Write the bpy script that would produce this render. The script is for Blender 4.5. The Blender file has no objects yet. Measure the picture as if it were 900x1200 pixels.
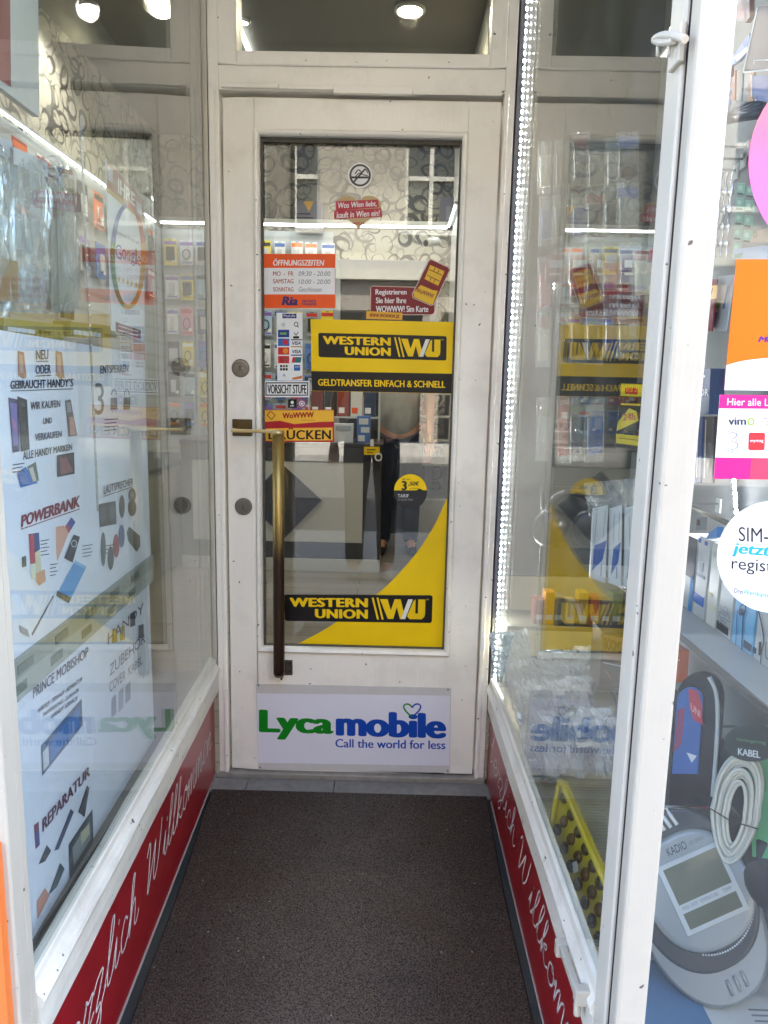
import bpy, bmesh, math, random
from mathutils import Vector, Matrix, noise as mnoise

random.seed(7)
C = bpy.context
SC = C.scene
COL = SC.collection
RAD = math.radians

# ------------------------------------------------------------------ camera
CAM_R = [Vector((0.99968548, 0.01417625, 0.02068773)),      # right
         Vector((0.02272117, -0.16278225, -0.98640037)),    # down
         Vector((-0.01061586, 0.98656017, -0.16305315))]    # forward
CAM_P = Vector((0.50252526, -2.18332893, 1.24149771))
FPX = 850.0                                                 # focal length for a 900 x 1200 picture
cd = bpy.data.cameras.new('camera')
cam = bpy.data.objects.new('camera', cd)
COL.objects.link(cam)
cd.sensor_fit = 'VERTICAL'
cd.sensor_height = 24.0
cd.lens = FPX / 1200.0 * 24.0
cd.clip_start = 0.02
cd.clip_end = 400.0
r, d, f = CAM_R
cam.matrix_world = Matrix(((r.x, -d.x, -f.x, CAM_P.x), (r.y, -d.y, -f.y, CAM_P.y), (r.z, -d.z, -f.z, CAM_P.z), (0, 0, 0, 1)))
SC.camera = cam

# ------------------------------------------------------------------ sky, sun, exposure
SUN_EL, SUN_AZ = 56.0, 22.0      # degrees; the sun stands behind the shop, the entrance lies in open shade
w = bpy.data.worlds.new('World')
SC.world = w
w.use_nodes = True
nt = w.node_tree
nt.nodes.clear()
sky = nt.nodes.new('ShaderNodeTexSky')
sky.sky_type = 'NISHITA'
sky.sun_disc = False
sky.sun_elevation = RAD(SUN_EL)
sky.sun_rotation = RAD(SUN_AZ)
sky.dust_density = 3.0
sky.air_density = 0.9
sky.ozone_density = 0.4
bg = nt.nodes.new('ShaderNodeBackground')
bg.inputs['Strength'].default_value = 0.15
ow = nt.nodes.new('ShaderNodeOutputWorld')
nt.links.new(sky.outputs[0], bg.inputs[0])
nt.links.new(bg.outputs[0], ow.inputs[0])
sl = bpy.data.lights.new('sun', 'SUN')
sl.energy = 3.4
sl.angle = RAD(0.6)
sl.color = (1.0, 0.95, 0.88)
sun = bpy.data.objects.new('sun', sl)
COL.objects.link(sun)
az = RAD(SUN_AZ)
sdir = Vector((math.sin(az) * math.cos(RAD(SUN_EL)), math.cos(az) * math.cos(RAD(SUN_EL)), math.sin(RAD(SUN_EL))))
sun.rotation_euler = (-sdir).to_track_quat('-Z', 'Y').to_euler()
sun.location = sdir * 30
SC.view_settings.view_transform = 'Standard'
SC.view_settings.look = 'None'
SC.view_settings.exposure = 3.95
SC.view_settings.gamma = 1.0
SC.view_settings.use_curve_mapping = False
cy = SC.cycles
cy.max_bounces = 14
cy.diffuse_bounces = 4
cy.glossy_bounces = 5
cy.transmission_bounces = 6
cy.transparent_max_bounces = 28
cy.caustics_reflective = False
cy.caustics_refractive = False
cy.sample_clamp_indirect = 6.0
cy.use_denoising = True

# ------------------------------------------------------------------ materials
def hx(s):
    s = s.lstrip('#')
    o = []
    for i in (0, 2, 4):
        v = int(s[i:i + 2], 16) / 255.0
        o.append(v / 12.92 if v <= 0.04045 else ((v + 0.055) / 1.055) ** 2.4)
    return tuple(o) + (1.0,)

MATS = {}
def mat(name, col, rough=0.5, metal=0.0, var=0.06, scale=25.0, bump=0.0, bscale=None, coat=0.0, spec=0.5):
    if name in MATS:
        return MATS[name]
    m = bpy.data.materials.new(name)
    m.use_nodes = True
    n, l = m.node_tree.nodes, m.node_tree.links
    p = n['Principled BSDF']
    c = hx(col) if isinstance(col, str) else tuple(col) + (1.0,)
    p.inputs['Roughness'].default_value = rough
    p.inputs['Metallic'].default_value = metal
    p.inputs['Specular IOR Level'].default_value = spec
    if coat:
        p.inputs['Coat Weight'].default_value = coat
        p.inputs['Coat Roughness'].default_value = 0.08
    tc = n.new('ShaderNodeTexCoord')
    nz = n.new('ShaderNodeTexNoise')
    nz.inputs['Scale'].default_value = scale
    nz.inputs['Detail'].default_value = 5
    l.new(tc.outputs['Object'], nz.inputs['Vector'])
    if var > 0:
        mx = n.new('ShaderNodeMix')
        mx.data_type = 'RGBA'
        mx.inputs[6].default_value = tuple(max(0, v * (1 - var * 1.6)) for v in c[:3]) + (1,)
        mx.inputs[7].default_value = tuple(min(0.95, v * (1 + var)) for v in c[:3]) + (1,)
        l.new(nz.outputs['Fac'], mx.inputs[0])
        l.new(mx.outputs[2], p.inputs['Base Color'])
    else:
        p.inputs['Base Color'].default_value = c
    if bump:
        b = n.new('ShaderNodeBump')
        b.inputs['Strength'].default_value = bump
        b.inputs['Distance'].default_value = 0.004
        if bscale:
            nz2 = n.new('ShaderNodeTexNoise')
            nz2.inputs['Scale'].default_value = bscale
            nz2.inputs['Detail'].default_value = 4
            l.new(tc.outputs['Object'], nz2.inputs['Vector'])
            l.new(nz2.outputs['Fac'], b.inputs['Height'])
        else:
            l.new(nz.outputs['Fac'], b.inputs['Height'])
        l.new(b.outputs[0], p.inputs['Normal'])
    MATS[name] = m
    return m

def ink(col, rough=0.35):
    return mat('print_' + col.strip('#'), col, rough, var=0.06, scale=9, bump=0.12, bscale=7, spec=0.25)

def nd(n, typ, **kw):
    x = n.new(typ)
    for k, v in kw.items():
        setattr(x, k, v)
    return x

def math_node(n, l, op, a, b=None):
    x = n.new('ShaderNodeMath')
    x.operation = op
    for i, v in enumerate((a, b)):
        if v is None:
            continue
        if isinstance(v, (int, float)):
            x.inputs[i].default_value = v
        else:
            l.new(v, x.inputs[i])
    return x.outputs[0]

def paint_mat(name, col, dirt=0.5, chips=0.5):
    """old brush-painted wood: soft brush relief, grey grime patches, small brown chips"""
    m = bpy.data.materials.new(name)
    m.use_nodes = True
    n, l = m.node_tree.nodes, m.node_tree.links
    p = n['Principled BSDF']
    p.inputs['Roughness'].default_value = 0.38
    tc = n.new('ShaderNodeTexCoord')
    n1 = nd(n, 'ShaderNodeTexNoise'); n1.inputs['Scale'].default_value = 7; n1.inputs['Detail'].default_value = 8; n1.inputs['Roughness'].default_value = 0.65
    l.new(tc.outputs['Object'], n1.inputs['Vector'])
    r1 = nd(n, 'ShaderNodeMapRange'); r1.inputs[1].default_value = 0.5; r1.inputs[2].default_value = 0.78; r1.inputs[4].default_value = 0.55 * dirt
    l.new(n1.outputs['Fac'], r1.inputs[0])
    n2 = nd(n, 'ShaderNodeTexNoise'); n2.inputs['Scale'].default_value = 55; n2.inputs['Detail'].default_value = 3
    l.new(tc.outputs['Object'], n2.inputs['Vector'])
    r2 = nd(n, 'ShaderNodeMapRange'); r2.inputs[1].default_value = 0.735 - 0.03 * chips; r2.inputs[2].default_value = 0.76 - 0.03 * chips
    l.new(n2.outputs['Fac'], r2.inputs[0])
    mp = nd(n, 'ShaderNodeMapping'); mp.inputs['Scale'].default_value = (60, 60, 4)
    l.new(tc.outputs['Object'], mp.inputs['Vector'])
    n3 = nd(n, 'ShaderNodeTexNoise'); n3.inputs['Scale'].default_value = 1.6; n3.inputs['Detail'].default_value = 4
    l.new(mp.outputs[0], n3.inputs['Vector'])
    c = hx(col)
    m1 = nd(n, 'ShaderNodeMix', data_type='RGBA')
    m1.inputs[6].default_value = c
    m1.inputs[7].default_value = (c[0] * 0.5, c[1] * 0.47, c[2] * 0.42, 1)
    l.new(r1.outputs[0], m1.inputs[0])
    m2 = nd(n, 'ShaderNodeMix', data_type='RGBA')
    m2.inputs[7].default_value = (0.09, 0.07, 0.055, 1)
    l.new(r2.outputs[0], m2.inputs[0])
    l.new(m1.outputs[2], m2.inputs[6])
    l.new(m2.outputs[2], p.inputs['Base Color'])
    b = nd(n, 'ShaderNodeBump'); b.inputs['Strength'].default_value = 0.35; b.inputs['Distance'].default_value = 0.002
    s = math_node(n, l, 'SUBTRACT', n3.outputs['Fac'], r2.outputs[0])
    s = math_node(n, l, 'ADD', s, math_node(n, l, 'MULTIPLY', n1.outputs['Fac'], 1.5))
    l.new(s, b.inputs['Height'])
    l.new(b.outputs[0], p.inputs['Normal'])
    MATS[name] = m
    return m

def clear_mat(name, tint=(0.93, 0.955, 0.94), r0=0.04, rough=0.0, bump=0.0, bscale=20.0, haze=0.0, stretch=(1, 1, 1), smudge=0.0):
    """clear sheet: see-through with an angle-dependent mirror reflection"""
    m = bpy.data.materials.new(name)
    m.use_nodes = True
    n, l = m.node_tree.nodes, m.node_tree.links
    n.clear()
    out = n.new('ShaderNodeOutputMaterial')
    g = n.new('ShaderNodeNewGeometry')
    tr = n.new('ShaderNodeBsdfTransparent'); tr.inputs[0].default_value = tuple(tint) + (1,)
    gl = n.new('ShaderNodeBsdfGlossy'); gl.inputs['Roughness'].default_value = rough
    gl.inputs['Color'].default_value = (0.97, 0.98, 0.97, 1)
    nrm = g.outputs['Normal']
    if bump:
        tc = n.new('ShaderNodeTexCoord')
        mp = n.new('ShaderNodeMapping'); mp.inputs['Scale'].default_value = stretch
        l.new(tc.outputs['Object'], mp.inputs['Vector'])
        nz = n.new('ShaderNodeTexNoise'); nz.inputs['Scale'].default_value = bscale; nz.inputs['Detail'].default_value = 2.5
        l.new(mp.outputs[0], nz.inputs['Vector'])
        b = n.new('ShaderNodeBump'); b.inputs['Strength'].default_value = bump; b.inputs['Distance'].default_value = 0.02
        l.new(nz.outputs['Fac'], b.inputs['Height'])
        nrm = b.outputs[0]
        l.new(nrm, gl.inputs['Normal'])
    dp = n.new('ShaderNodeVectorMath'); dp.operation = 'DOT_PRODUCT'
    l.new(nrm, dp.inputs[0]); l.new(g.outputs['Incoming'], dp.inputs[1])
    a = math_node(n, l, 'ABSOLUTE', dp.outputs['Value'])
    a = math_node(n, l, 'SUBTRACT', 1.0, a)
    a = math_node(n, l, 'POWER', a, 5.0)
    a = math_node(n, l, 'MULTIPLY', a, 1 - r0)
    a = math_node(n, l, 'ADD', a, r0)
    mx = n.new('ShaderNodeMixShader')
    l.new(a, mx.inputs[0]); l.new(tr.outputs[0], mx.inputs[1]); l.new(gl.outputs[0], mx.inputs[2])
    last = mx.outputs[0]
    if smudge:          # wiping streaks and finger marks left on the pane
        tc = n.new('ShaderNodeTexCoord')
        mp = n.new('ShaderNodeMapping'); mp.inputs['Scale'].default_value = (2.5, 2.5, 0.8); mp.inputs['Rotation'].default_value = (0.5, 0.2, 0)
        l.new(tc.outputs['Object'], mp.inputs['Vector'])
        nz = n.new('ShaderNodeTexNoise'); nz.inputs['Scale'].default_value = 4.0; nz.inputs['Detail'].default_value = 9; nz.inputs['Roughness'].default_value = 0.72
        l.new(mp.outputs[0], nz.inputs['Vector'])
        rp = n.new('ShaderNodeMapRange'); rp.inputs[1].default_value = 0.47; rp.inputs[2].default_value = 0.75; rp.inputs[4].default_value = smudge
        l.new(nz.outputs['Fac'], rp.inputs[0])
        df = n.new('ShaderNodeBsdfDiffuse'); df.inputs[0].default_value = (0.7, 0.7, 0.68, 1)
        m3 = n.new('ShaderNodeMixShader')
        l.new(rp.outputs[0], m3.inputs[0]); l.new(last, m3.inputs[1]); l.new(df.outputs[0], m3.inputs[2])
        last = m3.outputs[0]
    if haze:
        df = n.new('ShaderNodeBsdfDiffuse'); df.inputs[0].default_value = (0.75, 0.78, 0.78, 1)
        m2 = n.new('ShaderNodeMixShader'); m2.inputs[0].default_value = haze
        l.new(last, m2.inputs[1]); l.new(df.outputs[0], m2.inputs[2])
        last = m2.outputs[0]
    l.new(last, out.inputs[0])
    MATS[name] = m
    return m

def emit_mat(name, col, strength):
    if name in MATS:
        return MATS[name]
    m = bpy.data.materials.new(name)
    m.use_nodes = True
    n, l = m.node_tree.nodes, m.node_tree.links
    n.clear()
    o = n.new('ShaderNodeOutputMaterial')
    e = n.new('ShaderNodeEmission')
    e.inputs[0].default_value = tuple(col) + (1,)
    e.inputs[1].default_value = strength
    l.new(e.outputs[0], o.inputs[0])
    MATS[name] = m
    return m

def wallpaper_mat():
    """pale paper with overlapping dark swirling rings: distorted voronoi shells broken up by noise"""
    m = bpy.data.materials.new('swirl_wallpaper')
    m.use_nodes = True
    n, l = m.node_tree.nodes, m.node_tree.links
    p = n['Principled BSDF']
    p.inputs['Roughness'].default_value = 0.6
    tc = n.new('ShaderNodeTexCoord')
    def ring(off, scale, r0, r1, wid):
        mp = nd(n, 'ShaderNodeMapping'); mp.inputs['Location'].default_value = off
        l.new(tc.outputs['Object'], mp.inputs['Vector'])
        w1 = nd(n, 'ShaderNodeTexNoise'); w1.inputs['Scale'].default_value = 3.2; w1.inputs['Detail'].default_value = 1
        l.new(mp.outputs[0], w1.inputs['Vector'])
        ad = nd(n, 'ShaderNodeVectorMath', operation='MULTIPLY_ADD')
        ad.inputs[1].default_value = (0.13, 0.13, 0.13)
        l.new(w1.outputs['Color'], ad.inputs[0]); l.new(mp.outputs[0], ad.inputs[2])
        sx = nd(n, 'ShaderNodeSeparateXYZ'); l.new(ad.outputs[0], sx.inputs[0])
        sm = math_node(n, l, 'ADD', sx.outputs[0], sx.outputs[1])
        cx = nd(n, 'ShaderNodeCombineXYZ'); l.new(sm, cx.inputs[0]); l.new(sx.outputs[2], cx.inputs[1])
        v = nd(n, 'ShaderNodeTexVoronoi', voronoi_dimensions='2D'); v.inputs['Scale'].default_value = scale; v.inputs['Randomness'].default_value = 0.75
        l.new(cx.outputs[0], v.inputs['Vector'])
        w2 = nd(n, 'ShaderNodeTexNoise'); w2.inputs['Scale'].default_value = 5; w2.inputs['Detail'].default_value = 0
        l.new(mp.outputs[0], w2.inputs['Vector'])
        wv = math_node(n, l, 'MULTIPLY', math_node(n, l, 'SUBTRACT', w2.outputs['Fac'], 0.34), wid * 5)
        a = math_node(n, l, 'ABSOLUTE', math_node(n, l, 'SUBTRACT', v.outputs['Distance'], r0))
        return math_node(n, l, 'LESS_THAN', a, wv)
    a = ring((0, 0, 0), 6.8, 0.36, 0, 0.056)
    b = ring((0.31, 0.2, 0.17), 5.6, 0.43, 0, 0.05)
    c2 = ring((0.7, 0.1, 0.43), 9.0, 0.33, 0, 0.055)
    mx1 = nd(n, 'ShaderNodeMix', data_type='RGBA'); mx1.inputs[6].default_value = hx('#a39e8d'); mx1.inputs[7].default_value = hx('#827e71')
    l.new(c2, mx1.inputs[0])
    mx2 = nd(n, 'ShaderNodeMix', data_type='RGBA'); mx2.inputs[7].default_value = hx('#625e54')
    l.new(b, mx2.inputs[0]); l.new(mx1.outputs[2], mx2.inputs[6])
    mx3 = nd(n, 'ShaderNodeMix', data_type='RGBA'); mx3.inputs[7].default_value = hx('#37342e')
    l.new(a, mx3.inputs[0]); l.new(mx2.outputs[2], mx3.inputs[6])
    l.new(mx3.outputs[2], p.inputs['Base Color'])
    return m

def plank_mat():
    m = bpy.data.materials.new('laminate_planks')
    m.use_nodes = True
    n, l = m.node_tree.nodes, m.node_tree.links
    p = n['Principled BSDF']; p.inputs['Roughness'].default_value = 0.33
    tc = n.new('ShaderNodeTexCoord')
    br = n.new('ShaderNodeTexBrick')
    br.inputs['Scale'].default_value = 1.0
    br.inputs['Brick Width'].default_value = 1.2
    br.inputs['Row Height'].default_value = 0.13
    br.inputs['Mortar Size'].default_value = 0.0035
    br.inputs['Color1'].default_value = hx('#8d867b'); br.inputs['Color2'].default_value = hx('#7b746a'); br.inputs['Mortar'].default_value = hx('#4c4842')
    l.new(tc.outputs['Object'], br.inputs['Vector'])
    mp = nd(n, 'ShaderNodeMapping'); mp.inputs['Scale'].default_value = (2, 40, 1); l.new(tc.outputs['Object'], mp.inputs['Vector'])
    nz = nd(n, 'ShaderNodeTexNoise'); nz.inputs['Scale'].default_value = 2; nz.inputs['Detail'].default_value = 6; l.new(mp.outputs[0], nz.inputs['Vector'])
    mx = nd(n, 'ShaderNodeMix', data_type='RGBA', blend_type='MULTIPLY'); mx.inputs[0].default_value = 0.6
    l.new(br.outputs['Color'], mx.inputs[6]); l.new(nz.outputs['Fac'], mx.inputs[7])
    mx.inputs[0].default_value = 0.45
    l.new(mx.outputs[2], p.inputs['Base Color'])
    return m

def carpet_mat():
    m = bpy.data.materials.new('ribbed_carpet')
    m.use_nodes = True
    n, l = m.node_tree.nodes, m.node_tree.links
    p = n['Principled BSDF']; p.inputs['Roughness'].default_value = 0.95; p.inputs['Specular IOR Level'].default_value = 0.15
    tc = n.new('ShaderNodeTexCoord')
    n1 = nd(n, 'ShaderNodeTexNoise'); n1.inputs['Scale'].default_value = 330; n1.inputs['Detail'].default_value = 3; l.new(tc.outputs['Object'], n1.inputs['Vector'])
    n2 = nd(n, 'ShaderNodeTexNoise'); n2.inputs['Scale'].default_value = 5; n2.inputs['Detail'].default_value = 6; l.new(tc.outputs['Object'], n2.inputs['Vector'])
    vo = nd(n, 'ShaderNodeTexVoronoi'); vo.inputs['Scale'].default_value = 26; l.new(tc.outputs['Object'], vo.inputs['Vector'])
    crumbs = math_node(n, l, 'LESS_THAN', vo.outputs['Distance'], 0.055)
    crumbs = math_node(n, l, 'MULTIPLY', crumbs, math_node(n, l, 'GREATER_THAN', n2.outputs['Fac'], 0.48))
    rp = nd(n, 'ShaderNodeMapRange'); rp.inputs[1].default_value = 0.33; rp.inputs[2].default_value = 0.7; l.new(n1.outputs['Fac'], rp.inputs[0])
    m1 = nd(n, 'ShaderNodeMix', data_type='RGBA'); m1.inputs[6].default_value = hx('#1b1612'); m1.inputs[7].default_value = hx('#594c42'); l.new(rp.outputs[0], m1.inputs[0])
    m2 = nd(n, 'ShaderNodeMix', data_type='RGBA', blend_type='MULTIPLY'); m2.inputs[0].default_value = 0.5
    l.new(m1.outputs[2], m2.inputs[6]); l.new(n2.outputs['Color'], m2.inputs[7])
    m3 = nd(n, 'ShaderNodeMix', data_type='RGBA'); m3.inputs[7].default_value = hx('#8a8078'); l.new(crumbs, m3.inputs[0]); l.new(m1.outputs[2], m3.inputs[6])
    # trodden path: flattened, dusty pile along the middle of the runner
    sx = nd(n, 'ShaderNodeSeparateXYZ'); l.new(tc.outputs['Object'], sx.inputs[0])
    ax = math_node(n, l, 'ABSOLUTE', math_node(n, l, 'ADD', sx.outputs[0], math_node(n, l, 'MULTIPLY', math_node(n, l, 'SUBTRACT', n2.outputs['Fac'], 0.5), 0.5)))
    pr = nd(n, 'ShaderNodeMapRange'); pr.inputs[1].default_value = 0.30; pr.inputs[2].default_value = 0.05; pr.inputs[4].default_value = 0.6; l.new(ax, pr.inputs[0])
    m4 = nd(n, 'ShaderNodeMix', data_type='RGBA'); m4.inputs[7].default_value = hx('#6b625a')
    l.new(math_node(n, l, 'MULTIPLY', pr.outputs[0], rp.outputs[0]), m4.inputs[0]); l.new(m3.outputs[2], m4.inputs[6])
    l.new(m4.outputs[2], p.inputs['Base Color'])
    b = nd(n, 'ShaderNodeBump'); b.inputs['Strength'].default_value = 0.9; b.inputs['Distance'].default_value = 0.004
    l.new(n1.outputs['Fac'], b.inputs['Height']); l.new(b.outputs[0], p.inputs['Normal'])
    return m

def ribbed_mat(name, col, per_m, axis):
    m = bpy.data.materials.new(name)
    m.use_nodes = True
    n, l = m.node_tree.nodes, m.node_tree.links
    p = n['Principled BSDF']; p.inputs['Roughness'].default_value = 0.5
    tc = n.new('ShaderNodeTexCoord')
    wv = nd(n, 'ShaderNodeTexWave', bands_direction=axis); wv.inputs['Scale'].default_value = per_m / 20 * math.pi * 2; wv.inputs['Distortion'].default_value = 0.0
    l.new(tc.outputs['Object'], wv.inputs['Vector'])
    rp = nd(n, 'ShaderNodeMapRange'); rp.inputs[1].default_value = 0.0; rp.inputs[2].default_value = 0.3; l.new(wv.outputs['Fac'], rp.inputs[0])
    c = hx(col)
    mx = nd(n, 'ShaderNodeMix', data_type='RGBA'); mx.inputs[6].default_value = (c[0] * 0.8, c[1] * 0.78, c[2] * 0.72, 1); mx.inputs[7].default_value = c
    l.new(rp.outputs[0], mx.inputs[0]); l.new(mx.outputs[2], p.inputs['Base Color'])
    b = nd(n, 'ShaderNodeBump'); b.inputs['Strength'].default_value = 0.35; b.inputs['Distance'].default_value = 0.003
    l.new(wv.outputs['Fac'], b.inputs['Height']); l.new(b.outputs[0], p.inputs['Normal'])
    return m

def gradient_mat(name, c0, c1, z0, z1, mid=None):
    """printed sheet whose ink runs from one colour to another over its height"""
    m = bpy.data.materials.new(name)
    m.use_nodes = True
    n, l = m.node_tree.nodes, m.node_tree.links
    p = n['Principled BSDF']; p.inputs['Roughness'].default_value = 0.35
    tc = n.new('ShaderNodeTexCoord')
    sx = nd(n, 'ShaderNodeSeparateXYZ'); l.new(tc.outputs['Object'], sx.inputs[0])
    rp = nd(n, 'ShaderNodeMapRange'); rp.inputs[1].default_value = z0; rp.inputs[2].default_value = z1; l.new(sx.outputs['Z'], rp.inputs[0])
    cr = nd(n, 'ShaderNodeValToRGB')
    cr.color_ramp.elements[0].color = hx(c0); cr.color_ramp.elements[1].color = hx(c1)
    if mid:
        e = cr.color_ramp.elements.new(0.5); e.color = hx(mid)
    l.new(rp.outputs[0], cr.inputs[0]); l.new(cr.outputs[0], p.inputs['Base Color'])
    return m

def bronze_mat():
    """brass tube, golden towards the top and dark brown further down"""
    m = bpy.data.materials.new('brass_dark_below')
    m.use_nodes = True
    n, l = m.node_tree.nodes, m.node_tree.links
    p = n['Principled BSDF']; p.inputs['Roughness'].default_value = 0.34; p.inputs['Metallic'].default_value = 0.9
    tc = n.new('ShaderNodeTexCoord')
    sx = nd(n, 'ShaderNodeSeparateXYZ'); l.new(tc.outputs['Object'], sx.inputs[0])
    nz = nd(n, 'ShaderNodeTexNoise'); nz.inputs['Scale'].default_value = 14; nz.inputs['Detail'].default_value = 6; l.new(tc.outputs['Object'], nz.inputs['Vector'])
    s = math_node(n, l, 'ADD', sx.outputs['Z'], math_node(n, l, 'MULTIPLY', nz.outputs['Fac'], 0.12))
    rp = nd(n, 'ShaderNodeMapRange'); rp.inputs[1].default_value = 0.78; rp.inputs[2].default_value = 1.10; l.new(s, rp.inputs[0])
    mx = nd(n, 'ShaderNodeMix', data_type='RGBA'); mx.inputs[6].default_value = hx('#3f3027'); mx.inputs[7].default_value = hx('#b99a58'); l.new(rp.outputs[0], mx.inputs[0])
    l.new(mx.outputs[2], p.inputs['Base Color'])
    r2 = nd(n, 'ShaderNodeMapRange'); r2.inputs[3].default_value = 0.28; r2.inputs[4].default_value = 0.5; l.new(nz.outputs['Fac'], r2.inputs[0]); l.new(r2.outputs[0], p.inputs['Roughness'])
    return m

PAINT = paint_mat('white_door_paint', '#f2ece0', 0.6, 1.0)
PAINT_SIDE_DIM = paint_mat('white_paint_dimmed_side', '#c3bbac', 0.35, 0.25)  # same white paint, colour darkened to offset stronger light away from the door
PAINT_FRONT_DIM = paint_mat('white_paint_dimmed_front', '#b3ab9c', 0.35, 0.4)  # white paint darkened further to offset the bright light at the street face
PAINT_WORN = paint_mat('worn_sill_paint', '#d8d2c4', 0.9, 1.0)
GLASS = clear_mat('window_glass', bump=0.02, bscale=3.0, smudge=0.05)
GLASS_DOOR = clear_mat('door_glass', (0.93, 0.95, 0.93), smudge=0.03)
BAG = clear_mat('cellophane', (0.93, 0.95, 0.95), 0.07, 0.05, 0.9, 22, 0.10, (3, 3, 0.7))
BLISTER = clear_mat('blister_plastic', (0.94, 0.95, 0.95), 0.05, 0.05, 0.3, 12, 0.02)
BRASS = bronze_mat()
BRONZE = mat('dark_bronze', '#5a4a30', 0.42, 0.85, 0.25, 30)
STEEL = mat('lock_steel', '#77726a', 0.4, 0.9, 0.2, 60)
CHROME = mat('chrome_wire', '#c9ccce', 0.22, 1.0, 0.05)
RED = mat('red_plinth_panel', '#93101b', 0.3, 0, 0.22, 9, 0.15, 3, coat=0.25)
WHITE_INK = mat('white_lettering', '#e6e2dc', 0.5, 0, 0.02)
WALL_WHITE = mat('white_wall', '#bdbdb7', 0.7, 0, 0.06, 4)
BLACK = mat('black_plastic', '#141416', 0.35, 0, 0.1)
DARK = mat('dark_grey_board', '#37363a', 0.55, 0, 0.08)
GREY = mat('grey_board', '#8f9190', 0.6, 0, 0.06, 8)
LGREY = mat('light_grey_plastic', '#b8b9b8', 0.35, 0, 0.04)

# ------------------------------------------------------------------ picking points on real surfaces
def ray(px, py):
    a, b = (px - 450.0) / FPX, (py - 600.0) / FPX
    return CAM_R[0] * a + CAM_R[1] * b + CAM_R[2]

class Plane:
    """a surface in the room, n points to the side the visitor sees"""
    def __init__(s, n, point):
        s.n = Vector(n).normalized()
        s.d = s.n.dot(Vector(point))
    def p(s, px, py, h=0.0):
        v = ray(px, py)
        t = (s.d - s.n.dot(CAM_P)) / s.n.dot(v)
        return CAM_P + v * t + s.n * h

def PY(y):
    return Plane((0, -1, 0), (0, y, 0))
def PX(x, side=-1):
    return Plane((side, 0, 0), (x, 0, 0))
def PZ(z):
    return Plane((0, 0, 1), (0, 0, z))
def LX(y, off=0.0):
    return -0.035 - 0.04 * y + off
def PL(off):
    return Plane((1, 0.04, 0), (-0.035 + off, 0, 0))
RXV = 0.82
def PR(off):                                   # off > 0 lies deeper in the right-hand display
    return Plane((-1, 0, 0), (RXV + off, 0, 0))

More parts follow.
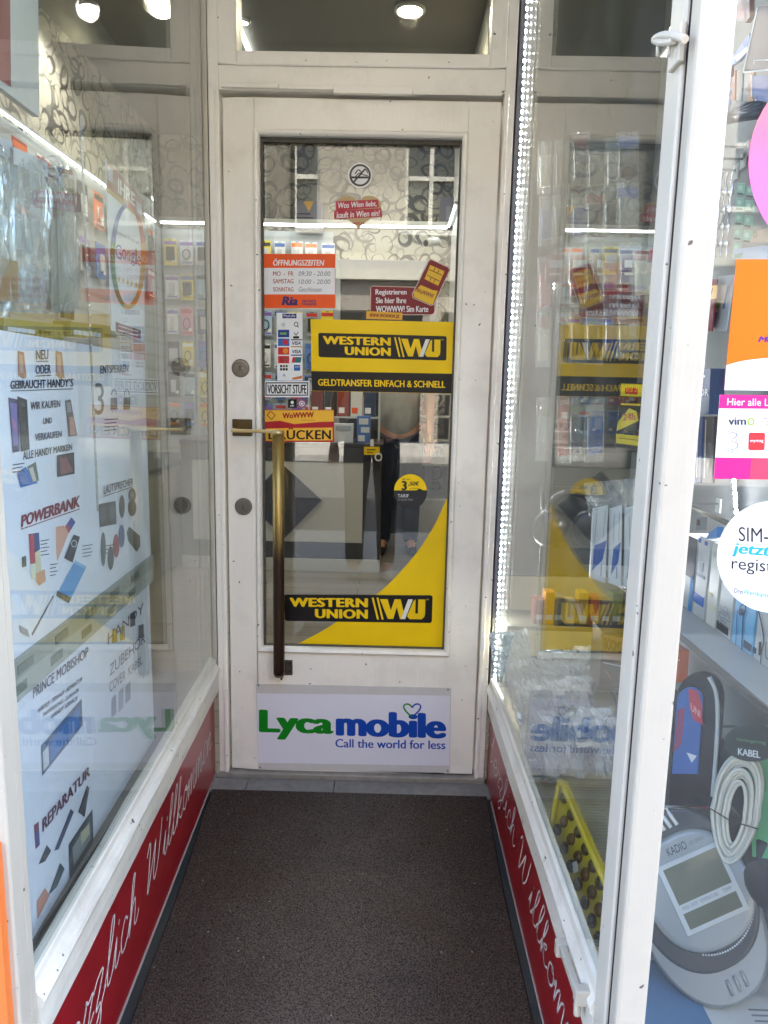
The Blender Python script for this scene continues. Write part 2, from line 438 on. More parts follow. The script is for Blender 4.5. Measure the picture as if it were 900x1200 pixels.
# ------------------------------------------------------------------ mesh builder
class MB:
    def __init__(s):
        s.bm = bmesh.new(); s.mats = []; s.ci = 0
    def use(s, m):
        if m not in s.mats:
            s.mats.append(m)
        s.ci = s.mats.index(m)
        return s
    def face(s, vs):
        try:
            f = s.bm.faces.new(vs)
        except ValueError:
            return None
        f.material_index = s.ci
        return f
    def poly(s, pts):
        return s.face([s.bm.verts.new(p) for p in pts])
    def prism(s, pts, vec):
        vec = Vector(vec)
        a = [s.bm.verts.new(p) for p in pts]
        b = [s.bm.verts.new(Vector(p) + vec) for p in pts]
        s.face(a[::-1]); s.face(b)
        k = len(a)
        for i in range(k):
            s.face([a[i], a[(i + 1) % k], b[(i + 1) % k], b[i]])
        return s
    def box(s, x0, x1, y0, y1, z0, z1):
        return s.prism([(x0, y0, z0), (x1, y0, z0), (x1, y1, z0), (x0, y1, z0)], (0, 0, z1 - z0))
    def obox(s, c, ax, ay, az):
        c, ax, ay, az = map(Vector, (c, ax, ay, az))
        return s.prism([c - ax - ay - az, c + ax - ay - az, c + ax + ay - az, c - ax + ay - az], az * 2)
    def tube(s, pts, r, n=10, cap=True, closed=False):
        pts = [Vector(p) for p in pts]
        rs = r if isinstance(r, (list, tuple)) else [r] * len(pts)
        rings = []
        up = None
        k = len(pts)
        for i, p in enumerate(pts):
            if closed:
                t = (pts[(i + 1) % k] - pts[i - 1]).normalized()
            else:
                t = (pts[min(i + 1, k - 1)] - pts[max(i - 1, 0)]).normalized()
            if up is None:
                up = t.orthogonal().normalized()
            else:
                up = (up - t * up.dot(t))
                up = up.normalized() if up.length > 1e-6 else t.orthogonal().normalized()
            sd = t.cross(up)
            rings.append([s.bm.verts.new(p + (up * math.cos(2 * math.pi * j / n) + sd * math.sin(2 * math.pi * j / n)) * rs[i]) for j in range(n)])
        for i in range(k if closed else k - 1):
            a, b = rings[i], rings[(i + 1) % k]
            for j in range(n):
                f = s.face([a[j], a[(j + 1) % n], b[(j + 1) % n], b[j]])
                if f: f.smooth = True
        if cap and not closed:
            s.face(rings[0][::-1]); s.face(rings[-1])
        return s
    def lathe(s, base, axis, prof, n=24, u=None, smooth=True):
        """prof: list of (radius, distance along axis)"""
        base = Vector(base); axis = Vector(axis).normalized()
        u = Vector(u).normalized() if u else axis.orthogonal().normalized()
        v = axis.cross(u)
        rings = []
        for rr, h in prof:
            rings.append([s.bm.verts.new(base + axis * h + (u * math.cos(2 * math.pi * j / n) + v * math.sin(2 * math.pi * j / n)) * max(rr, 1e-5)) for j in range(n)])
        for a, b in zip(rings, rings[1:]):
            for j in range(n):
                f = s.face([a[j], a[(j + 1) % n], b[(j + 1) % n], b[j]])
                if f: f.smooth = smooth
        s.face(rings[0][::-1]); s.face(rings[-1])
        return s
    def ball(s, c, rx, ry, rz, nu=16, nv=10):
        c = Vector(c)
        rows = []
        for i in range(nv + 1):
            t = math.pi * i / nv
            rows.append([s.bm.verts.new(c + Vector((rx * math.sin(t) * math.cos(2 * math.pi * j / nu), ry * math.sin(t) * math.sin(2 * math.pi * j / nu), rz * math.cos(t)))) for j in range(nu)])
        for a, b in zip(rows, rows[1:]):
            for j in range(nu):
                f = s.face([a[j], b[j], b[(j + 1) % nu], a[(j + 1) % nu]])
                if f: f.smooth = True
        return s
    def build(s, name, m=None, parent=None, bevel=0.0, seg=2, keep=False):
        if m is not None and not s.mats:
            s.mats = [m]
        bmesh.ops.remove_doubles(s.bm, verts=s.bm.verts, dist=1e-7)
        bmesh.ops.recalc_face_normals(s.bm, faces=s.bm.faces)
        me = bpy.data.meshes.new(name)
        off = Vector((0, 0, 0))
        if parent is not None:
            q = parent
            while q is not None:
                off += q.location; q = q.parent
        elif not keep and len(s.bm.verts):
            xs = [v.co for v in s.bm.verts]
            off = Vector(((min(v.x for v in xs) + max(v.x for v in xs)) / 2, (min(v.y for v in xs) + max(v.y for v in xs)) / 2, min(v.z for v in xs)))
        bmesh.ops.translate(s.bm, verts=s.bm.verts, vec=-off)
        s.bm.to_mesh(me); s.bm.free()
        for mm in s.mats:
            me.materials.append(mm)
        o = bpy.data.objects.new(name, me)
        COL.objects.link(o)
        if parent is not None:
            o.parent = parent
        else:
            o.location = off
        if bevel:
            b = o.modifiers.new('edge', 'BEVEL'); b.width = bevel; b.segments = seg; b.limit_method = 'ANGLE'; b.angle_limit = RAD(40)
            b.harden_normals = False
        return o

def tag(o, label=None, cat=None, group=None, kind=None):
    if label: o['label'] = label
    if cat: o['category'] = cat
    if group: o['group'] = group
    if kind: o['kind'] = kind
    return o

def thing(name, label, cat, loc=(0, 0, 0), group=None):
    o = bpy.data.objects.new(name, None)
    o.empty_display_size = 0.05
    COL.objects.link(o)
    o.location = loc
    return tag(o, label, cat, group)

def copy_tree(o, parent=None):
    c = o.copy(); COL.objects.link(c); c.parent = parent
    for ch in [x for x in o.children]:
        copy_tree(ch, c)
    return c

# ------------------------------------------------------------------ lettering and printed art on surfaces
_TXT = {}
def glyphs(s, bold=0.0, shear=0.0, space=1.0, res=3):
    key = (s, bold, shear, space, res)
    if key in _TXT:
        return _TXT[key]
    cu = bpy.data.curves.new('t', 'FONT')
    cu.body = s; cu.size = 1.0; cu.offset = bold; cu.shear = shear; cu.space_character = space
    cu.resolution_u = res; cu.fill_mode = 'FRONT'
    ob = bpy.data.objects.new('t', cu)
    COL.objects.link(ob)
    dg = C.evaluated_depsgraph_get()
    me = bpy.data.meshes.new_from_object(ob.evaluated_get(dg))
    vs = [(v.co.x, v.co.y) for v in me.vertices]
    fs = [tuple(p.vertices) for p in me.polygons]
    bpy.data.objects.remove(ob); bpy.data.curves.remove(cu); bpy.data.meshes.remove(me)
    x0, x1 = min(v[0] for v in vs), max(v[0] for v in vs)
    y0, y1 = min(v[1] for v in vs), max(v[1] for v in vs)
    vs = [((x - x0) / max(x1 - x0, 1e-6), (y - y0) / max(y1 - y0, 1e-6)) for x, y in vs]
    _TXT[key] = (vs, fs, (x1 - x0, y1 - y0))
    return _TXT[key]

class Art(MB):
    """print on a plane, given in picture coordinates of that plane"""
    def __init__(s, plane, h=0.0):
        super().__init__(); s.pl = plane; s.h = h
    def P(s, x, y, h=0.0):
        return s.pl.p(x, y, s.h + h)
    def slab(s, pts, m, t):
        s.use(m); return s.prism([s.P(x, y) for x, y in pts], s.pl.n * t)
    def shape(s, pts, m, h=0.0):
        s.use(m); s.poly([s.P(x, y, h) for x, y in pts]); return s
    def ell(s, cx, cy, rx, ry, m, h=0.0, n=28, a0=0, a1=360, rot=0):
        k = math.cos(RAD(rot)), math.sin(RAD(rot))
        pts = []
        full = a1 - a0 >= 360
        for i in range(n + (0 if full else 1)):
            a = RAD(a0 + (a1 - a0) * i / n)
            u, v = rx * math.cos(a), -ry * math.sin(a)
            pts.append((cx + u * k[0] - v * k[1], cy + u * k[1] + v * k[0]))
        return s.shape(pts, m, h)
    def ring(s, cx, cy, rx, ry, wd, m, h=0.0, n=36, a0=0, a1=360):
        s.use(m)
        for i in range(n):
            a, b = RAD(a0 + (a1 - a0) * i / n), RAD(a0 + (a1 - a0) * (i + 1) / n)
            q = []
            for ang, k in ((a, 1), (b, 1), (b, 0), (a, 0)):
                q.append(s.P(cx + (rx - wd * (1 - k)) * math.cos(ang), cy - (ry - wd * (1 - k)) * math.sin(ang), h))
            s.poly(q)
        return s
    def line(s, pts, wd, m, h=0.0):
        s.use(m)
        for i in range(len(pts) - 1):
            (x0, y0), (x1, y1) = pts[i], pts[i + 1]
            L = math.hypot(x1 - x0, y1 - y0) or 1
            nx, ny = -(y1 - y0) / L * wd / 2, (x1 - x0) / L * wd / 2
            s.poly([s.P(x0 + nx, y0 + ny, h), s.P(x1 + nx, y1 + ny, h), s.P(x1 - nx, y1 - ny, h), s.P(x0 - nx, y0 - ny, h)])
        return s
    def text(s, t, q, m, h=0.0, bold=0.0, shear=0.0, space=1.0, res=3):
        """q: (x0, y0, x1, y1) box or four corners top-left, top-right, bottom-right, bottom-left"""
        if not isinstance(q[0], (tuple, list)):
            x0, y0, x1, y1 = q
            q = ((x0, y0), (x1, y0), (x1, y1), (x0, y1))
        vs, fs, (we, he) = glyphs(t, 0.0, shear, space, res)
        s.use(m)
        tl, tr, br, bl = q
        # heavier strokes: the same outline laid down again a hair to each side
        sh = [(0, 0)]
        if bold > 0.012:
            k = bold * 1.1
            sh = [(-k, 0), (k, 0), (0, -k * 0.35), (0, k * 0.35)]
            if bold > 0.035:
                sh += [(-k * 0.6, -k * 0.3), (k * 0.6, k * 0.3), (-k * 0.6, k * 0.3), (k * 0.6, -k * 0.3)]
        for n_, (du, dv) in enumerate(sh):
            bv = []
            for u, v in vs:
                u = (u * we + du + 1.1 * bold) / (we + 2.2 * bold); v = (v * he + dv + bold * 0.385) / (he + 0.77 * bold)
                tx, ty = tl[0] + (tr[0] - tl[0]) * u, tl[1] + (tr[1] - tl[1]) * u
                bx, by = bl[0] + (br[0] - bl[0]) * u, bl[1] + (br[1] - bl[1]) * u
                bv.append(s.bm.verts.new(s.P(bx + (tx - bx) * v, by + (ty - by) * v, h + n_ * 8e-6)))
            for f in fs:
                s.face([bv[i] for i in f])
        return s

def rect(x0, y0, x1, y1):
    return [(x0, y0), (x1, y0), (x1, y1), (x0, y1)]

def smooth_path(pts, sub=5):
    out = []
    k = len(pts)
    for i in range(k - 1):
        p0, p1, p2, p3 = pts[max(i - 1, 0)], pts[i], pts[i + 1], pts[min(i + 2, k - 1)]
        for j in range(sub):
            t = j / sub
            out.append(tuple(0.5 * ((2 * b) + (-a + c) * t + (2 * a - 5 * b + 4 * c - e) * t * t + (-a + 3 * b - 3 * c + e) * t ** 3) for a, b, c, e in zip(p0, p1, p2, p3)))
    out.append(tuple(pts[-1]))
    return out

# ================================================================== the setting
YF = -1.32          # street face of the shop front
ground = MB().box(-60, 60, -80, 0.0, -0.30, -0.125).build('ground', mat('far_ground', '#6f6c66', 0.9, var=0.2, scale=2)); tag(ground, kind='structure')
road = MB().box(-60, 60, -12.0, -4.2, -0.124, -0.12).build('road', mat('asphalt', '#3a3a3b', 0.85, var=0.25, scale=60, bump=0.3)); tag(road, kind='structure')
pv = MB().box(-60, 60, -4.2, YF - 0.06, -0.124, -0.004)
pv.box(-60, 60, -16.0, -12.0, -0.124, -0.004)
pv = pv.build('pavement', mat('pavement_slabs', '#a39f97', 0.85, var=0.2, scale=8, bump=0.2)); tag(pv, kind='structure')
fl = MB().box(-0.3, 1.2, YF - 0.06, -0.102, -0.1, 0.0).build('entrance_floor', mat('green_grey_lino', '#303433', 0.6, var=0.15, scale=30)); tag(fl, kind='structure')
ifl = MB().box(-1.6, 1.0, 0.02, 4.3, -0.1, 0.001).build('shop_floor', plank_mat()); tag(ifl, kind='structure')
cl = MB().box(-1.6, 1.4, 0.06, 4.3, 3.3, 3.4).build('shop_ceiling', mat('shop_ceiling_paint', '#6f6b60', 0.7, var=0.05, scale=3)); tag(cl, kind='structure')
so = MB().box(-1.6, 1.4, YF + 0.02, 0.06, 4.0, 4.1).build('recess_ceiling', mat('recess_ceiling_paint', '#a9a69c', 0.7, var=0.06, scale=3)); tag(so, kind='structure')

# stone threshold strip with two joints
th = thing('threshold', 'grey stone strip with narrow joints between the doormat and the white door', 'threshold', (0.39, -0.05, 0))
b = MB()
for x0, x1 in ((-0.05, 0.062), (0.064, 0.338), (0.340, 0.83)):
    b.box(x0, x1, -0.1, -0.022, -0.05, 0.006)
b.build('paving_strip', mat('threshold_stone', '#817d77', 0.6, var=0.25, scale=40, bump=0.3), th, 0.002)
MB().box(-0.045, 0.822, -0.021, 0.05, -0.05, 0.022).build('metal_sill', mat('worn_sill', '#9a948a', 0.5, 0.2, 0.3, 30), th, 0.003)

# carpet runner
cb = MB()
N = 26
def mat_edge(y, side):
    return (-0.043 - 0.06 * y + 0.003 * math.sin(y * 9)) if side < 0 else (0.817 + 0.012 * y + 0.003 * math.sin(y * 7 + 2))
rows = []
for i in range(N + 1):
    y = -0.103 - (1.5 - 0.103) * i / N
    a, c_ = mat_edge(y, -1), mat_edge(y, 1)
    yy = y - (0.006 * math.sin(i * 1.7) if i == 0 else 0)
    rows.append([cb.bm.verts.new((a, yy, 0.004)), cb.bm.verts.new((a + 0.004, yy, 0.011)), cb.bm.verts.new((c_ - 0.004, yy, 0.011)), cb.bm.verts.new((c_, yy, 0.004))])
for a, c_ in zip(rows, rows[1:]):
    for j in range(3):
        cb.face([a[j], a[j + 1], c_[j + 1], c_[j]])
cb.face([v for v in rows[0]][::-1])
carpet = cb.build('doormat', carpet_mat())
tag(carpet, 'long dark brown ribbed doormat covering the entrance floor', 'doormat')

# room shell
def wall(name, label, boxes, m):
    b = MB()
    for bx in boxes:
        b.box(*bx)
    return tag(b.build(name, m), label, 'wall')
WP = wallpaper_mat()
wall('back_wall', 'wall at the back of the shop papered with pale swirling rings', [(-1.6, 1.05, 4.2, 4.3, 0.0, 3.3)], WP)
wall('side_wall', 'long side wall of the shop behind the left display, papered with rings above the light strip', [(-1.6, -1.5, 0.1, 4.2, 0.0, 3.3)], WP)
wall('side_wall', 'pale side wall of the shop behind the red boxes', [(0.95, 1.05, 0.14, 4.2, 0.0, 3.3)], WALL_WHITE)
wall('light_stop_wall', 'plain unseen wall strip added high above the left-hand display against stray skylight', [(-1.6, -0.065, 0.062, 0.12, 3.41, 3.995)], WALL_WHITE)  # added out of view to keep skylight from leaking into the display
wall('light_stop_wall', 'plain unseen wall strip added high above the right-hand display against stray skylight', [(0.85, 1.4, 0.14, 0.2, 3.41, 3.995)], WALL_WHITE)  # likewise added, blocks skylight above the right-hand display
wall('accessory_wall', 'grey back board of the street window behind the hanging accessories', [(1.25, 1.29, YF + 0.03, 0.11, 0.2, 3.99)], mat('display_back_board', '#868886', 0.55, var=0.05, scale=5))
wall('display_partition', 'dark board closing the far end of the right-hand display', [(0.83, 1.25, 0.1, 0.13, 0.28, 3.99)], mat('display_partition_board', '#3c3d3a', 0.5, var=0.15, scale=6))
wall('shop_facade', 'plastered upper front of the shop above the entrance, with unseen block added against sun', [(-6.0, 6.0, YF, 12.0, 4.105, 9.0), (-6.0, -0.46, YF, YF + 0.12, -0.1, 3.99)], mat('facade_plaster', '#b9b1a2', 0.85, var=0.12, scale=6, bump=0.3))  # deep upper block is unseen, added to keep the sun off the shop

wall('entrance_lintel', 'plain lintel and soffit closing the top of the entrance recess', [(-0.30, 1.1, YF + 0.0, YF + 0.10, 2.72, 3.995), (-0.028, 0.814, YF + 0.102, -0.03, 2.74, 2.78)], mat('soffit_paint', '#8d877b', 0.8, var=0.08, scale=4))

# the building across the street, whose windows are mirrored in the door glass
ob = thing('building', 'pale plastered building across the street, mirrored with its cross-barred windows in the door glass', 'building', (0, -16.0, 0))
b = MB()
YB = -16.0
wins = []
for k in range(-4, 5):
    for z0, z1 in ((5.05, 7.3), (9.0, 11.2)):
        wins.append((1.27 + 3.27 * k - 0.62, 1.27 + 3.27 * k + 0.62, z0, z1))
xs = sorted({-16.0, 16.0} | {v for q in wins for v in q[:2]})
zs = [(0, 5.05), (5.05, 7.3), (7.3, 9.0), (9.0, 11.2), (11.2, 11.9)]
for i, (za, zb) in enumerate(zs):
    if i in (1, 3, 5):
        for xa, xb in zip(xs, xs[1:]):
            if not any(abs(q[0] - xa) < 1e-6 and abs(q[2] - za) < 1e-6 for q in wins):
                b.box(xa, xb, YB - 0.5, YB, za, zb)
    elif i == 0:
        for xa, xb in ((-16, -9.5), (-6.8, -6.2), (-3.2, -2.75), (1.15, 1.6), (5.0, 5.5), (8.6, 16)):
            b.box(xa, xb, YB - 0.5, YB, 0, 3.2)
        b.box(-16, 16, YB - 0.5, YB, 3.2, 5.05)
    else:
        b.box(-16, 16, YB - 0.5, YB, za, zb)
b.build('wall', mat('opposite_plaster', '#8a8378', 0.9, var=0.12, scale=1.5), ob)
MB().box(-16, 16, YB - 0.05, YB + 0.22, 3.9, 4.15).build('cornice', mat('opposite_cornice', '#a09a8a', 0.9, var=0.1, scale=2), ob)
MB().box(-15.9, 15.9, YB - 0.9, YB - 0.52, 0, 11.8).build('rooms', mat('dark_rooms', '#1a1a19', 0.9, var=0.2, scale=1), ob)
WF = mat('opposite_window_white', '#b3b0a6', 0.6)
PANE_D = mat('opposite_pane', '#22241f', 0.12, var=0.2, scale=1)
for x0, x1, z0, z1 in wins:
    wb = MB()
    wb.box(x0, x0 + 0.07, YB - 0.22, YB - 0.14, z0, z1); wb.box(x1 - 0.07, x1, YB - 0.22, YB - 0.14, z0, z1)
    wb.box(x0 + 0.07, x1 - 0.07, YB - 0.22, YB - 0.14, z0, z0 + 0.07); wb.box(x0 + 0.07, x1 - 0.07, YB - 0.22, YB - 0.14, z1 - 0.07, z1)
    xm = (x0 + x1) / 2
    wb.box(xm - 0.05, xm + 0.05, YB - 0.22, YB - 0.13, z0 + 0.07, z1 - 0.07)
    zm = z0 + (z1 - z0) * 0.55
    wb.box(x0 + 0.07, x1 - 0.07, YB - 0.21, YB - 0.145, zm - 0.05, zm + 0.05)
    wo = wb.build('window', WF, ob)
    MB().box(x0 + 0.05, x1 - 0.05, YB - 0.26, YB - 0.24, z0 + 0.05, z1 - 0.05).build('pane', PANE_D, wo)
    MB().box(x0 - 0.1, x1 + 0.1, YB - 0.1, YB + 0.14, z0 - 0.1, z0 - 0.003).build('sill', WF, wo)

# ================================================================== door frame with its transom window
fr = thing('door_frame', 'off-white painted wooden frame round the shop door with a transom window above', 'door frame', (0.39, 0.0, 0))
JY = -0.016
def jamb(x0, x1, lip):
    b = MB()
    b.box(x0, x1, JY, 0.07, 0.022, 2.72)
    if lip > 0:      # small rounded stop next to the leaf
        b.box(x1 - 0.012, x1 + 0.0015, JY - 0.006, JY + 0.01, 0.023, 2.058)
    else:
        b.box(x0 - 0.0015, x0 + 0.012, JY - 0.006, JY + 0.01, 0.023, 2.058)
    return b
DW = 0.7847
jamb(-0.0335, -0.004, 1).build('jamb', PAINT, fr, 0.003)
jamb(DW + 0.004, 0.8175, -1).build('jamb', PAINT, fr, 0.003)
ZH = 2.060
p = PY(JY)
TB = p.p(430, 62).z; TL = p.p(277, 30).x; TR = p.p(576, 40).x
MB().box(-0.004, DW + 0.004, JY, 0.07, ZH, TB - 0.035).build('header', PAINT, fr, 0.002)
tf = MB()
tf.box(-0.004, TL, JY - 0.006, 0.06, TB - 0.034, 2.72); tf.box(TR, DW + 0.004, JY - 0.006, 0.06, TB - 0.034, 2.72)
tf.box(TL, TR, JY - 0.006, 0.06, TB - 0.034, TB); tf.box(TL, TR, JY - 0.006, 0.06, 2.68, 2.72)
tf = tf.build('transom_frame', PAINT, fr, 0.004)
MB().box(TL, TR, 0.02, 0.026, TB, 2.68).build('transom_pane', GLASS_DOOR, tf)
# painted-over cover strip along the head of the door, in three lengths
st = MB()
def strip(px0, px1, z0, z1, t):
    st.box(PY(JY).p(px0, 110).x, PY(JY).p(px1, 110).x, JY - t, JY, z0, z1)
strip(260, 327, 2.062, 2.074, 0.011); strip(327.5, 391, 2.061, 2.071, 0.008); strip(391.5, 483, 2.050, 2.069, 0.016); strip(483.5, 588, 2.054, 2.060, 0.005)
st.build('cover_strip', PAINT, fr, 0.0015)
MB().box(-0.06, 0.845, JY + 0.002, 0.07, 2.721, 4.0).build('top_rail', PAINT, fr)

# ================================================================== the door leaf
dr = thing('shop_door', 'off-white glazed shop door with long brass pull handle, closed', 'door', (0.39, 0.0, 0.0))
GX0, GX1, GZ0, GZ1 = 0.1065, 0.6777, 0.4424, 1.9471
D0 = 0.0
b = MB()
b.box(0.002, GX0 - 0.016, D0, 0.045, 0.026, 2.046); b.box(GX1 + 0.016, DW - 0.002, D0, 0.045, 0.026, 2.046)
b.box(GX0 - 0.016, GX1 + 0.016, D0, 0.045, GZ1 + 0.016, 2.046); b.box(GX0 - 0.016, GX1 + 0.016, D0, 0.045, 0.026, GZ0 - 0.016)
b.build('leaf', PAINT, dr, 0.003)
# glazing bead with a mitred profile
b = MB()
prof = [(-0.016, 0.0), (-0.016, -0.009), (-0.011, -0.013), (-0.005, -0.011), (0.0, -0.004), (0.0, 0.024), (-0.016, 0.024)]
cs = [(GX0, GZ0, 1, 1), (GX1, GZ0, -1, 1), (GX1, GZ1, -1, -1), (GX0, GZ1, 1, -1)]
rings = [[b.bm.verts.new((cx + o * sx, D0 + y, cz + o * sz)) for o, y in prof] for cx, cz, sx, sz in cs]
for i in range(4):
    a, c_ = rings[i], rings[(i + 1) % 4]
    for j in range(len(prof)):
        b.face([a[j], a[(j + 1) % len(prof)], c_[(j + 1) % len(prof)], c_[j]])
b.build('glazing_bead', PAINT, dr)
# dark putty line behind the bead
b = MB()
b.box(GX0, GX0 + 0.006, 0.012, 0.0255, GZ0, GZ1); b.box(GX1 - 0.005, GX1, 0.012, 0.0255, GZ0, GZ1)
b.box(GX0 + 0.006, GX1 - 0.005, 0.012, 0.0255, GZ1 - 0.012, GZ1); b.box(GX0 + 0.006, GX1 - 0.005, 0.012, 0.0255, GZ0, GZ0 + 0.003)
b.build('putty', mat('old_putty', '#5b564c', 0.8, var=0.5, scale=90), dr)
YG = 0.026
MB().box(GX0 - 0.01, GX1 + 0.01, YG, YG + 0.005, GZ0 - 0.01, GZ1 + 0.01).build('pane', GLASS_DOOR, dr)
dp = PY(D0)
def lock(px, py, keyhole):
    c_ = dp.p(px, py)
    b = MB().lathe(c_ + Vector((0, 0.001, 0)), (0, -1, 0), [(0.0265, 0), (0.0265, 0.004), (0.0245, 0.007), (0.019, 0.0075), (0.0185, 0.0055), (0.0125, 0.0055), (0.012, 0.009), (0.0, 0.0095)], 40, None, False)
    o = b.build('lock', STEEL, dr)
    k = MB()
    k.box(c_.x - 0.0012, c_.x + 0.0012, c_.y - 0.0100, c_.y - 0.0084, c_.z - 0.007, c_.z + 0.006)
    if keyhole:
        k.lathe(c_ + Vector((0, -0.0084, 0.004)), (0, -1, 0), [(0.0028, 0), (0.0028, 0.0014)], 12)
    k.build('keyhole', BLACK, o)
lock(282, 431.5, True); lock(285.5, 593.5, False)
# handle: square plate, slim arm, long tube, bottom bracket
hd = thing('handle', None, None, (0, 0, 0)); hd.parent = dr; hd.location = -dr.location
q0, q1 = dp.p(272.5, 491), dp.p(296, 511)
MB().box(q0.x, q1.x, -0.006, 0.0, q1.z, q0.z).build('handle_plate', BRONZE, hd, 0.002)
HY = -0.062
hp = PY(HY)
t0, t1 = hp.p(325, 506), hp.p(328, 790)
tube_r = 0.0172
xm, = [(t0.x + t1.x) / 2]
arm = MB()
a0 = dp.p(279, 503)
arm.tube([(a0.x, -0.006, a0.z), (a0.x, HY, a0.z)], 0.006, 10)
arm.box(a0.x - 0.006, xm, HY - 0.007, HY + 0.007, a0.z - 0.006, a0.z + 0.004)
arm.build('handle_arm', mat('pale_brass', '#c2aa77', 0.3, 0.85, 0.1), hd, 0.002)
MB().tube([(xm, HY, t1.z), (xm, HY, t1.z + 0.01), (xm, HY, (t0.z + t1.z) / 2), (xm, HY, t0.z)], tube_r, 28).build('handle_tube', BRASS, hd)
MB().lathe((xm, HY, t1.z - 0.008), (0, 0, 1), [(0.008, 0), (0.014, 0.001), (0.016, 0.008)], 24).build('end_cap', STEEL, hd)
MB().lathe((xm, HY, t0.z), (0, 0, 1), [(0.0182, -0.01), (0.0182, 0.002), (0.014, 0.005)], 24).build('collar', mat('pale_brass', '#c2aa77'), hd)
bk = MB()
q0, q1 = dp.p(336, 773), dp.p(343, 791)
bk.box(q0.x - 0.012, q1.x, -0.004, 0.0, q1.z, q0.z)
bk.box(q0.x - 0.012, q0.x - 0.006, -0.055, -0.004, q1.z + 0.004, q0.z - 0.012)
bk.build('lower_bracket', mat('tarnished_steel', '#6a655c', 0.4, 0.9, 0.4, 80), hd, 0.0015)
for yy in (777, 786):
    c_ = dp.p(340, yy)
    MB().lathe(c_ + Vector((0, -0.004, 0)), (0, -1, 0), [(0.004, 0), (0.003, 0.002)], 12).build('screw', BLACK, hd)

# ================================================================== left-hand display window
ZL = 0.412
NEAR_L = -1.287
lw = thing('display_window', 'tall left-hand display window with white sill beside the door, posters behind its glass', 'window', (LX(-0.65), -0.65, 0.3))
def wall_prism(side, y0, y1, off0, off1, z0, z1, zz0=None, zz1=None):
    """slab following a side wall from y0 (far) to y1 (near); z may slope"""
    zz0 = z0 if zz0 is None else zz0; zz1 = z1 if zz1 is None else zz1
    def X(y, o):
        return LX(y, o) if side < 0 else RXV - o
    b = MB()
    b_pts = [(X(y0, off0), y0, z0), (X(y0, off1), y0, z0), (X(y0, off1), y0, z1), (X(y0, off0), y0, z1)]
    c_pts = [(X(y1, off0), y1, zz0), (X(y1, off1), y1, zz0), (X(y1, off1), y1, zz1), (X(y1, off0), y1, zz1)]
    A = [b.bm.verts.new(p_) for p_ in b_pts]; B = [b.bm.verts.new(p_) for p_ in c_pts]
    b.face(A[::-1]); b.face(B)
    for i in range(4):
        b.face([A[i], A[(i + 1) % 4], B[(i + 1) % 4], B[i]])
    return b
def wall_profile(side, y0, y1, prof, dz0=0.0, dz1=0.0):
    def X(y, o):
        return LX(y, o) if side < 0 else RXV - o
    b = MB()
    ys = [y0 + (y1 - y0) * i / 14 for i in range(15)]
    R = []
    for i, y in enumerate(ys):
        dz = dz0 + (dz1 - dz0) * i / 14
        R.append([b.bm.verts.new((X(y, o) + 0.0006 * math.sin(i * 2.1 + j), y, z + dz + 0.0006 * math.sin(i * 1.3 + j * 2))) for j, (o, z) in enumerate(prof)])
    k = len(prof)
    for A, B in zip(R, R[1:]):
        for j in range(k):
            b.face([A[j], A[(j + 1) % k], B[(j + 1) % k], B[j]])
    b.face(R[0][::-1]); b.face(R[-1])
    return b
wall_prism(-1, 0.03, NEAR_L + 0.004, -0.014, -0.008, ZL - 0.01, 4.0).build('glass_pane', GLASS, lw)
sill_prof = [(-0.024, 0.300), (0.0, 0.300), (0.002, 0.330), (0.001, 0.362), (0.007, 0.366), (0.009, 0.374), (0.006, 0.381), (0.0, 0.384), (-0.005, 0.396), (-0.006, 0.408), (-0.012, 0.413), (-0.024, 0.413)]
wall_profile(-1, -0.018, NEAR_L, sill_prof, -0.004, 0.003).build('sill_rail', PAINT_WORN, lw)
# front corner post with a groove
b = MB()
b.box(-0.012, 0.0155, -1.306, NEAR_L, 0.0, 4.0); b.box(0.004, 0.0185, -1.338, -1.3075, 0.0, 4.0)
b.build('front_post', PAINT_FRONT_DIM, lw, 0.0035)
wall_prism(-1, 0.03, -0.015, -0.016, -0.002, ZL - 0.02, 4.0).build('far_bead', PAINT_SIDE_DIM, lw)

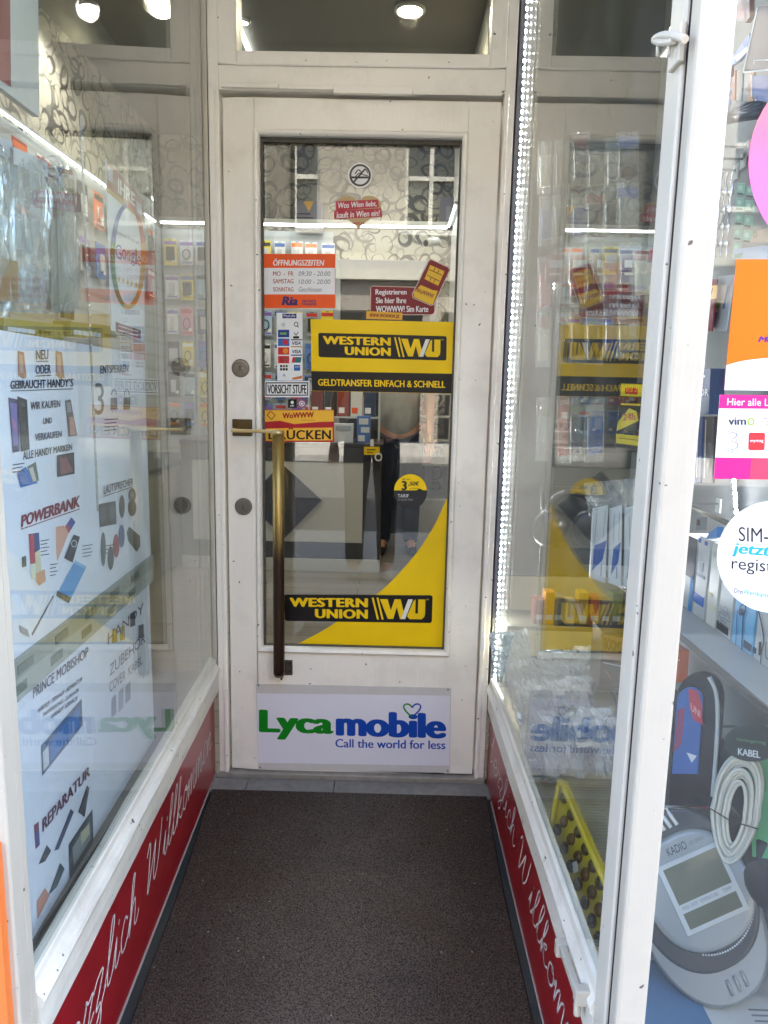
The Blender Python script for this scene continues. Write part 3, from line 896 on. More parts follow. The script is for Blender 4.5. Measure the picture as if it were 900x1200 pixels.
def script_lettering(pane, text, place, width, m, parent):
    """white cursive brush lettering, one continuous set of strokes"""
    L = {
        'H': (1.0, [[(0.12, 0.95), (0.05, 0.55), (-0.08, 0.0)], [(0.78, 1.02), (0.60, 0.5), (0.50, 0.0), (0.62, 0.02), (0.8, 0.15)], [(-0.16, 0.42), (0.0, 0.60), (0.35, 0.50), (0.62, 0.56)]]),
        'e': (0.52, [[(-0.1, 0.12), (0.22, 0.25), (0.42, 0.42), (0.30, 0.55), (0.12, 0.42), (0.06, 0.16), (0.2, 0.0), (0.48, 0.14)]]),
        'r': (0.46, [[(-0.05, 0.12), (0.12, 0.42), (0.14, 0.56), (0.22, 0.47), (0.40, 0.48), (0.30, 0.25), (0.26, 0.05), (0.46, 0.12)]]),
        'z': (0.50, [[(-0.02, 0.42), (0.14, 0.54), (0.36, 0.50), (0.1, 0.05), (0.28, 0.02), (0.30, -0.30), (0.10, -0.48), (0.05, -0.3), (0.5, 0.12)]]),
        'l': (0.36, [[(-0.05, 0.12), (0.22, 0.60), (0.34, 1.0), (0.22, 0.98), (0.10, 0.45), (0.08, 0.08), (0.18, 0.0), (0.36, 0.13)]]),
        'i': (0.30, [[(-0.03, 0.12), (0.12, 0.52), (0.07, 0.12), (0.14, 0.0), (0.30, 0.13)], [(0.20, 0.70), (0.22, 0.76)]]),
        'c': (0.44, [[(0.36, 0.45), (0.22, 0.55), (0.06, 0.30), (0.10, 0.04), (0.24, 0.0), (0.44, 0.14)]]),
        'h': (0.56, [[(-0.03, 0.13), (0.20, 0.65), (0.28, 1.0), (0.17, 0.9), (0.04, 0.0), (0.16, 0.40), (0.32, 0.52), (0.34, 0.3), (0.32, 0.05), (0.42, 0.0), (0.56, 0.13)]]),
        'W': (1.15, [[(0.0, 0.80), (0.14, 0.98), (0.20, 0.80), (0.08, 0.02), (0.30, 0.35), (0.55, 0.80), (0.46, 0.25), (0.54, 0.0), (0.78, 0.32), (0.96, 1.0)]]),
        'k': (0.52, [[(-0.03, 0.13), (0.20, 0.65), (0.28, 1.0), (0.17, 0.9), (0.04, 0.0), (0.16, 0.32), (0.36, 0.50), (0.30, 0.34), (0.14, 0.28), (0.34, 0.02), (0.52, 0.13)]]),
        'o': (0.50, [[(0.30, 0.52), (0.10, 0.42), (0.06, 0.1), (0.22, 0.0), (0.38, 0.22), (0.32, 0.48), (0.24, 0.42), (0.50, 0.36)]]),
        'm': (0.74, [[(-0.06, 0.3), (0.04, 0.5), (0.02, 0.0), (0.14, 0.4), (0.27, 0.52), (0.25, 0.02), (0.38, 0.42), (0.52, 0.52), (0.51, 0.08), (0.60, 0.0), (0.74, 0.13)]]),
        'n': (0.54, [[(-0.04, 0.2), (0.06, 0.5), (0.02, 0.0), (0.16, 0.4), (0.32, 0.52), (0.31, 0.08), (0.40, 0.0), (0.54, 0.13)]]),
        ' ': (0.45, []),
    }
    b = MB(); b.use(m)
    x = 0.0
    tot = sum(L[c_][0] for c_ in text)
    for ch in text:
        wd, strokes = L[ch]
        for s_ in strokes:
            pts = smooth_path([((x + u + 0.18 * v) / tot, v) for u, v in s_], 5)
            P3 = [place(u, v) for u, v in pts]
            nrm = pane.n
            for A, B in zip(P3, P3[1:]):
                dv = (B - A)
                if dv.length < 1e-6:
                    continue
                sd = dv.normalized().cross(nrm) * width / 2
                ex = dv.normalized() * width * 0.25
                b.poly([A - ex + sd, B + ex + sd, B + ex - sd, A - ex - sd])
        x += wd
    return b.build('lettering', None, parent)

# red welcome panel, left
pl = thing('welcome_panel', 'red plinth panel below the left-hand window, its white script running away towards the door', 'sign panel', (LX(-0.65, -0.02), -0.65, 0.02))
wall_prism(-1, -0.022, -1.338, -0.028, -0.012, 0.020, 0.2975).build('board', RED, pl)
wall_prism(-1, -0.022, -1.338, -0.0275, -0.0105, 0.012, 0.0195).build('edge_strip', mat('panel_edge', '#a79d97', 0.5), pl)
LP = PL(-0.0115)
def place_left(u, v):
    y = -1.31 + (1.31 - 0.075) * u
    return Vector((LX(y, -0.0113), y, 0.138 + 0.105 * v))
script_lettering(LP, 'Herzlich Willkommen', place_left, 0.0048, WHITE_INK, pl)

# ================================================================== right-hand display window
NEAR_R = -1.236
rw = thing('display_window', 'tall right-hand display window of the entrance with white latch and stay', 'window', (0.83, -0.65, 0.3))
wall_prism(1, 0.03, NEAR_R - 0.004, -0.014, -0.008, 0.36, 4.0).build('glass_pane', GLASS, rw)
sp2 = [(-0.022, 0.262), (0.0, 0.262), (0.001, 0.322), (0.006, 0.326), (0.007, 0.335), (0.003, 0.342), (-0.002, 0.352), (-0.004, 0.366), (-0.010, 0.371), (-0.022, 0.371)]
wall_profile(1, -0.018, NEAR_R, sp2, -0.006, 0.010).build('sill_rail', PAINT_WORN, rw)
b = MB()
b.box(RXV - 0.001, 0.860, -1.284, NEAR_R, 0.262, 4.0)
b.build('stile', PAINT_SIDE_DIM, rw, 0.003)
MB().box(RXV + 0.004, 0.860, -1.2925, -1.2845, 0.0, 4.0).build('gap', mat('dark_joint', '#17130f', 0.9), rw)
wall_prism(1, 0.03, -0.015, -0.016, -0.003, 0.35, 4.0).build('far_bead', mat('grey_gasket', '#8b8c93', 0.6), rw)
# window stay near the top: ring-ended hook with two pegs
hk = MB()
HP = PR(-0.012)
pts = [HP.p(803, 46), HP.p(790, 42), HP.p(778, 41), HP.p(770, 44), HP.p(767, 47), HP.p(774, 49.5), HP.p(786, 49), HP.p(790, 47)]
hk.tube(smooth_path([tuple(v) for v in pts], 4), 0.0042, 10)
hk.build('stay', PAINT_SIDE_DIM, rw)
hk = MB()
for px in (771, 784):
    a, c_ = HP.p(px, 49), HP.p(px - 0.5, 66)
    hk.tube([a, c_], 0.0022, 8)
hk.build('stay_pegs', PAINT_SIDE_DIM, rw)
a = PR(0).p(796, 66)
MB().box(RXV - 0.007, RXV + 0.001, a.y - 0.016, a.y + 0.016, a.z - 0.012, a.z + 0.03).build('stay_plate', PAINT_SIDE_DIM, rw, 0.002)
# latch on the sill rail
lt = MB()
LP2 = PR(-0.014)
def at_r(px, py, off=-0.014):
    return PR(off).p(px, py)
A, B = at_r(660, 1113), at_r(680, 1172)
lt.obox((A + B) / 2, (B - A) / 2, Vector((0.006, 0, 0)), Vector((0, 0.25, 1)).normalized() * 0.007)
for px, py, s_ in ((657, 1111, 0.016), (680, 1166, 0.018)):
    c_ = at_r(px, py)
    lt.box(c_.x - 0.009, RXV, c_.y - s_ / 2, c_.y + s_ / 2, c_.z - 0.013, c_.z + 0.013)
c_ = at_r(676, 1180)
lt.tube([c_ + Vector((0, 0, 0.008)), c_ + Vector((0, -0.004, -0.012))], 0.0055, 10)
lt.build('latch', PAINT_FRONT_DIM, rw, 0.0025)
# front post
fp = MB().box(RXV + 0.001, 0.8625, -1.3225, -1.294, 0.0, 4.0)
o = fp.build('front_post', PAINT_FRONT_DIM, None, 0.005)
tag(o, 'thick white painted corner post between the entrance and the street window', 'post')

pr_ = thing('welcome_panel', 'red plinth panel below the right-hand window, its white script starting at the door', 'sign panel', (0.83, -0.65, 0.02))
wall_prism(1, -0.018, -1.290, -0.028, -0.006, 0.018, 0.2585).build('board', RED, pr_)
wall_prism(1, -0.14, -1.290, -0.0275, -0.0045, 0.012, 0.0175).build('edge_strip', mat('panel_edge', '#a79d97'), pr_)
RP = PR(0.0055)
def place_right(u, v):
    y = -0.030 - (1.30 - 0.03) * u
    return Vector((RXV + 0.0054, y, 0.128 + 0.100 * v))
script_lettering(RP, 'Herzlich Willkommen', place_right, 0.0048, WHITE_INK, pr_)
# wall under the sills, behind the red panels
wall('plinth', 'low wall carrying the left-hand display window', [(-0.9, -0.085, -1.30, 0.06, 0.0, 0.296)], WALL_WHITE)
wall('plinth', 'low wall carrying the right-hand display window', [(0.85, 1.29, -1.29, 0.1, 0.0, 0.20)], WALL_WHITE)

# ================================================================== LED strip in the far corner of the right-hand display
ls = thing('led_strip', 'vertical strip of bright white LED dots in the corner next to the door', 'LED strip', (0.85, 0.0, 0.35))
lp = PY(0.0)
a, c_ = lp.p(611.5, 0), lp.p(570, 790)
bx = 0.8445
b = MB()
zt, zb = 3.6, 0.36
def led_x(z):
    return 0.838
b.box(led_x(0) - 0.007, led_x(0) + 0.007, -0.0130, -0.010, zb, zt)
b.build('tape', mat('led_tape', '#6a6b72', 0.5), ls)
b = MB()
z = zb + 0.01
while z < zt - 0.01:
    b.lathe((led_x(0), -0.0131, z), (0, -1, 0), [(0.0037, 0), (0.0037, 0.0012), (0.002, 0.002)], 8)
    z += 0.0185
b.build('diodes', emit_mat('cold_led', (0.93, 0.95, 1.0), 60), ls)
MB().box(led_x(0) - 0.013, led_x(0) + 0.022, -0.009, 0.0, zb, zt).build('rail', mat('led_rail', '#77787e', 0.5), ls)

# ================================================================== signs and stickers on the door
GP = PY(YG - 0.0004)
YEL = ink('#f2c800'); BLK = ink('#15110f'); WHT = ink('#e9e8e6'); ORG = ink('#ee5a1c'); MAR = ink('#7a1220'); GOLD = ink('#e0a52c')
def sign(name, label, pts, base, cat='sticker', plane=GP, t=0.0005, group=None):
    o = Art(plane).slab(pts, base, t).build(name)
    return tag(o, label, cat, group)

def on(plane, h):
    return Art(plane, h)
H1 = 0.0007

# no smoking roundel
a = Art(GP); a.use(WHT); a.prism([a.P(422 + 14.5 * math.cos(RAD(i * 10)), 205.5 + 15 * math.sin(RAD(i * 10))) for i in range(36)], GP.n * 0.0005)
o = tag(a.build('no_smoking_sticker'), 'round white no-smoking sticker high on the door glass', 'sticker')
a = on(GP, H1); a.ring(422, 205.5, 12.6, 13.1, 2.3, BLK)
a.line([(411, 208), (433, 208)], 2.4, BLK, 0.0001); a.line([(414, 214), (428, 198)], 2.0, BLK, 0.0001)
a.line(smooth_path([(416, 204), (420, 199), (424, 202), (428, 198), (431, 203)], 4), 1.3, BLK, 0.0002)
a.line(smooth_path([(417, 207), (421, 203), (426, 205), (431, 206)], 4), 1.2, BLK, 0.0002)
a.build('pictogram', None, o)

# heart sticker
hp_ = []
for i in range(40):
    t = 2 * math.pi * i / 40
    hp_.append((420 + 27 * (16 * math.sin(t) ** 3) / 16, 246 - 21 * (13 * math.cos(t) - 5 * math.cos(2 * t) - 2 * math.cos(3 * t) - math.cos(4 * t)) / 15))
o = sign('heart_sticker', 'small heart-shaped sticker with two red ribbons under the no-smoking roundel', hp_, mat('sticker_gold', '#b59a66', 0.4), 'sticker')
a = on(GP, H1)
RB = ink('#b3203a')
a.shape([(393, 236), (443, 234), (444, 243), (394, 247)], RB, 0.0001); a.shape([(391, 247), (447, 244), (448, 254), (392, 257)], RB, 0.0002)
a.text("Wos Wien liebt,", ((396, 237.5), (441, 235.5), (441.5, 242.5), (396.5, 245.5)), WHT, 0.0004, 0.02, 0.2)
a.text("kauft in Wien ein!", ((394, 248.5), (445, 246), (445.5, 253), (394.5, 256)), WHT, 0.0004, 0.02, 0.2)
a.text('WKO', (413, 260, 427, 264), RB, 0.0003, 0.02)
a.build('ribbons', None, o)

# opening hours
o = sign('opening_hours_sign', 'orange and white opening hours sign with handwritten times on the door glass', [(307, 297.5), (393, 297.5), (393, 361), (308, 361)], ORG, 'sign')
a = on(GP, H1)
a.shape([(307.6, 314), (392.5, 314), (392.5, 345), (308, 345)], WHT)
a.text('ÖFFNUNGSZEITEN', (320, 303, 380, 311.5), WHT, 0.0002, 0.035, 0.15)
for t, yy in (('MO  -  FR', 318), ('SAMSTAG', 327), ('SONNTAG', 336.5)):
    a.text(t, (320, yy, 344, yy + 5.2), ink('#a8543f'), 0.0002, 0.02)
PEN = ink('#6f7079')
for t, yy, x1 in (('09:30 - 20:00', 318, 387), ('10:00 - 20:00', 327.5, 387), ('Geschlossen', 336.5, 377)):
    a.text(t, (350, yy, x1, yy + 5.4), PEN, 0.0002, -0.003, 0.2)
VIO = ink('#3d2a63')
a.text('Ria', (330, 347.5, 349, 358), VIO, 0.0002, 0.06, 0.2)
a.text('MONEY', (354, 351.5, 371, 354.6), VIO, 0.0002, 0.03, 0.2); a.text('TRANSFER', (354, 355.2, 371, 357.8), VIO, 0.0002, 0.03, 0.2)
a.build('print', None, o)

# payment card sticker
o = sign('payment_cards_sticker', 'tall narrow white sticker showing rows of small payment card logos', [(324, 366.5), (354.5, 366.5), (354.5, 446), (325, 446)], WHT, 'sticker')
a = on(GP, H1)
a.shape(rect(331, 367.5, 347.5, 373), ink('#27306b')); a.text('PayLife', (332.5, 368.6, 346, 372.4), WHT, 0.0002, 0.01)
a.ring(347, 380, 2.6, 2.8, 0.9, BLK); a.line([(348, 382), (350, 383.5)], 1, BLK, 0.0001)
for k in range(3):
    a.ring(329, 380.5, 1.5 + 1.6 * k, 1.5 + 1.6 * k, 0.7, ink('#9a9a9c'), 0, 8, -40, 40)
cardc = [('#1c3f86', '#c8cf6a'), ('#2a62a8', '#c8283a'), ('#c02a2c', '#e38a2e'), ('#b01e2a', '#a34040')]
for k, (c0, c1) in enumerate(cardc):
    y = 386.5 + 10.2 * k
    a.shape(rect(325.8, y, 339, y + 8.8), ink('#c4342c') if k > 1 else ink(c0))
    if k == 0:
        a.line([(328, y + 4.4), (336, y + 4.4)], 2.5, ink('#78a05a'), 0.0002)
    else:
        a.ell(330.7, y + 4.4, 3.3, 3.1, ink(c0), 0.0002, 16); a.ell(334.6, y + 4.4, 3.3, 3.1, ink(c1), 0.0003, 16)
a.line([(344.5, 389.5), (347, 393), (349.5, 389)], 0.9, BLK, 0.0001); a.shape(rect(343.6, 394, 350.5, 396.8), BLK)
for y, ca, cb_ in ((397.6, '#23242c', '#b5873a'), (407.5, None, '#1f3f80')):
    if ca: a.shape(rect(341, y, 354, y + 1.2), ink(ca))
    a.text('VISA', (342.5, y + 2.4, 352.6, y + 6.6), ink('#27306b'), 0.0002, 0.03, 0.25)
    a.shape(rect(341, y + 8, 354, y + 9.4), ink(cb_))
a.shape([(343, 418.5), (353.5, 418.5), (352.3, 425), (341.8, 425)], ink('#2a6f70')); a.shape([(343, 418.5), (346.5, 418.5), (345.3, 425), (341.8, 425)], ink('#c4283a'), 0.0002)
a.shape(rect(344.5, 427.5, 351.8, 434.5), ink('#2a62a8')); a.text('AM', (345.6, 429, 350.8, 431), WHT, 0.0002, 0.01)
for i in range(3):
    for j in range(2):
        a.shape(rect(328.2 + 3.2 * i, 427.6 + 3.8 * j, 330.8 + 3.2 * i, 430.4 + 3.8 * j), ink(['#1c2c4a', '#b3203a', '#2f6f3a'][(i + j) % 3]) if j == 0 else BLK)
a.text('A', (331, 438, 335, 441.5), ink('#5b5f9a'), 0.0002, 0.01)
a.shape([(342, 443), (354, 440), (354, 443.6), (343, 445)], ink('#c6763a'))
a.build('card_logos', None, o)

# step warning
o = sign('step_warning_sign', 'small white sign reading VORSICHT STUFE in a black border', [(309.5, 446.5), (362.5, 446.5), (362.5, 465.5), (310, 465.5)], WHT, 'sign')
a = on(GP, H1)
for q in (rect(311.2, 448, 361.2, 449.3), rect(311.2, 462.4, 361.2, 463.7), rect(311.2, 449.3, 312.4, 462.4), rect(360, 449.3, 361.2, 462.4)):
    a.shape(q, BLK)
a.text('VORSICHT STUFE', (313.5, 450.6, 359.2, 461.4), BLK, 0.0002, 0.035, 0, 0.95)
a.build('lettering', None, o)

# two tiny square stickers
o = sign('square_sticker', 'tiny black square sticker under the step warning sign', rect(337.5, 468, 347.5, 478), BLK); a = on(GP, H1); a.ell(342.5, 471.5, 1.9, 1.9, WHT, 0, 12); a.text('ok', (340, 474, 345, 476.4), WHT, 0, 0.02); a.build('print', None, o)
o = sign('square_sticker', 'tiny pink and violet square sticker beside the tiny black one', rect(349, 468, 358.5, 478), ink('#8d5a7c')); a = on(GP, H1); a.ring(353.8, 473, 3.2, 3.2, 0.8, WHT, 0, 14); a.ell(353.8, 473, 1.2, 1.2, WHT, 0, 10); a.build('print', None, o)

# push sign
o = sign('push_sign', 'yellow and red push sign reading DRÜCKEN beside the brass handle', [(309, 480), (391.5, 480), (391.5, 518), (309.5, 518)], ink('#b3202a'), 'sign')
a = on(GP, H1)
YO = ink('#f0b638')
a.shape([(309.6, 480.8), (391, 480.8), (391, 494), (372, 494.6), (345, 497), (328, 493), (309.8, 494.5)], YO)
a.shape([(311.2, 502), (389.8, 501), (389.8, 516), (311.4, 516.5)], YO)
a.text('WoWWW', ((331, 484), (368, 482.6), (368, 489), (331, 490.6)), ink('#a4161f'), 0.0002, 0.045)
a.text('Simply connected', (353, 491.6, 369, 493.4), ink('#a4161f'), 0.0002, 0)
DM = [(313, 486.5), (317, 481.8), (322.5, 486.5), (318.5, 491.5)]
a.line(DM + DM[:1], 1.0, ink('#7a3a18'), 0.0002)
a.text('DRÜCKEN', (314.5, 501.5, 388, 515), BLK, 0.0002, 0.03, 0, 1.05)
a.build('lettering', None, o)

# sim card registration sticker
o = sign('sim_registration_sticker', 'dark red sticker about registering a SIM card, a yellow chip card tilted over its corner', [(434, 337), (436, 334.5), (508, 336.5), (511, 340), (510, 366), (507, 369.5), (436, 369.5), (433.5, 367)], MAR, 'sticker')
a = on(GP, H1)
for q in ([(434, 337), (436, 334.5), (508, 336.5), (511, 340)],):
    pass
OUT = [(434.4, 337.4), (436, 335.2), (508, 337.2), (510.3, 340), (509.4, 366), (507, 368.8), (436, 368.8), (434.1, 366.8)]
a.line(OUT + OUT[:1], 0.9, ink('#c9b7a8'))
a.text('Registrieren', (440, 339, 476.5, 347.2), WHT, 0.0002, 0.025)
a.text('Sie hier Ihre', (440.5, 348.6, 476, 355.4), WHT, 0.0002, 0.025)
a.text('WOWWW! Sim Karte', (440.5, 358.4, 502, 365.8), WHT, 0.0002, 0.025)
a.shape([(429.5, 364.5), (471.5, 366.5), (471.5, 375), (429, 373.5)], GOLD, 0.0002)
a.text('www.wowww.at', ((433, 366.4), (468, 368.2), (468, 373), (433, 371.4)), MAR, 0.0004, 0.015)
a.build('lettering', None, o)
a = on(GP, 0.0012)
CARD = [(502.5, 305.5), (505, 304), (525.5, 313.5), (527, 316.5), (508.5, 357), (505, 358), (484, 349), (483, 345)]
a.shape(CARD, MAR); a.line(CARD + CARD[:1], 1.0, ink('#c9b7a8'), 0.0001)
a.shape([(484.5, 343), (493, 334), (507, 340), (513, 341), (507.5, 356.5), (504.5, 357), (485, 348)], ink('#e3b52c'), 0.0002)
CH = [(504, 310.5), (521, 318), (513.5, 335), (497.5, 327)]
a.shape(CH, ink('#e3b52c'), 0.0002)
def cl_(i, j):
    (x0, y0), (x1, y1), (x2, y2), (x3, y3) = CH
    return ((x0 * (1 - i) + x1 * i) * (1 - j) + (x3 * (1 - i) + x2 * i) * j, (y0 * (1 - i) + y1 * i) * (1 - j) + (y3 * (1 - i) + y2 * i) * j)
for i in (0.36, 0.64):
    a.line([cl_(i, 0.05), cl_(i, 0.3)], 0.9, MAR, 0.0004); a.line([cl_(i, 0.7), cl_(i, 0.95)], 0.9, MAR, 0.0004)
a.line([cl_(0.05, 0.3), cl_(0.36, 0.3), cl_(0.64, 0.3), cl_(0.95, 0.3)], 0.9, MAR, 0.0004); a.line([cl_(0.05, 0.7), cl_(0.95, 0.7)], 0.9, MAR, 0.0004)
a.text('WoWWW', ((489, 337), (509, 345), (507, 350), (487, 342)), MAR, 0.0004, 0.03)
a.build('chip_card', None, o)

# money transfer sign: yellow over black
def wu(a, q, h, side=1.0):
    """black bar with rounded corners, two-line name, slashes and initials; q = corners of the bar in the picture"""
    tl, tr, br, bl = q
    def m_(u, v):
        tx, ty = tl[0] + (tr[0] - tl[0]) * u, tl[1] + (tr[1] - tl[1]) * u
        bx, by = bl[0] + (br[0] - bl[0]) * u, bl[1] + (br[1] - bl[1]) * u
        return (tx + (bx - tx) * v, ty + (by - ty) * v)
    pts = []
    ru, rv = 0.016, 0.075
    for cx, cy, a0 in ((1 - ru, rv, -90), (1 - ru, 1 - rv, 0), (ru, 1 - rv, 90), (ru, rv, 180)):
        for k in range(5):
            g = RAD(a0 + 90 * k / 4)
            pts.append(m_(cx + ru * math.cos(g), cy + rv * math.sin(g)))
    a.shape(pts, BLK, h)
    def T(s_, u0, v0, u1, v1, bold, m=YEL):
        a.text(s_, (m_(u0, v0), m_(u1, v0), m_(u1, v1), m_(u0, v1)), m, h + 0.0002, bold, 0, 1.08)
    T('WESTERN', 0.035, 0.12, 0.565, 0.46, 0.055); T('UNION', 0.205, 0.535, 0.565, 0.88, 0.055)
    for u in (0.59, 0.622):
        a.shape([m_(u, 0.1), m_(u + 0.013, 0.1), m_(u + 0.050, 0.9), m_(u + 0.037, 0.9)], YEL, h + 0.0002)
    # heavy W and U that share a stroke
    def G(pp, m=YEL, dh=0.0002):
        a.shape([m_(u, v) for u, v in pp], m, h + dh)
    G([(0.645, 0.15), (0.697, 0.15), (0.737, 0.87), (0.70, 0.87)])
    G([(0.70, 0.87), (0.737, 0.87), (0.775, 0.15), (0.745, 0.15)], YEL, 0.0003)
    G([(0.745, 0.15), (0.785, 0.15), (0.820, 0.87), (0.783, 0.87)], YEL, 0.0004)
    G([(0.788, 0.87), (0.818, 0.87), (0.868, 0.15), (0.836, 0.15)], ink('#e6e3d6'), 0.0005)
    G([(0.872, 0.22), (0.886, 0.15), (0.886, 0.70), (0.836, 0.70)], YEL, 0.0003)
    G([(0.836, 0.66), (0.952, 0.66), (0.948, 0.78), (0.93, 0.87), (0.848, 0.87), (0.832, 0.78)], YEL, 0.0004)
    G([(0.904, 0.15), (0.952, 0.15), (0.952, 0.68), (0.904, 0.68)], YEL, 0.0003)
    T('TM', 0.955, 0.13, 0.975, 0.18, 0.0)
o = sign('money_transfer_sign', 'large yellow sign with black bar and black strip in the middle of the door glass', [(364, 374), (532, 377.5), (530.5, 461.5), (365.5, 458)], YEL, 'sign', t=0.0008)
a = on(GP, 0.0010)
a.shape([(364.7, 434.8), (531, 438), (530.3, 461.2), (365.7, 457.8)], BLK)
wu(a, ((373, 390), (523.5, 394), (523, 422.5), (373.5, 418.5)), 0.0001)
a.text('GELDTRANSFER EINFACH & SCHNELL', ((372.5, 444), (522, 446.6), (521.8, 454.6), (372.8, 452)), YEL, 0.0002, 0.03)
a.build('print', None, o)

# corner decal: yellow swoosh and black bar
sw = smooth_path([(524, 583), (511, 612), (494, 640), (472, 667), (447, 692), (414, 715), (380, 738), (344, 757)], 5)
pts = sw + [(519.6, 761.8), (522.5, 670)]
o = sign('corner_decal', 'yellow curved decal in the lower right door glass, black name bar across it', pts, YEL, 'decal', t=0.0004)
a = on(GP, 0.0007)
wu(a, ((333, 696.5), (507, 697.5), (506, 730), (334, 727.5)), 0.0002)
a.build('name_bar', None, o)

# round price sticker on the glass
a = Art(GP); a.use(ink('#2b2a2c')); a.prism([a.P(481 + 19.5 * math.cos(RAD(i * 9)), 576 + 20.5 * math.sin(RAD(i * 9))) for i in range(40)], GP.n * 0.0005)
o = tag(a.build('price_sticker'), 'round sticker, yellow above and black below, with the price 3,50€', 'sticker')
a = on(GP, H1)
a.ell(481, 576, 19.4, 20.4, YEL, 0, 24, 4, 176)
a.text('3', (470.5, 563.5, 477, 574.5), BLK, 0.0002, 0.05); a.text(',50€', (478, 564, 491.5, 569.8), BLK, 0.0002, 0.035, 0.2)
a.text('ab nur', (471.5, 560, 481, 562.6), BLK, 0.0002, 0.0); a.text('pro Monat', (480, 571.6, 491, 573.4), BLK, 0.0002, 0.0)
a.text('TARIF', (466, 579, 479, 583), WHT, 0.0002, 0.01); a.text('im besten Netz', (466.5, 584, 484, 586.5), ink('#9a9a9c'), 0.0002)
a.shape([(488, 574.2), (492, 572.6), (496, 574.5), (496, 576)], BLK, 0.0003)
a.build('print', None, o)

# plate on the bottom rail of the door
DP0 = PY(D0 - 0.0004)
o = sign('phone_company_plate', 'white plate with green and blue lettering screwed to the bottom of the door', [(300, 801), (528.5, 806), (527, 905.5), (302.5, 901)], mat('clear_cover', '#cfcbc6', 0.15, var=0.05), 'sign', DP0, 0.0015)
a = on(DP0, 0.0018)
a.shape([(301, 812), (527.5, 815), (526.5, 897), (302.5, 893.5)], mat('plate_white', '#e4e2ea', 0.25, var=0.03, scale=9))
GRN, BLU = ink('#12841f'), ink('#1848a8')
a.text('Lyca', ((303.5, 831), (391, 835), (391, 867.5), (303.5, 866)), GRN, 0.0002, 0.055, 0, 1.0, 5)
a.text('mobile', ((393.5, 832), (523, 836), (523, 865.5), (393.5, 862)), BLU, 0.0002, 0.055, 0, 1.0, 5)
a.text('Call the world for less', ((393, 865.5), (522, 867.5), (522, 877.8), (393, 875.5)), BLU, 0.0002, 0.02, 0, 1.0, 4)
for sgn, m_ in ((-1, GRN), (1, BLU)):
    pth = smooth_path([(483, 840), (483 + sgn * 7, 833.5), (483 + sgn * 10, 828), (483 + sgn * 7.5, 824.8), (483 + sgn * 3, 825.5), (483, 829)], 5)
    a.line(pth, 1.9, m_, 0.0003)
a.build('lettering', None, o)
for px, py in ((303, 803), (525, 808), (305, 899), (524.5, 903)):
    c_ = DP0.p(px, py)
    MB().lathe(c_ + Vector((0, -0.0017, 0)), (0, -1, 0), [(0.003, 0), (0.0022, 0.0012)], 12).build('screw', STEEL, o)

# ================================================================== inside the shop
# lit lamps
LED_W = emit_mat('white_led_line', (0.95, 0.98, 1.0), 1.5)
LED_D = emit_mat('dim_led_line', (0.95, 0.98, 1.0), 0.8)
lt_ = thing('light_strip', 'thin white light strip along the papered back wall of the shop', 'light strip', (-0.3, 4.1, 2.5))
MB().box(-1.46, 0.93, 4.03, 4.2, 2.585, 2.62).build('ledge', WALL_WHITE, lt_, 0.003)
MB().box(-1.44, 0.90, 4.035, 4.055, 2.569, 2.584).build('tube', LED_W, lt_)
lt_ = thing('light_strip', 'thin white light strip running along the side wall behind the left display', 'light strip', (-1.4, 2.3, 2.5))
MB().box(-1.5, -1.465, 1.5, 4.02, 2.580, 2.592).build('ledge', GREY, lt_, 0.002)
MB().box(-1.482, -1.472, 1.55, 4.01, 2.569, 2.576).build('tube', LED_D, lt_)
lt_ = thing('light_strip', 'short white light strip on the right side wall near the camera dome', 'light strip', (0.9, 3.6, 2.5))
MB().box(0.90, 0.95, 3.3, 4.02, 2.585, 2.60).build('ledge', GREY, lt_, 0.003)
MB().box(0.905, 0.917, 3.35, 4.01, 2.572, 2.584).build('tube', LED_D, lt_)
def downlight(x, y, label, col, power, warm, k=1.0):
    t = thing('ceiling_lamp', label, 'ceiling lamp', (x, y, 3.3))
    MB().lathe((x, y, 3.299), (0, 0, -1), [(0.085 * k, 0), (0.085 * k, 0.012), (0.07 * k, 0.02), (0.068 * k, 0.008), (0.0, 0.008)], 28).build('rim', WALL_WHITE, t)
    MB().lathe((x, y, 3.288), (0, 0, -1), [(0.0665 * k, 0), (0.06 * k, 0.006), (0.0, 0.009)], 24).build('lamp_glass', emit_mat('lamp_glass_' + warm, col, 8 if warm == 'warm' else 1.2), t)
    l = bpy.data.lights.new('lamp_light', 'SPOT'); l.energy = power; l.color = col; l.spot_size = RAD(150); l.spot_blend = 0.6; l.shadow_soft_size = 0.06
    lo = bpy.data.objects.new('lamp_light', l); COL.objects.link(lo); lo.parent = t; lo.location = (0, 0, -0.03)
downlight(0.54, 2.15, 'round warm ceiling lamp seen through the transom window', (1.0, 0.86, 0.62), 6, 'warm')
downlight(-0.40, 2.30, 'round white ceiling lamp next to the ceiling light strip', (1.0, 0.96, 0.9), 6, 'white', 0.45)
downlight(-1.21, 2.15, 'round white ceiling lamp above the left side wall', (1.0, 0.96, 0.9), 6, 'white', 0.6)
downlight(0.35, 3.4, 'unseen ceiling lamp added above the dark back door to brighten the shop', (1.0, 0.96, 0.9), 5, 'white')  # hidden lamp, added for extra light inside the shop
cs_ = thing('light_strip', 'short white light strip fixed to the shop ceiling behind the transom', 'light strip', (-0.42, 2.3, 3.27))
MB().box(-0.445, -0.425, 1.9, 2.75, 3.275, 3.299).build('tube', LED_D, cs_)

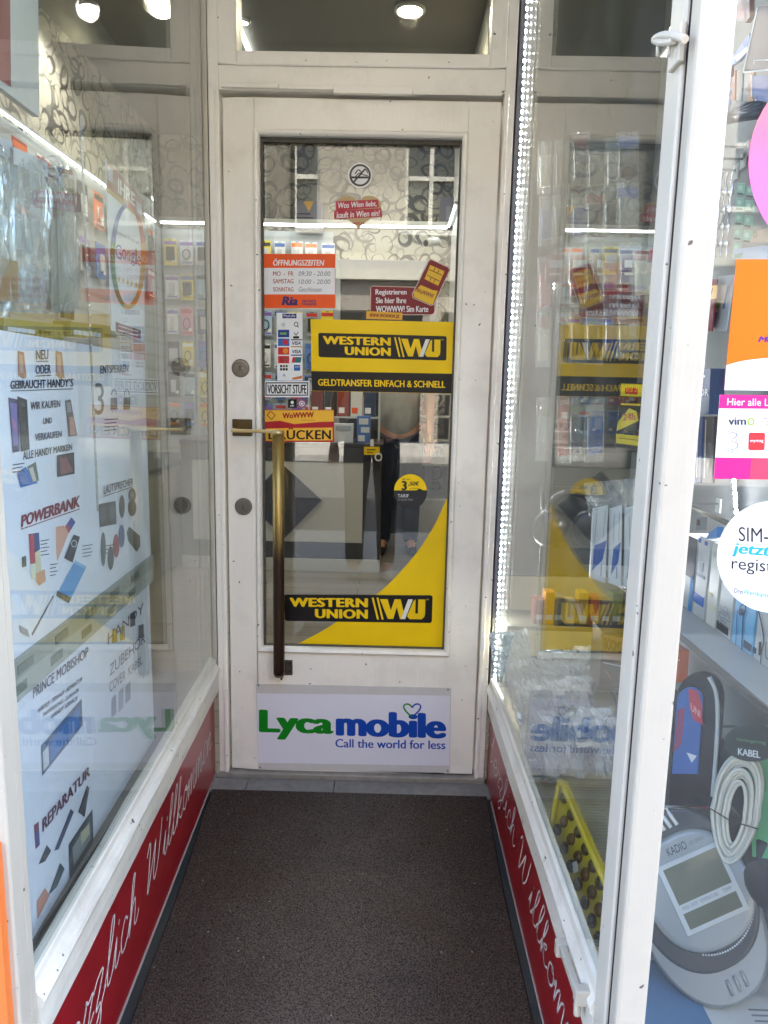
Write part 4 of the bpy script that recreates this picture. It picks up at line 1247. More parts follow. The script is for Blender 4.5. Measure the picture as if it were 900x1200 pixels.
SLAT = ribbed_mat('slat_board', '#a4a9ab', 9, 'Z')
tag(MB().box(-1.495, -0.04, 4.18, 4.199, 0.5, 2.555).build('slat_panel', SLAT), 'pale grey slatted board carrying the blister packs on the back wall', 'wall panel')
tag(MB().box(-1.499, -1.485, 0.3, 4.17, 0.5, 2.555).build('slat_panel', SLAT), 'pale grey slatted board along the left side wall of the shop', 'wall panel')
# dark back door
bd = thing('back_door', 'dark back door in a light grey frame behind the counter', 'door', (0.42, 4.15, 0))
B0 = PY(4.14)
b = MB(); b.box(-0.03, 0.03, 4.13, 4.2, 0, 2.33); b.box(0.79, 0.85, 4.13, 4.2, 0, 2.33); b.box(0.03, 0.79, 4.13, 4.2, 2.17, 2.33)
b.build('frame', mat('grey_door_frame', '#85878a', 0.5), bd, 0.004)
MB().box(0.032, 0.788, 4.16, 4.19, 0, 2.168).build('leaf', mat('black_door', '#202022', 0.45, var=0.3, scale=60), bd)
MB().lathe((0.1, 4.158, 1.02), (0, -1, 0), [(0.02, 0), (0.02, 0.03), (0.028, 0.035), (0.026, 0.055), (0.0, 0.06)], 16).build('handle', STEEL, bd)

# counter
YC = 2.74
kp = PY(YC)
kx1 = kp.p(446, 600).x; kx0 = -0.95
ct = thing('counter', 'shop counter with white front panel, black frame and dark diamond', 'counter', ((kx0 + kx1) / 2, YC + 0.25, 0))
def zc(row):
    return kp.p(400, row).z
zt, z1, z2, z3 = zc(519.5), zc(542), zc(636), zc(655)
CBLK = mat('counter_black', '#2b2a2e', 0.35, var=0.1)
MB().box(kx0, kx1, YC + 0.012, YC + 0.55, z3, zt - 0.03).build('carcass', CBLK, ct, 0.002)
MB().box(kx0, kx1 + 0.005, YC - 0.005, YC + 0.56, zt - 0.029, zt).build('counter_top', CBLK, ct, 0.003)
xr = kp.p(425, 590).x
MB().box(kx0 + 0.08, xr, YC, YC + 0.0115, z2, z1).build('front_panel', mat('counter_white', '#c6c5bf', 0.3, var=0.03), ct, 0.002)
b = MB(); b.box(xr + 0.002, kx1, YC + 0.001, YC + 0.0115, z3, zt - 0.031); b.box(kx0 + 0.08, xr, YC - 0.002, YC + 0.0115, z1 + 0.002, zt - 0.031); b.box(kx0 + 0.08, xr, YC - 0.002, YC + 0.0115, z3, z2 - 0.002)
b.build('front_frame', mat('counter_frame', '#3b3a3d', 0.35), ct)
dm = [kp.p(*q) for q in ((377, 586), (333, 631), (289, 586), (330, 543))]
MB().prism(dm, Vector((0, -0.008, 0))).build('diamond', mat('diamond_black', '#37363b', 0.3), ct)
MB().box(kx0, kx1, YC - 0.01, YC + 0.5, 0.002, z3 - 0.002).build('plinth', mat('counter_white', '#c6c5bf'), ct)

# things on and behind the counter
def label_box(name, label, px0, py0, px1, py1, y, depth, m, bands=(), cat='box', group=None):
    pl_ = PY(y)
    a, c_ = pl_.p(px0, py1), pl_.p(px1, py0)
    o = MB().box(a.x, c_.x, y, y + depth, a.z, c_.z).build(name, m, None, 0.001)
    tag(o, label, cat, group)
    if bands:
        b = MB()
        for u0, v0, u1, v1, mm in bands:
            b.use(mm)
            b.box(a.x + (c_.x - a.x) * u0, a.x + (c_.x - a.x) * u1, y - 0.0016, y - 0.0004, a.z + (c_.z - a.z) * (1 - v1), a.z + (c_.z - a.z) * (1 - v0))
        b.build('print', None, o)
    return o
BLUEW = ink('#3f6db0'); PALE = ink('#c7ccd2')
label_box('carton', 'blue and white carton standing on the right of the counter', 418, 488, 434, 519.4, YC + 0.08, 0.12, BLUEW, ((0.15, 0.08, 0.85, 0.3, PALE), (0.3, 0.4, 0.95, 0.6, PALE), (0.1, 0.7, 0.6, 0.92, PALE)))
label_box('carton', 'small white carton left of the blue one on the counter', 391, 497, 414, 519.4, YC + 0.10, 0.10, PALE, ((0.1, 0.1, 0.9, 0.35, ink('#9aa3ad')),))
label_box('carton', 'pale grey carton at the left end of the counter items', 364, 500, 387, 519.4, YC + 0.12, 0.10, ink('#9fa4a8'), ((0.1, 0.5, 0.9, 0.7, WHT),))
# counter top rack
rk = thing('display_rack', 'small white wire-framed display rack on the counter', 'rack', (0.22, YC + 0.3, zt))
b = MB()
ya, yb = YC + 0.28, YC + 0.46
pa = PY(ya)
rx0, rx1 = pa.p(362, 500).x, pa.p(444, 500).x
rz0, rz1, rz2 = zt, pa.p(400, 489).z, pa.p(400, 462).z
for x in (rx0, rx1):
    for y in (ya, yb):
        MB().box(x - 0.006, x + 0.006, y - 0.006, y + 0.006, rz0, rz2 + 0.1).build('post', LGREY, rk)
b.bm.free()
MB().box(rx0 - 0.004, rx1 + 0.004, ya - 0.01, yb + 0.01, rz1 - 0.006, rz1 + 0.006).build('shelf', LGREY, rk)
MB().box(rx0 - 0.004, rx1 + 0.004, ya - 0.01, yb + 0.01, rz2 + 0.1, rz2 + 0.108).build('shelf', LGREY, rk)
cols = ['#6d2b22', '#23262c', '#8a3a2c', '#d2cfc8', '#2f3d55']
nm_ = ['brown', 'black', 'rust red', 'white', 'navy blue']
for k in range(5):
    x0 = rx0 + 0.015 + (rx1 - rx0 - 0.03) * k / 5
    o = MB().box(x0, x0 + (rx1 - rx0) / 5 - 0.016, ya, ya + 0.09, rz1 + 0.007, rz2 + 0.02 + 0.015 * (k % 3)).build('accessory_box', ink(cols[k]), None, 0.001)
    tag(o, f'{nm_[k]} accessory box in the wire rack on the counter', 'box', 'accessory boxes in the counter rack')
    MB().box(x0 + 0.008, x0 + 0.05, ya - 0.0015, ya - 0.0003, rz1 + 0.03, rz1 + 0.07).build('print', WHT if k != 3 else ORG, o)
# price card with white ring at the counter corner
o = tag(Art(PY(YC - 0.012)).slab(rect(426, 523, 446, 541.5), ink('#2a2830'), 0.003).build('price_card'), 'dark price card with yellow top and white ring on the counter corner', 'card')
a = on(PY(YC - 0.012), 0.0035); a.shape(rect(426.5, 523.5, 445, 533), YEL); a.ring(443.5, 535.5, 4.5, 5, 1.6, WHT, 0.0004, 20); a.line([(430, 527), (440, 527)], 1.2, BLK, 0.0003); a.line([(430, 530), (437, 530)], 0.9, BLK, 0.0003)
a.build('print', None, o)
o = tag(Art(PY(YC - 0.006)).slab(rect(434, 515, 438, 523.5), WHT, 0.004).build('card_holder'), 'small white clip holding the price card on the counter', 'clip')

# boxes and ornament on the ledge above the light strip
label_box('router_box', 'grey-violet box with yellow corner on the back wall ledge', 346, 236, 378.5, 267, 4.07, 0.1, ink('#77757f'), ((0.0, 0.45, 0.55, 0.5, ink('#3b3842')), (0.05, 0.6, 0.65, 0.64, ink('#3b3842'))))
a = on(PY(4.07), 0.0008); o = bpy.data.objects['router_box']; a.shape([(355.5, 236), (368, 236), (362, 248)], ink('#c99a3d')); a.build('yellow_corner', None, o)
label_box('router_box', 'plain grey-violet box with pale figure at the right end of the ledge', 515, 231, 537, 266.5, 4.07, 0.1, ink('#6b6874'), ((0.35, 0.3, 0.6, 0.75, ink('#8b8b92')),))
a = PY(4.10).p(313, 266)
b = MB(); b.ball(a + Vector((0, 0, 0.14)), 0.085, 0.05, 0.10); b.ball(a + Vector((-0.03, -0.02, 0.05)), 0.06, 0.05, 0.052); b.ball(a + Vector((0.035, -0.03, 0.16)), 0.035, 0.03, 0.05)
tag(b.build('ornament', mat('dark_ornament', '#2d2d30', 0.3, var=0.4, scale=30)), 'dark rounded ornament at the left end of the back wall ledge', 'ornament')
# security camera
a = PY(4.02).p(505, 284)
cc = thing('security_camera', 'white security camera under the right end of the light strip', 'camera', tuple(a))
MB().tube([a + Vector((0.02, 0.1, 0.05)), a + Vector((0, 0, 0.03))], 0.018, 12).build('bracket', WALL_WHITE, cc)
MB().tube([a + Vector((0.05, 0.06, 0.02)), a + Vector((-0.045, -0.06, -0.02))], 0.034, 16).build('housing', WALL_WHITE, cc)
MB().lathe(a + Vector((-0.045, -0.061, -0.0205)), (-0.6, -0.75, -0.26), [(0.026, 0), (0.02, 0.006), (0, 0.008)], 16).build('lens', BLACK, cc)

# blister packs on the back and side walls
ORD = ['first', 'second', 'third', 'fourth', 'fifth', 'sixth', 'seventh', 'eighth', 'ninth', 'tenth', 'eleventh', 'twelfth', 'thirteenth', 'fourteenth']
CARDC = [('white', '#d5d6d6'), ('white', '#cfd2d4'), ('grey', '#8d9194'), ('yellow', '#d8c21e'), ('pink', '#d58aa4'), ('violet', '#6a56a0'), ('blue', '#3d6fb4'), ('lime green', '#9bb43a'), ('black', '#26272a'), ('red', '#b52e28'), ('orange', '#e06a24'), ('pale blue', '#9fb7cc')]
ACC = [('orange', '#e8702c'), ('black', '#1b1b1e'), ('red', '#b8322c'), ('blue', '#2f5aa0'), ('white', '#e2e2e0'), ('violet', '#7c5aa8')]
def pack(c, w_, h_, face, ci, ai, label, group, kind):
    """hanging blister card: card, header band, clear bubble with a dark gadget, hang hole"""
    ux = Vector((1, 0, 0)) if face == 'y' else Vector((0, 1, 0))
    n_ = Vector((0, -1, 0)) if face == 'y' else Vector((1, 0, 0))
    if face == '-x':
        n_ = Vector((-1, 0, 0))
    c = Vector(c); z = Vector((0, 0, 1))
    b = MB(); b.use(ink(CARDC[ci][1]))
    b.obox(c, ux * w_ / 2, n_ * 0.002, z * h_ / 2)
    b.use(ink(ACC[ai][1]))
    b.obox(c + n_ * 0.0028 + z * h_ * 0.36, ux * w_ * 0.47, n_ * 0.0005, z * h_ * 0.07)
    if kind != 2:
        b.obox(c + n_ * 0.0028 - z * h_ * 0.42, ux * w_ * 0.40, n_ * 0.0005, z * h_ * 0.03)
    b.use(BLACK)
    b.obox(c + n_ * 0.0028 + z * h_ * 0.465, ux * w_ * 0.12, n_ * 0.0005, z * h_ * 0.012)
    b.use(BLACK if ACC[ai][0] != 'black' and kind != 1 else LGREY)
    if kind == 0:
        ring_ = [c + n_ * 0.012 + ux * (w_ * 0.28 * math.cos(t * 0.52)) + z * (-h_ * 0.08 + h_ * 0.2 * math.sin(t * 0.52)) for t in range(12)]
        b.tube(ring_, 0.005, 6, closed=True)
    elif kind == 1:
        b.obox(c + n_ * 0.010 - z * h_ * 0.06, ux * w_ * 0.22, n_ * 0.006, z * h_ * 0.24)
    else:
        b.obox(c + n_ * 0.009 - z * h_ * 0.05, ux * w_ * 0.34, n_ * 0.005, z * h_ * 0.26)
    b.use(WHT)
    b.obox(c + n_ * 0.0034 + ux * w_ * 0.28 - z * h_ * 0.30, ux * w_ * 0.13, n_ * 0.0004, z * h_ * 0.06)
    b.use(ink('#5a5d66'))
    for q_ in range(3):
        b.obox(c + n_ * 0.0034 - ux * w_ * 0.12 - z * h_ * (0.26 + 0.05 * q_), ux * w_ * (0.22 - 0.04 * q_), n_ * 0.0003, z * h_ * 0.008)
    o = b.build('blister_pack', None)
    return tag(o, label, 'blister pack', group)
rr = random.Random(5)
KIND = ['ring of cable', 'slim gadget', 'flat case']
zrows = [2.36, 2.08, 1.80, 1.53, 1.27, 1.02]
RN = ['top', 'second', 'third', 'fourth', 'fifth', 'lowest']
for ri, z in enumerate(zrows):
    for k in range(11):
        x = -1.40 + 0.132 * k + rr.uniform(-0.008, 0.008)
        ci = rr.choice([0, 0, 1, 1, 2, 3, 4, 7, 8, 11]) if ri < 3 else rr.choice([0, 2, 3, 5, 6, 8, 9, 11])
        if ri == 0 and k in (8, 9, 10, 7):
            ci = 0
        ai = rr.randrange(6); kd = rr.randrange(3)
        pack((x, 4.14, z), 0.10 + rr.uniform(-0.012, 0.016), 0.21 + rr.uniform(-0.02, 0.02), 'y', ci, ai,
             f'{CARDC[ci][0]} blister pack with {KIND[kd]}, {ORD[k]} from left, {RN[ri]} row, back wall', 'blister packs on the back wall', kd)
for z, rn in ((2.36, 'upper'), (2.05, 'lower')):
    for k in range(9):
        y = 1.75 + 0.25 * k
        ci = rr.choice([0, 1, 2, 6, 8, 9, 10]); ai = rr.randrange(6); kd = rr.randrange(3)
        pack((-1.44, y, z), 0.15, 0.22, 'x', ci, ai, f'{CARDC[ci][0]} blister pack on the left side wall, {ORD[k]} along the {rn} row', 'blister packs on the side wall', kd)
# red shelf goods on the right wall
sp = PY(3.5)
rs = thing('shelf_unit', 'white wall shelves carrying red boxes at the right of the shop', 'shelves', (0.83, 3.75, 0))
zz = [sp.p(515, r_).z for r_ in (460, 487, 515, 543)]
for z in zz:
    MB().box(0.70, 0.949, 3.45, 4.05, z - 0.018, z).build('shelf', WALL_WHITE, rs, 0.002)
MB().box(0.70, 0.949, 3.45, 4.05, 0.002, 0.42).build('cabinet', LGREY, rs, 0.004)
MB().box(0.93, 0.949, 3.45, 4.05, 0.43, zz[0] - 0.02).build('back_panel', WALL_WHITE, rs)
REDS = ['#a93038', '#b9545a', '#8e2a33', '#c4686a']
for si, z in enumerate(zz[1:]):
    for k in range(4):
        y0 = 3.47 + 0.14 * k
        hh = 0.11 + 0.012 * ((k + si) % 3)
        o = MB().box(0.715, 0.80, y0, y0 + 0.125, z + 0.001, z + hh).build('red_box', ink(REDS[(k + si) % 4]), None, 0.002)
        tag(o, f'red box on the {["upper", "middle", "lower"][si]} right wall shelf, {ORD[k]} from the front', 'box', 'red boxes on the right wall shelves')
        MB().box(0.7135, 0.7145, y0 + 0.02, y0 + 0.10, z + 0.03, z + 0.06).build('print', WHT, o)

# ------------------------------------------------------------------ people
def skin_mesh(name, verts, edges, radii, m, parent, root=0, sub=2):
    me = bpy.data.meshes.new(name)
    me.from_pydata([Vector(v) for v in verts], edges, [])
    me.materials.append(m)
    o = bpy.data.objects.new(name, me); COL.objects.link(o); o.parent = parent
    sk = o.modifiers.new('skin', 'SKIN'); sk.use_smooth_shade = True
    for i, r_ in enumerate(radii):
        sv = me.skin_vertices[0].data[i]
        sv.radius = (r_, r_) if not isinstance(r_, tuple) else r_
        sv.use_root = (i == root)
    s_ = o.modifiers.new('sub', 'SUBSURF'); s_.levels = sub; s_.render_levels = sub
    return o
def person(label, loc, rot, shirt, trousers, shoes, hair, rhand, lhand, relbow, lelbow):
    t = thing('person', label, 'person', loc)
    t.rotation_euler = (0, 0, rot)
    SKIN = mat('skin', '#b98468', 0.5, var=0.06, scale=30)
    V, E_, R_ = [], [], []
    def v(p_, r_, frm=None):
        V.append(p_); R_.append(r_)
        if frm is not None: E_.append((frm, len(V) - 1))
        return len(V) - 1
    pel = v((0, 0, 0.96), (0.14, 0.10)); sp1 = v((0, 0.0, 1.12), (0.13, 0.095), pel); ch = v((0, 0.0, 1.32), (0.155, 0.105), sp1)
    nb = v((0, 0.005, 1.46), (0.075, 0.07), ch); nk = v((0, -0.005, 1.53), 0.053, nb); h1 = v((0, -0.02, 1.60), (0.07, 0.085), nk); h2 = v((0, -0.01, 1.68), (0.078, 0.095), h1); h3 = v((0, 0.0, 1.735), (0.05, 0.06), h2)
    for sx, hand, elb in ((-1, rhand, relbow), (1, lhand, lelbow)):
        sh = v((0.185 * sx, 0.005, 1.42), 0.058, ch)
        el = v(elb, 0.042, sh)
        hv, ev = Vector(hand), Vector(elb)
        wr = v(tuple(hv), 0.028, el)
        dr_ = (hv - ev).normalized()
        sd = dr_.cross(Vector((0, 1, 0.3))).normalized()
        pm = v(tuple(hv + dr_ * 0.075), (0.036, 0.02), wr)
        for k, ln in enumerate((0.085, 0.098, 0.092, 0.072)):
            f0 = hv + dr_ * 0.085 + sd * (0.027 - 0.018 * k)
            a1 = v(tuple(f0), 0.0095, pm)
            a2 = v(tuple(f0 + dr_ * ln * 0.5 + Vector((0, -0.012, 0))), 0.0088, a1)
            v(tuple(f0 + dr_ * ln * 0.95 + Vector((0, -0.03, 0))), 0.0075, a2)
        th_ = v(tuple(hv + dr_ * 0.03 + Vector((0, -0.035, 0))), 0.011, wr)
        v(tuple(hv + dr_ * 0.075 + Vector((0, -0.055, 0))), 0.009, th_)
        hp = v((0.095 * sx, 0, 0.90), (0.098, 0.10), pel); kn = v((0.105 * sx, -0.015, 0.50), 0.062, hp); an = v((0.11 * sx, 0.02, 0.09), 0.042, kn); v((0.12 * sx, -0.15, 0.035), (0.04, 0.03), an)
    skin_mesh('body', V, E_, R_, SKIN, t)
    # clothes follow the body
    V, E_, R_ = [], [], []
    a = v((0, 0, 0.84), (0.175, 0.132)); b_ = v((0, 0, 1.12), (0.155, 0.118), a); c_ = v((0, 0, 1.33), (0.178, 0.125), b_); v((0, 0.005, 1.455), (0.09, 0.085), c_)
    for sx, elb in ((-1, relbow), (1, lelbow)):
        s_ = v((0.19 * sx, 0.005, 1.42), 0.073, c_)
        ev = Vector(elb); m_ = Vector((0.19 * sx, 0.005, 1.42)).lerp(ev, 0.75)
        v(tuple(m_), 0.060, s_)
    skin_mesh('shirt', V, E_, R_, mat('shirt_' + shirt.strip('#'), shirt, 0.85, var=0.12, scale=20, bump=1.0, bscale=9), t)
    V, E_, R_ = [], [], []
    a = v((0, 0, 0.99), (0.15, 0.112)); 
    for sx in (-1, 1):
        h_ = v((0.095 * sx, 0, 0.89), (0.112, 0.114), a); k_ = v((0.105 * sx, -0.012, 0.50), 0.078, h_); v((0.11 * sx, 0.015, 0.05), 0.064, k_)
    skin_mesh('trousers', V, E_, R_, mat('trousers_' + trousers.strip('#'), trousers, 0.85, var=0.2, scale=30, bump=1.0, bscale=8), t)
    for sx in (-1, 1):
        skin_mesh('shoe', [(0.11 * sx, 0.06, 0.045), (0.112 * sx, 0.0, 0.05), (0.12 * sx, -0.10, 0.04), (0.125 * sx, -0.19, 0.032)], [(0, 1), (1, 2), (2, 3)], [0.042, 0.048, 0.042, 0.03], mat('shoe_' + shoes.strip('#'), shoes, 0.6), t)
    skin_mesh('hair', [(0, 0.03, 1.655), (0, 0.02, 1.72), (0, -0.01, 1.765)], [(0, 1), (1, 2)], [(0.083, 0.085), (0.09, 0.098), (0.06, 0.07)], mat('hair_' + hair.strip('#'), hair, 0.6, var=0.3, scale=60), t)
    for sx in (-1, 1):
        MB().ball(Vector(loc) + Vector((0.03 * sx, -0.098, 1.655)), 0.012, 0.008, 0.009, 10, 6).build('eye', mat('eye_white', '#d8d4cc', 0.2), t)
        MB().ball(Vector(loc) + Vector((0.079 * sx, 0.0, 1.64)), 0.012, 0.022, 0.034, 10, 6).build('ear', SKIN, t)
    MB().prism([Vector(loc) + Vector(q) for q in ((-0.012, -0.098, 1.625), (0.012, -0.098, 1.625), (0.006, -0.10, 1.665), (-0.006, -0.10, 1.665))], Vector((0, -0.018, -0.004))).build('nose', SKIN, t, 0.005, 3)
    MB().box(loc[0] - 0.022, loc[0] + 0.022, loc[1] - 0.097, loc[1] - 0.09, loc[2] + 1.592, loc[2] + 1.600).build('mouth', mat('lips', '#8d4f48', 0.5), t, 0.002)
    return t
person('person in light grey shirt and dark blue jeans standing behind the end of the counter', (0.545, 3.42, 0.001), 0.0, '#9a978e', '#1c2233', '#191919', '#2a211c',
       (-0.27, -0.05, 0.93), (0.235, -0.06, 0.94), (-0.25, 0.03, 1.16), (0.235, 0.02, 1.17))
person('person in pale shirt and black trousers outside, mirrored in the lower door glass', (0.36, -2.62, -0.004), math.pi, '#8e8b86', '#131316', '#c9c6c0', '#2a211c',
       (-0.20, -0.24, 1.28), (0.25, -0.03, 0.92), (-0.26, 0.0, 1.17), (0.25, 0.03, 1.16))

# ================================================================== left-hand display
wall('display_ledge', 'base board under the posters in the left-hand display, coloured dark as a shadow gap', [(-0.9, -0.075, -1.28, 0.05, 0.320, 0.332)], mat('display_base_shadow', '#5a5d60', 0.5))  # dark grey paints the shadow gap below the posters
QL = PL(-0.055)
POST = mat('poster_paper', '#dde2f0', 0.3, var=0.03, scale=5, coat=0.25)
def wall_board(name, label, y0, y1, z0, z1, off, t, m, cat):
    return tag(wall_prism(-1, y0, y1, off - t, off, z0, z1).build(name, m), label, cat)
up = wall_board('poster', 'upper pale blue poster behind the left glass, about buying and selling phones and power banks', -0.50, -1.275, 0.846, 1.315, -0.055, 0.012, POST, 'poster')
NAVY = ink('#3a3f55'); INK2 = ink('#4c5064'); MRN = ink('#7d2740')
a = on(QL, 0.0008)
def ul(q, m=NAVY, wd=1.0):
    a.line([(q[3][0], q[3][1] + 2.2), (q[2][0], q[2][1] + 2.2)], wd, m, 0.0002)
for t, q, m, u_, bo in (('NEU', ((41.5, 410.5), (56, 409.5), (56, 421), (41.5, 421.5)), ink('#6b6470'), 1, 0.03),
                   ('ODER', ((41, 428), (59, 427), (59, 437.5), (41, 438.5)), NAVY, 1, 0.03),
                   ("GEBRAUCHT HANDY´S", ((11.4, 446), (85.3, 443.5), (85.3, 453.4), (11.4, 456)), NAVY, 1, 0.04),
                   ('WIR KAUFEN', ((34.9, 471), (70, 468.8), (70, 477), (34.9, 480.5)), NAVY, 0, 0.03),
                   ('UND', ((49.9, 490), (60.2, 489), (60.2, 496), (49.9, 497.3)), NAVY, 0, 0.03),
                   ('VERKAUFEN', ((40.4, 508.5), (71.6, 504.6), (71.6, 512), (40.4, 517.2)), NAVY, 0, 0.03),
                   ('ALLE HANDY MARKEN', ((26.2, 529), (84, 520), (84, 526.8), (26.2, 539)), NAVY, 0, 0.03),
                   ('POWERBANK', ((24, 604), (93, 580), (93, 594), (24, 618)), MRN, 1, 0.05),
                   ('LAUTSPRECHER', ((121, 569), (155.6, 560), (155.6, 568), (121, 579.5)), NAVY, 1, 0.03),
                   ('ENTSPERREN', ((117, 428), (150, 427), (150, 436), (117, 438)), NAVY, 0, 0.035)):
    a.text(t, q, m, 0.0002, bo, 0.12 if t == 'POWERBANK' else 0)
    if u_: ul(q, m)
a.build('lettering', None, up)
a = on(QL, 0.0008)
def S(pts, c_, h=0.0): a.shape(pts, ink(c_), h)
def CQ(px, py): return (px * 0.1835, 400 + py * 0.1835)
S([CQ(50, 358), CQ(112, 372), CQ(122, 702), CQ(78, 712)], '#4a3f66'); S([CQ(60, 390), CQ(104, 400), CQ(110, 660), CQ(82, 670)], '#6f6aa8', 0.0001); S([CQ(70, 480), CQ(100, 520), CQ(104, 600), CQ(80, 560)], '#a070a0', 0.0002)
S([CQ(105, 350), CQ(168, 373), CQ(185, 690), CQ(130, 705)], '#33353f', 0.0003); S([CQ(130, 390), CQ(152, 396), CQ(154, 420), CQ(132, 414)], '#55586a', 0.0004)
for dx in (0, 243):
    S([CQ(110 + dx, 60), CQ(150 + dx, 70), CQ(166 + dx, 230), CQ(146 + dx, 240), CQ(112 + dx, 220)], '#b58a76'); S([CQ(118 + dx, 80), CQ(140 + dx, 86), CQ(146 + dx, 200), CQ(122 + dx, 196)], '#c9a898', 0.0001)
S([CQ(412, 378), CQ(448, 370), CQ(490, 600), CQ(436, 610)], '#5b5058'); S([CQ(440, 480), CQ(466, 486), CQ(484, 596), CQ(444, 600)], '#c08f80', 0.0001); S([CQ(418, 392), CQ(446, 388), CQ(454, 450), CQ(428, 456)], '#8b8fa0', 0.0001)
S([CQ(105, 840), CQ(160, 800), CQ(240, 905), CQ(128, 935)], '#3f6fb5'); S([CQ(170, 800), CQ(225, 770), CQ(246, 890), CQ(205, 900)], '#6b6f6a', 0.0001); S([CQ(180, 815), CQ(205, 800), CQ(230, 890), CQ(208, 896)], '#c9c4b8', 0.0002)
S([CQ(360, 728), CQ(470, 708), CQ(475, 845), CQ(362, 868)], '#4b3f48'); S([CQ(378, 745), CQ(420, 740), CQ(465, 830), CQ(385, 850)], '#8f5f68', 0.0001)
def CR(px, py): return (20 + px * 0.2, 560 + py * 0.2)
S([CR(65, 330), CR(125, 320), CR(132, 420), CR(72, 430)], '#5d4a78'); S([CR(65, 332), CR(95, 330), CR(105, 500), CR(75, 505)], '#b4485a', 0.0001); S([CR(75, 505), CR(105, 500), CR(108, 590), CR(80, 590)], '#d8dcc8', 0.0001); S([CR(98, 420), CR(132, 418), CR(140, 560), CR(108, 580)], '#cfc7a8', 0.0001); S([CR(96, 325), CR(125, 320), CR(128, 420), CR(100, 440)], '#3c4f86', 0.0002)
S([CR(105, 560), CR(158, 535), CR(165, 605), CR(125, 632), CR(108, 600)], '#d29a78', 0.0003)
S([CR(25, 465), CR(50, 455), CR(52, 518), CR(27, 526)], '#5d6258')
S([CR(225, 288), CR(270, 280), CR(300, 320), CR(262, 420), CR(232, 490), CR(226, 420)], '#cf9a88'); S([CR(278, 285), CR(316, 230), CR(340, 260), CR(300, 325)], '#47489a', 0.0001); S([CR(278, 285), CR(290, 268), CR(312, 305), CR(300, 325)], '#b04a60', 0.0002)
S([CR(328, 332), CR(366, 345), CR(322, 497), CR(272, 470)], '#33384a', 0.0002); a.ring(*CR(330, 385), 3.4, 4.2, 0.7, WHT, 0.0004, 16)
S([CR(338, 482), CR(405, 520), CR(300, 735), CR(225, 690)], '#5f9bd0'); S([CR(232, 660), CR(315, 700), CR(300, 735), CR(225, 690)], '#5c5a50', 0.0001); S([CR(338, 482), CR(405, 520), CR(398, 536), CR(330, 498)], '#88b8dd', 0.0001)
S([CR(10, 862), CR(175, 700), CR(212, 690), CR(100, 905), CR(70, 935), CR(16, 905)], '#dfe3ea'); S([CR(205, 690), CR(214, 692), CR(88, 925), CR(80, 915)], '#5a5f70', 0.0001); S([CR(10, 862), CR(60, 890), CR(70, 935), CR(16, 905)], '#9a98a2', 0.0001)
def EL(cx, cy, rx, ry, c_, h=0, rot=0): a.ell(*CR(cx, cy), rx, ry, ink(c_), h, 20, 0, 360, rot)
S([CR(475, 155), CR(575, 135), CR(582, 270), CR(482, 290)], '#4a4c56'); EL(500, 215, 4, 9, '#5f626c', 0.0001); EL(555, 205, 4, 9, '#5f626c', 0.0001)
EL(612, 168, 3.4, 13.5, '#54565e'); EL(672, 100, 4.5, 8, '#4c4e58'); EL(672, 175, 5, 10, '#4c4e58', 0.0001); EL(672, 102, 2.2, 4, '#7a7c86', 0.0002)
EL(503, 418, 3, 20, '#4a5458'); EL(546, 470, 3.8, 14, '#3f4a50'); EL(578, 398, 3.8, 14, '#94383f', 0.0001); EL(610, 342, 3.6, 13.5, '#4a5c8c', 0.0002)
S([CR(640, 320), CR(655, 285), CR(718, 340), CR(720, 400), CR(700, 435), CR(650, 370)], '#4a5456')
for x0, y0, n_, dx in ((47, 634, 5, 10), (58, 662, 4, 9), (96, 640, 4, 12), (122, 492, 4, 16), (14, 545, 3, 14), (66, 545, 3, 12), (122, 640, 3, 14)):
    for q_ in range(n_):
        a.line([(x0, y0 + 4.2 * q_), (x0 + dx - 2 * (q_ % 2), y0 + 4.2 * q_ - dx * 0.16 * (1 if y0 > 520 else 0.5))], 1.1, INK2 if q_ else NAVY, 0.0001)
for cx, cy in ((24.5, 478), (26.5, 478), (24.5, 482)):
    a.ell(cx + 1.4, cy, 0.9, 1.3, ink('#15161c'), 0.0005, 10)
# phone network logo 3 and padlocks
a.text('3', (111, 449, 121, 486), ink('#5b5e6a'), 0.0002, -0.012); 
for px, c_ in ((133, '#55586a'), (148, '#6f6a58')):
    S(rect(px - 4, 466, px + 4, 480), c_, 0.0002); a.ring(px, 463, 3.4, 7, 1.2, ink(c_), 0.0002, 14, 0, 180)
a.build('pictures', None, up)

lo = wall_board('poster', 'lower pale blue poster behind the left glass, about phone repairs', -0.52, -1.275, 0.388, 0.782, -0.055, 0.012, POST, 'poster')
a = on(QL, 0.0008)
a.text('PRINCE MOBISHOP', ((38, 806), (103, 757), (103, 768.5), (38, 819)), NAVY, 0.0002, 0.015)
for k, (x0, x1) in enumerate(((44, 96), (50, 92), (60, 90))):
    off = 9 * k
    a.text(['ANKAUF - VERKAUF - REPARATUR', 'ENTSPERRUNG - ZUBEHÖR', 'HANDY SERVICE'][k], ((x0, 830 + off - (x0 - 44) * 0.7), (x1, 793 + off - (x1 - 96) * 0.7), (x1, 798 + off - (x1 - 96) * 0.7), (x0, 835.5 + off - (x0 - 44) * 0.7)), INK2, 0.0002, 0.02)
a.text('REPARATUR', ((49, 960), (105, 895.5), (105, 908), (49, 976)), ink('#5b2f48'), 0.0002, 0.045)
a.text('HANDY', ((126, 742), (168, 706), (168, 717), (126, 756)), INK2, 0.0002, 0.0); a.text('ZUBEHÖR', ((128, 776), (170, 738), (170, 752), (128, 793)), INK2, 0.0002, 0.0)
a.text('COVER  KABEL', ((128, 800), (166, 768), (166, 778), (128, 812)), INK2, 0.0002, 0.0)
a.build('lettering', None, lo)
a = on(QL, 0.0008)
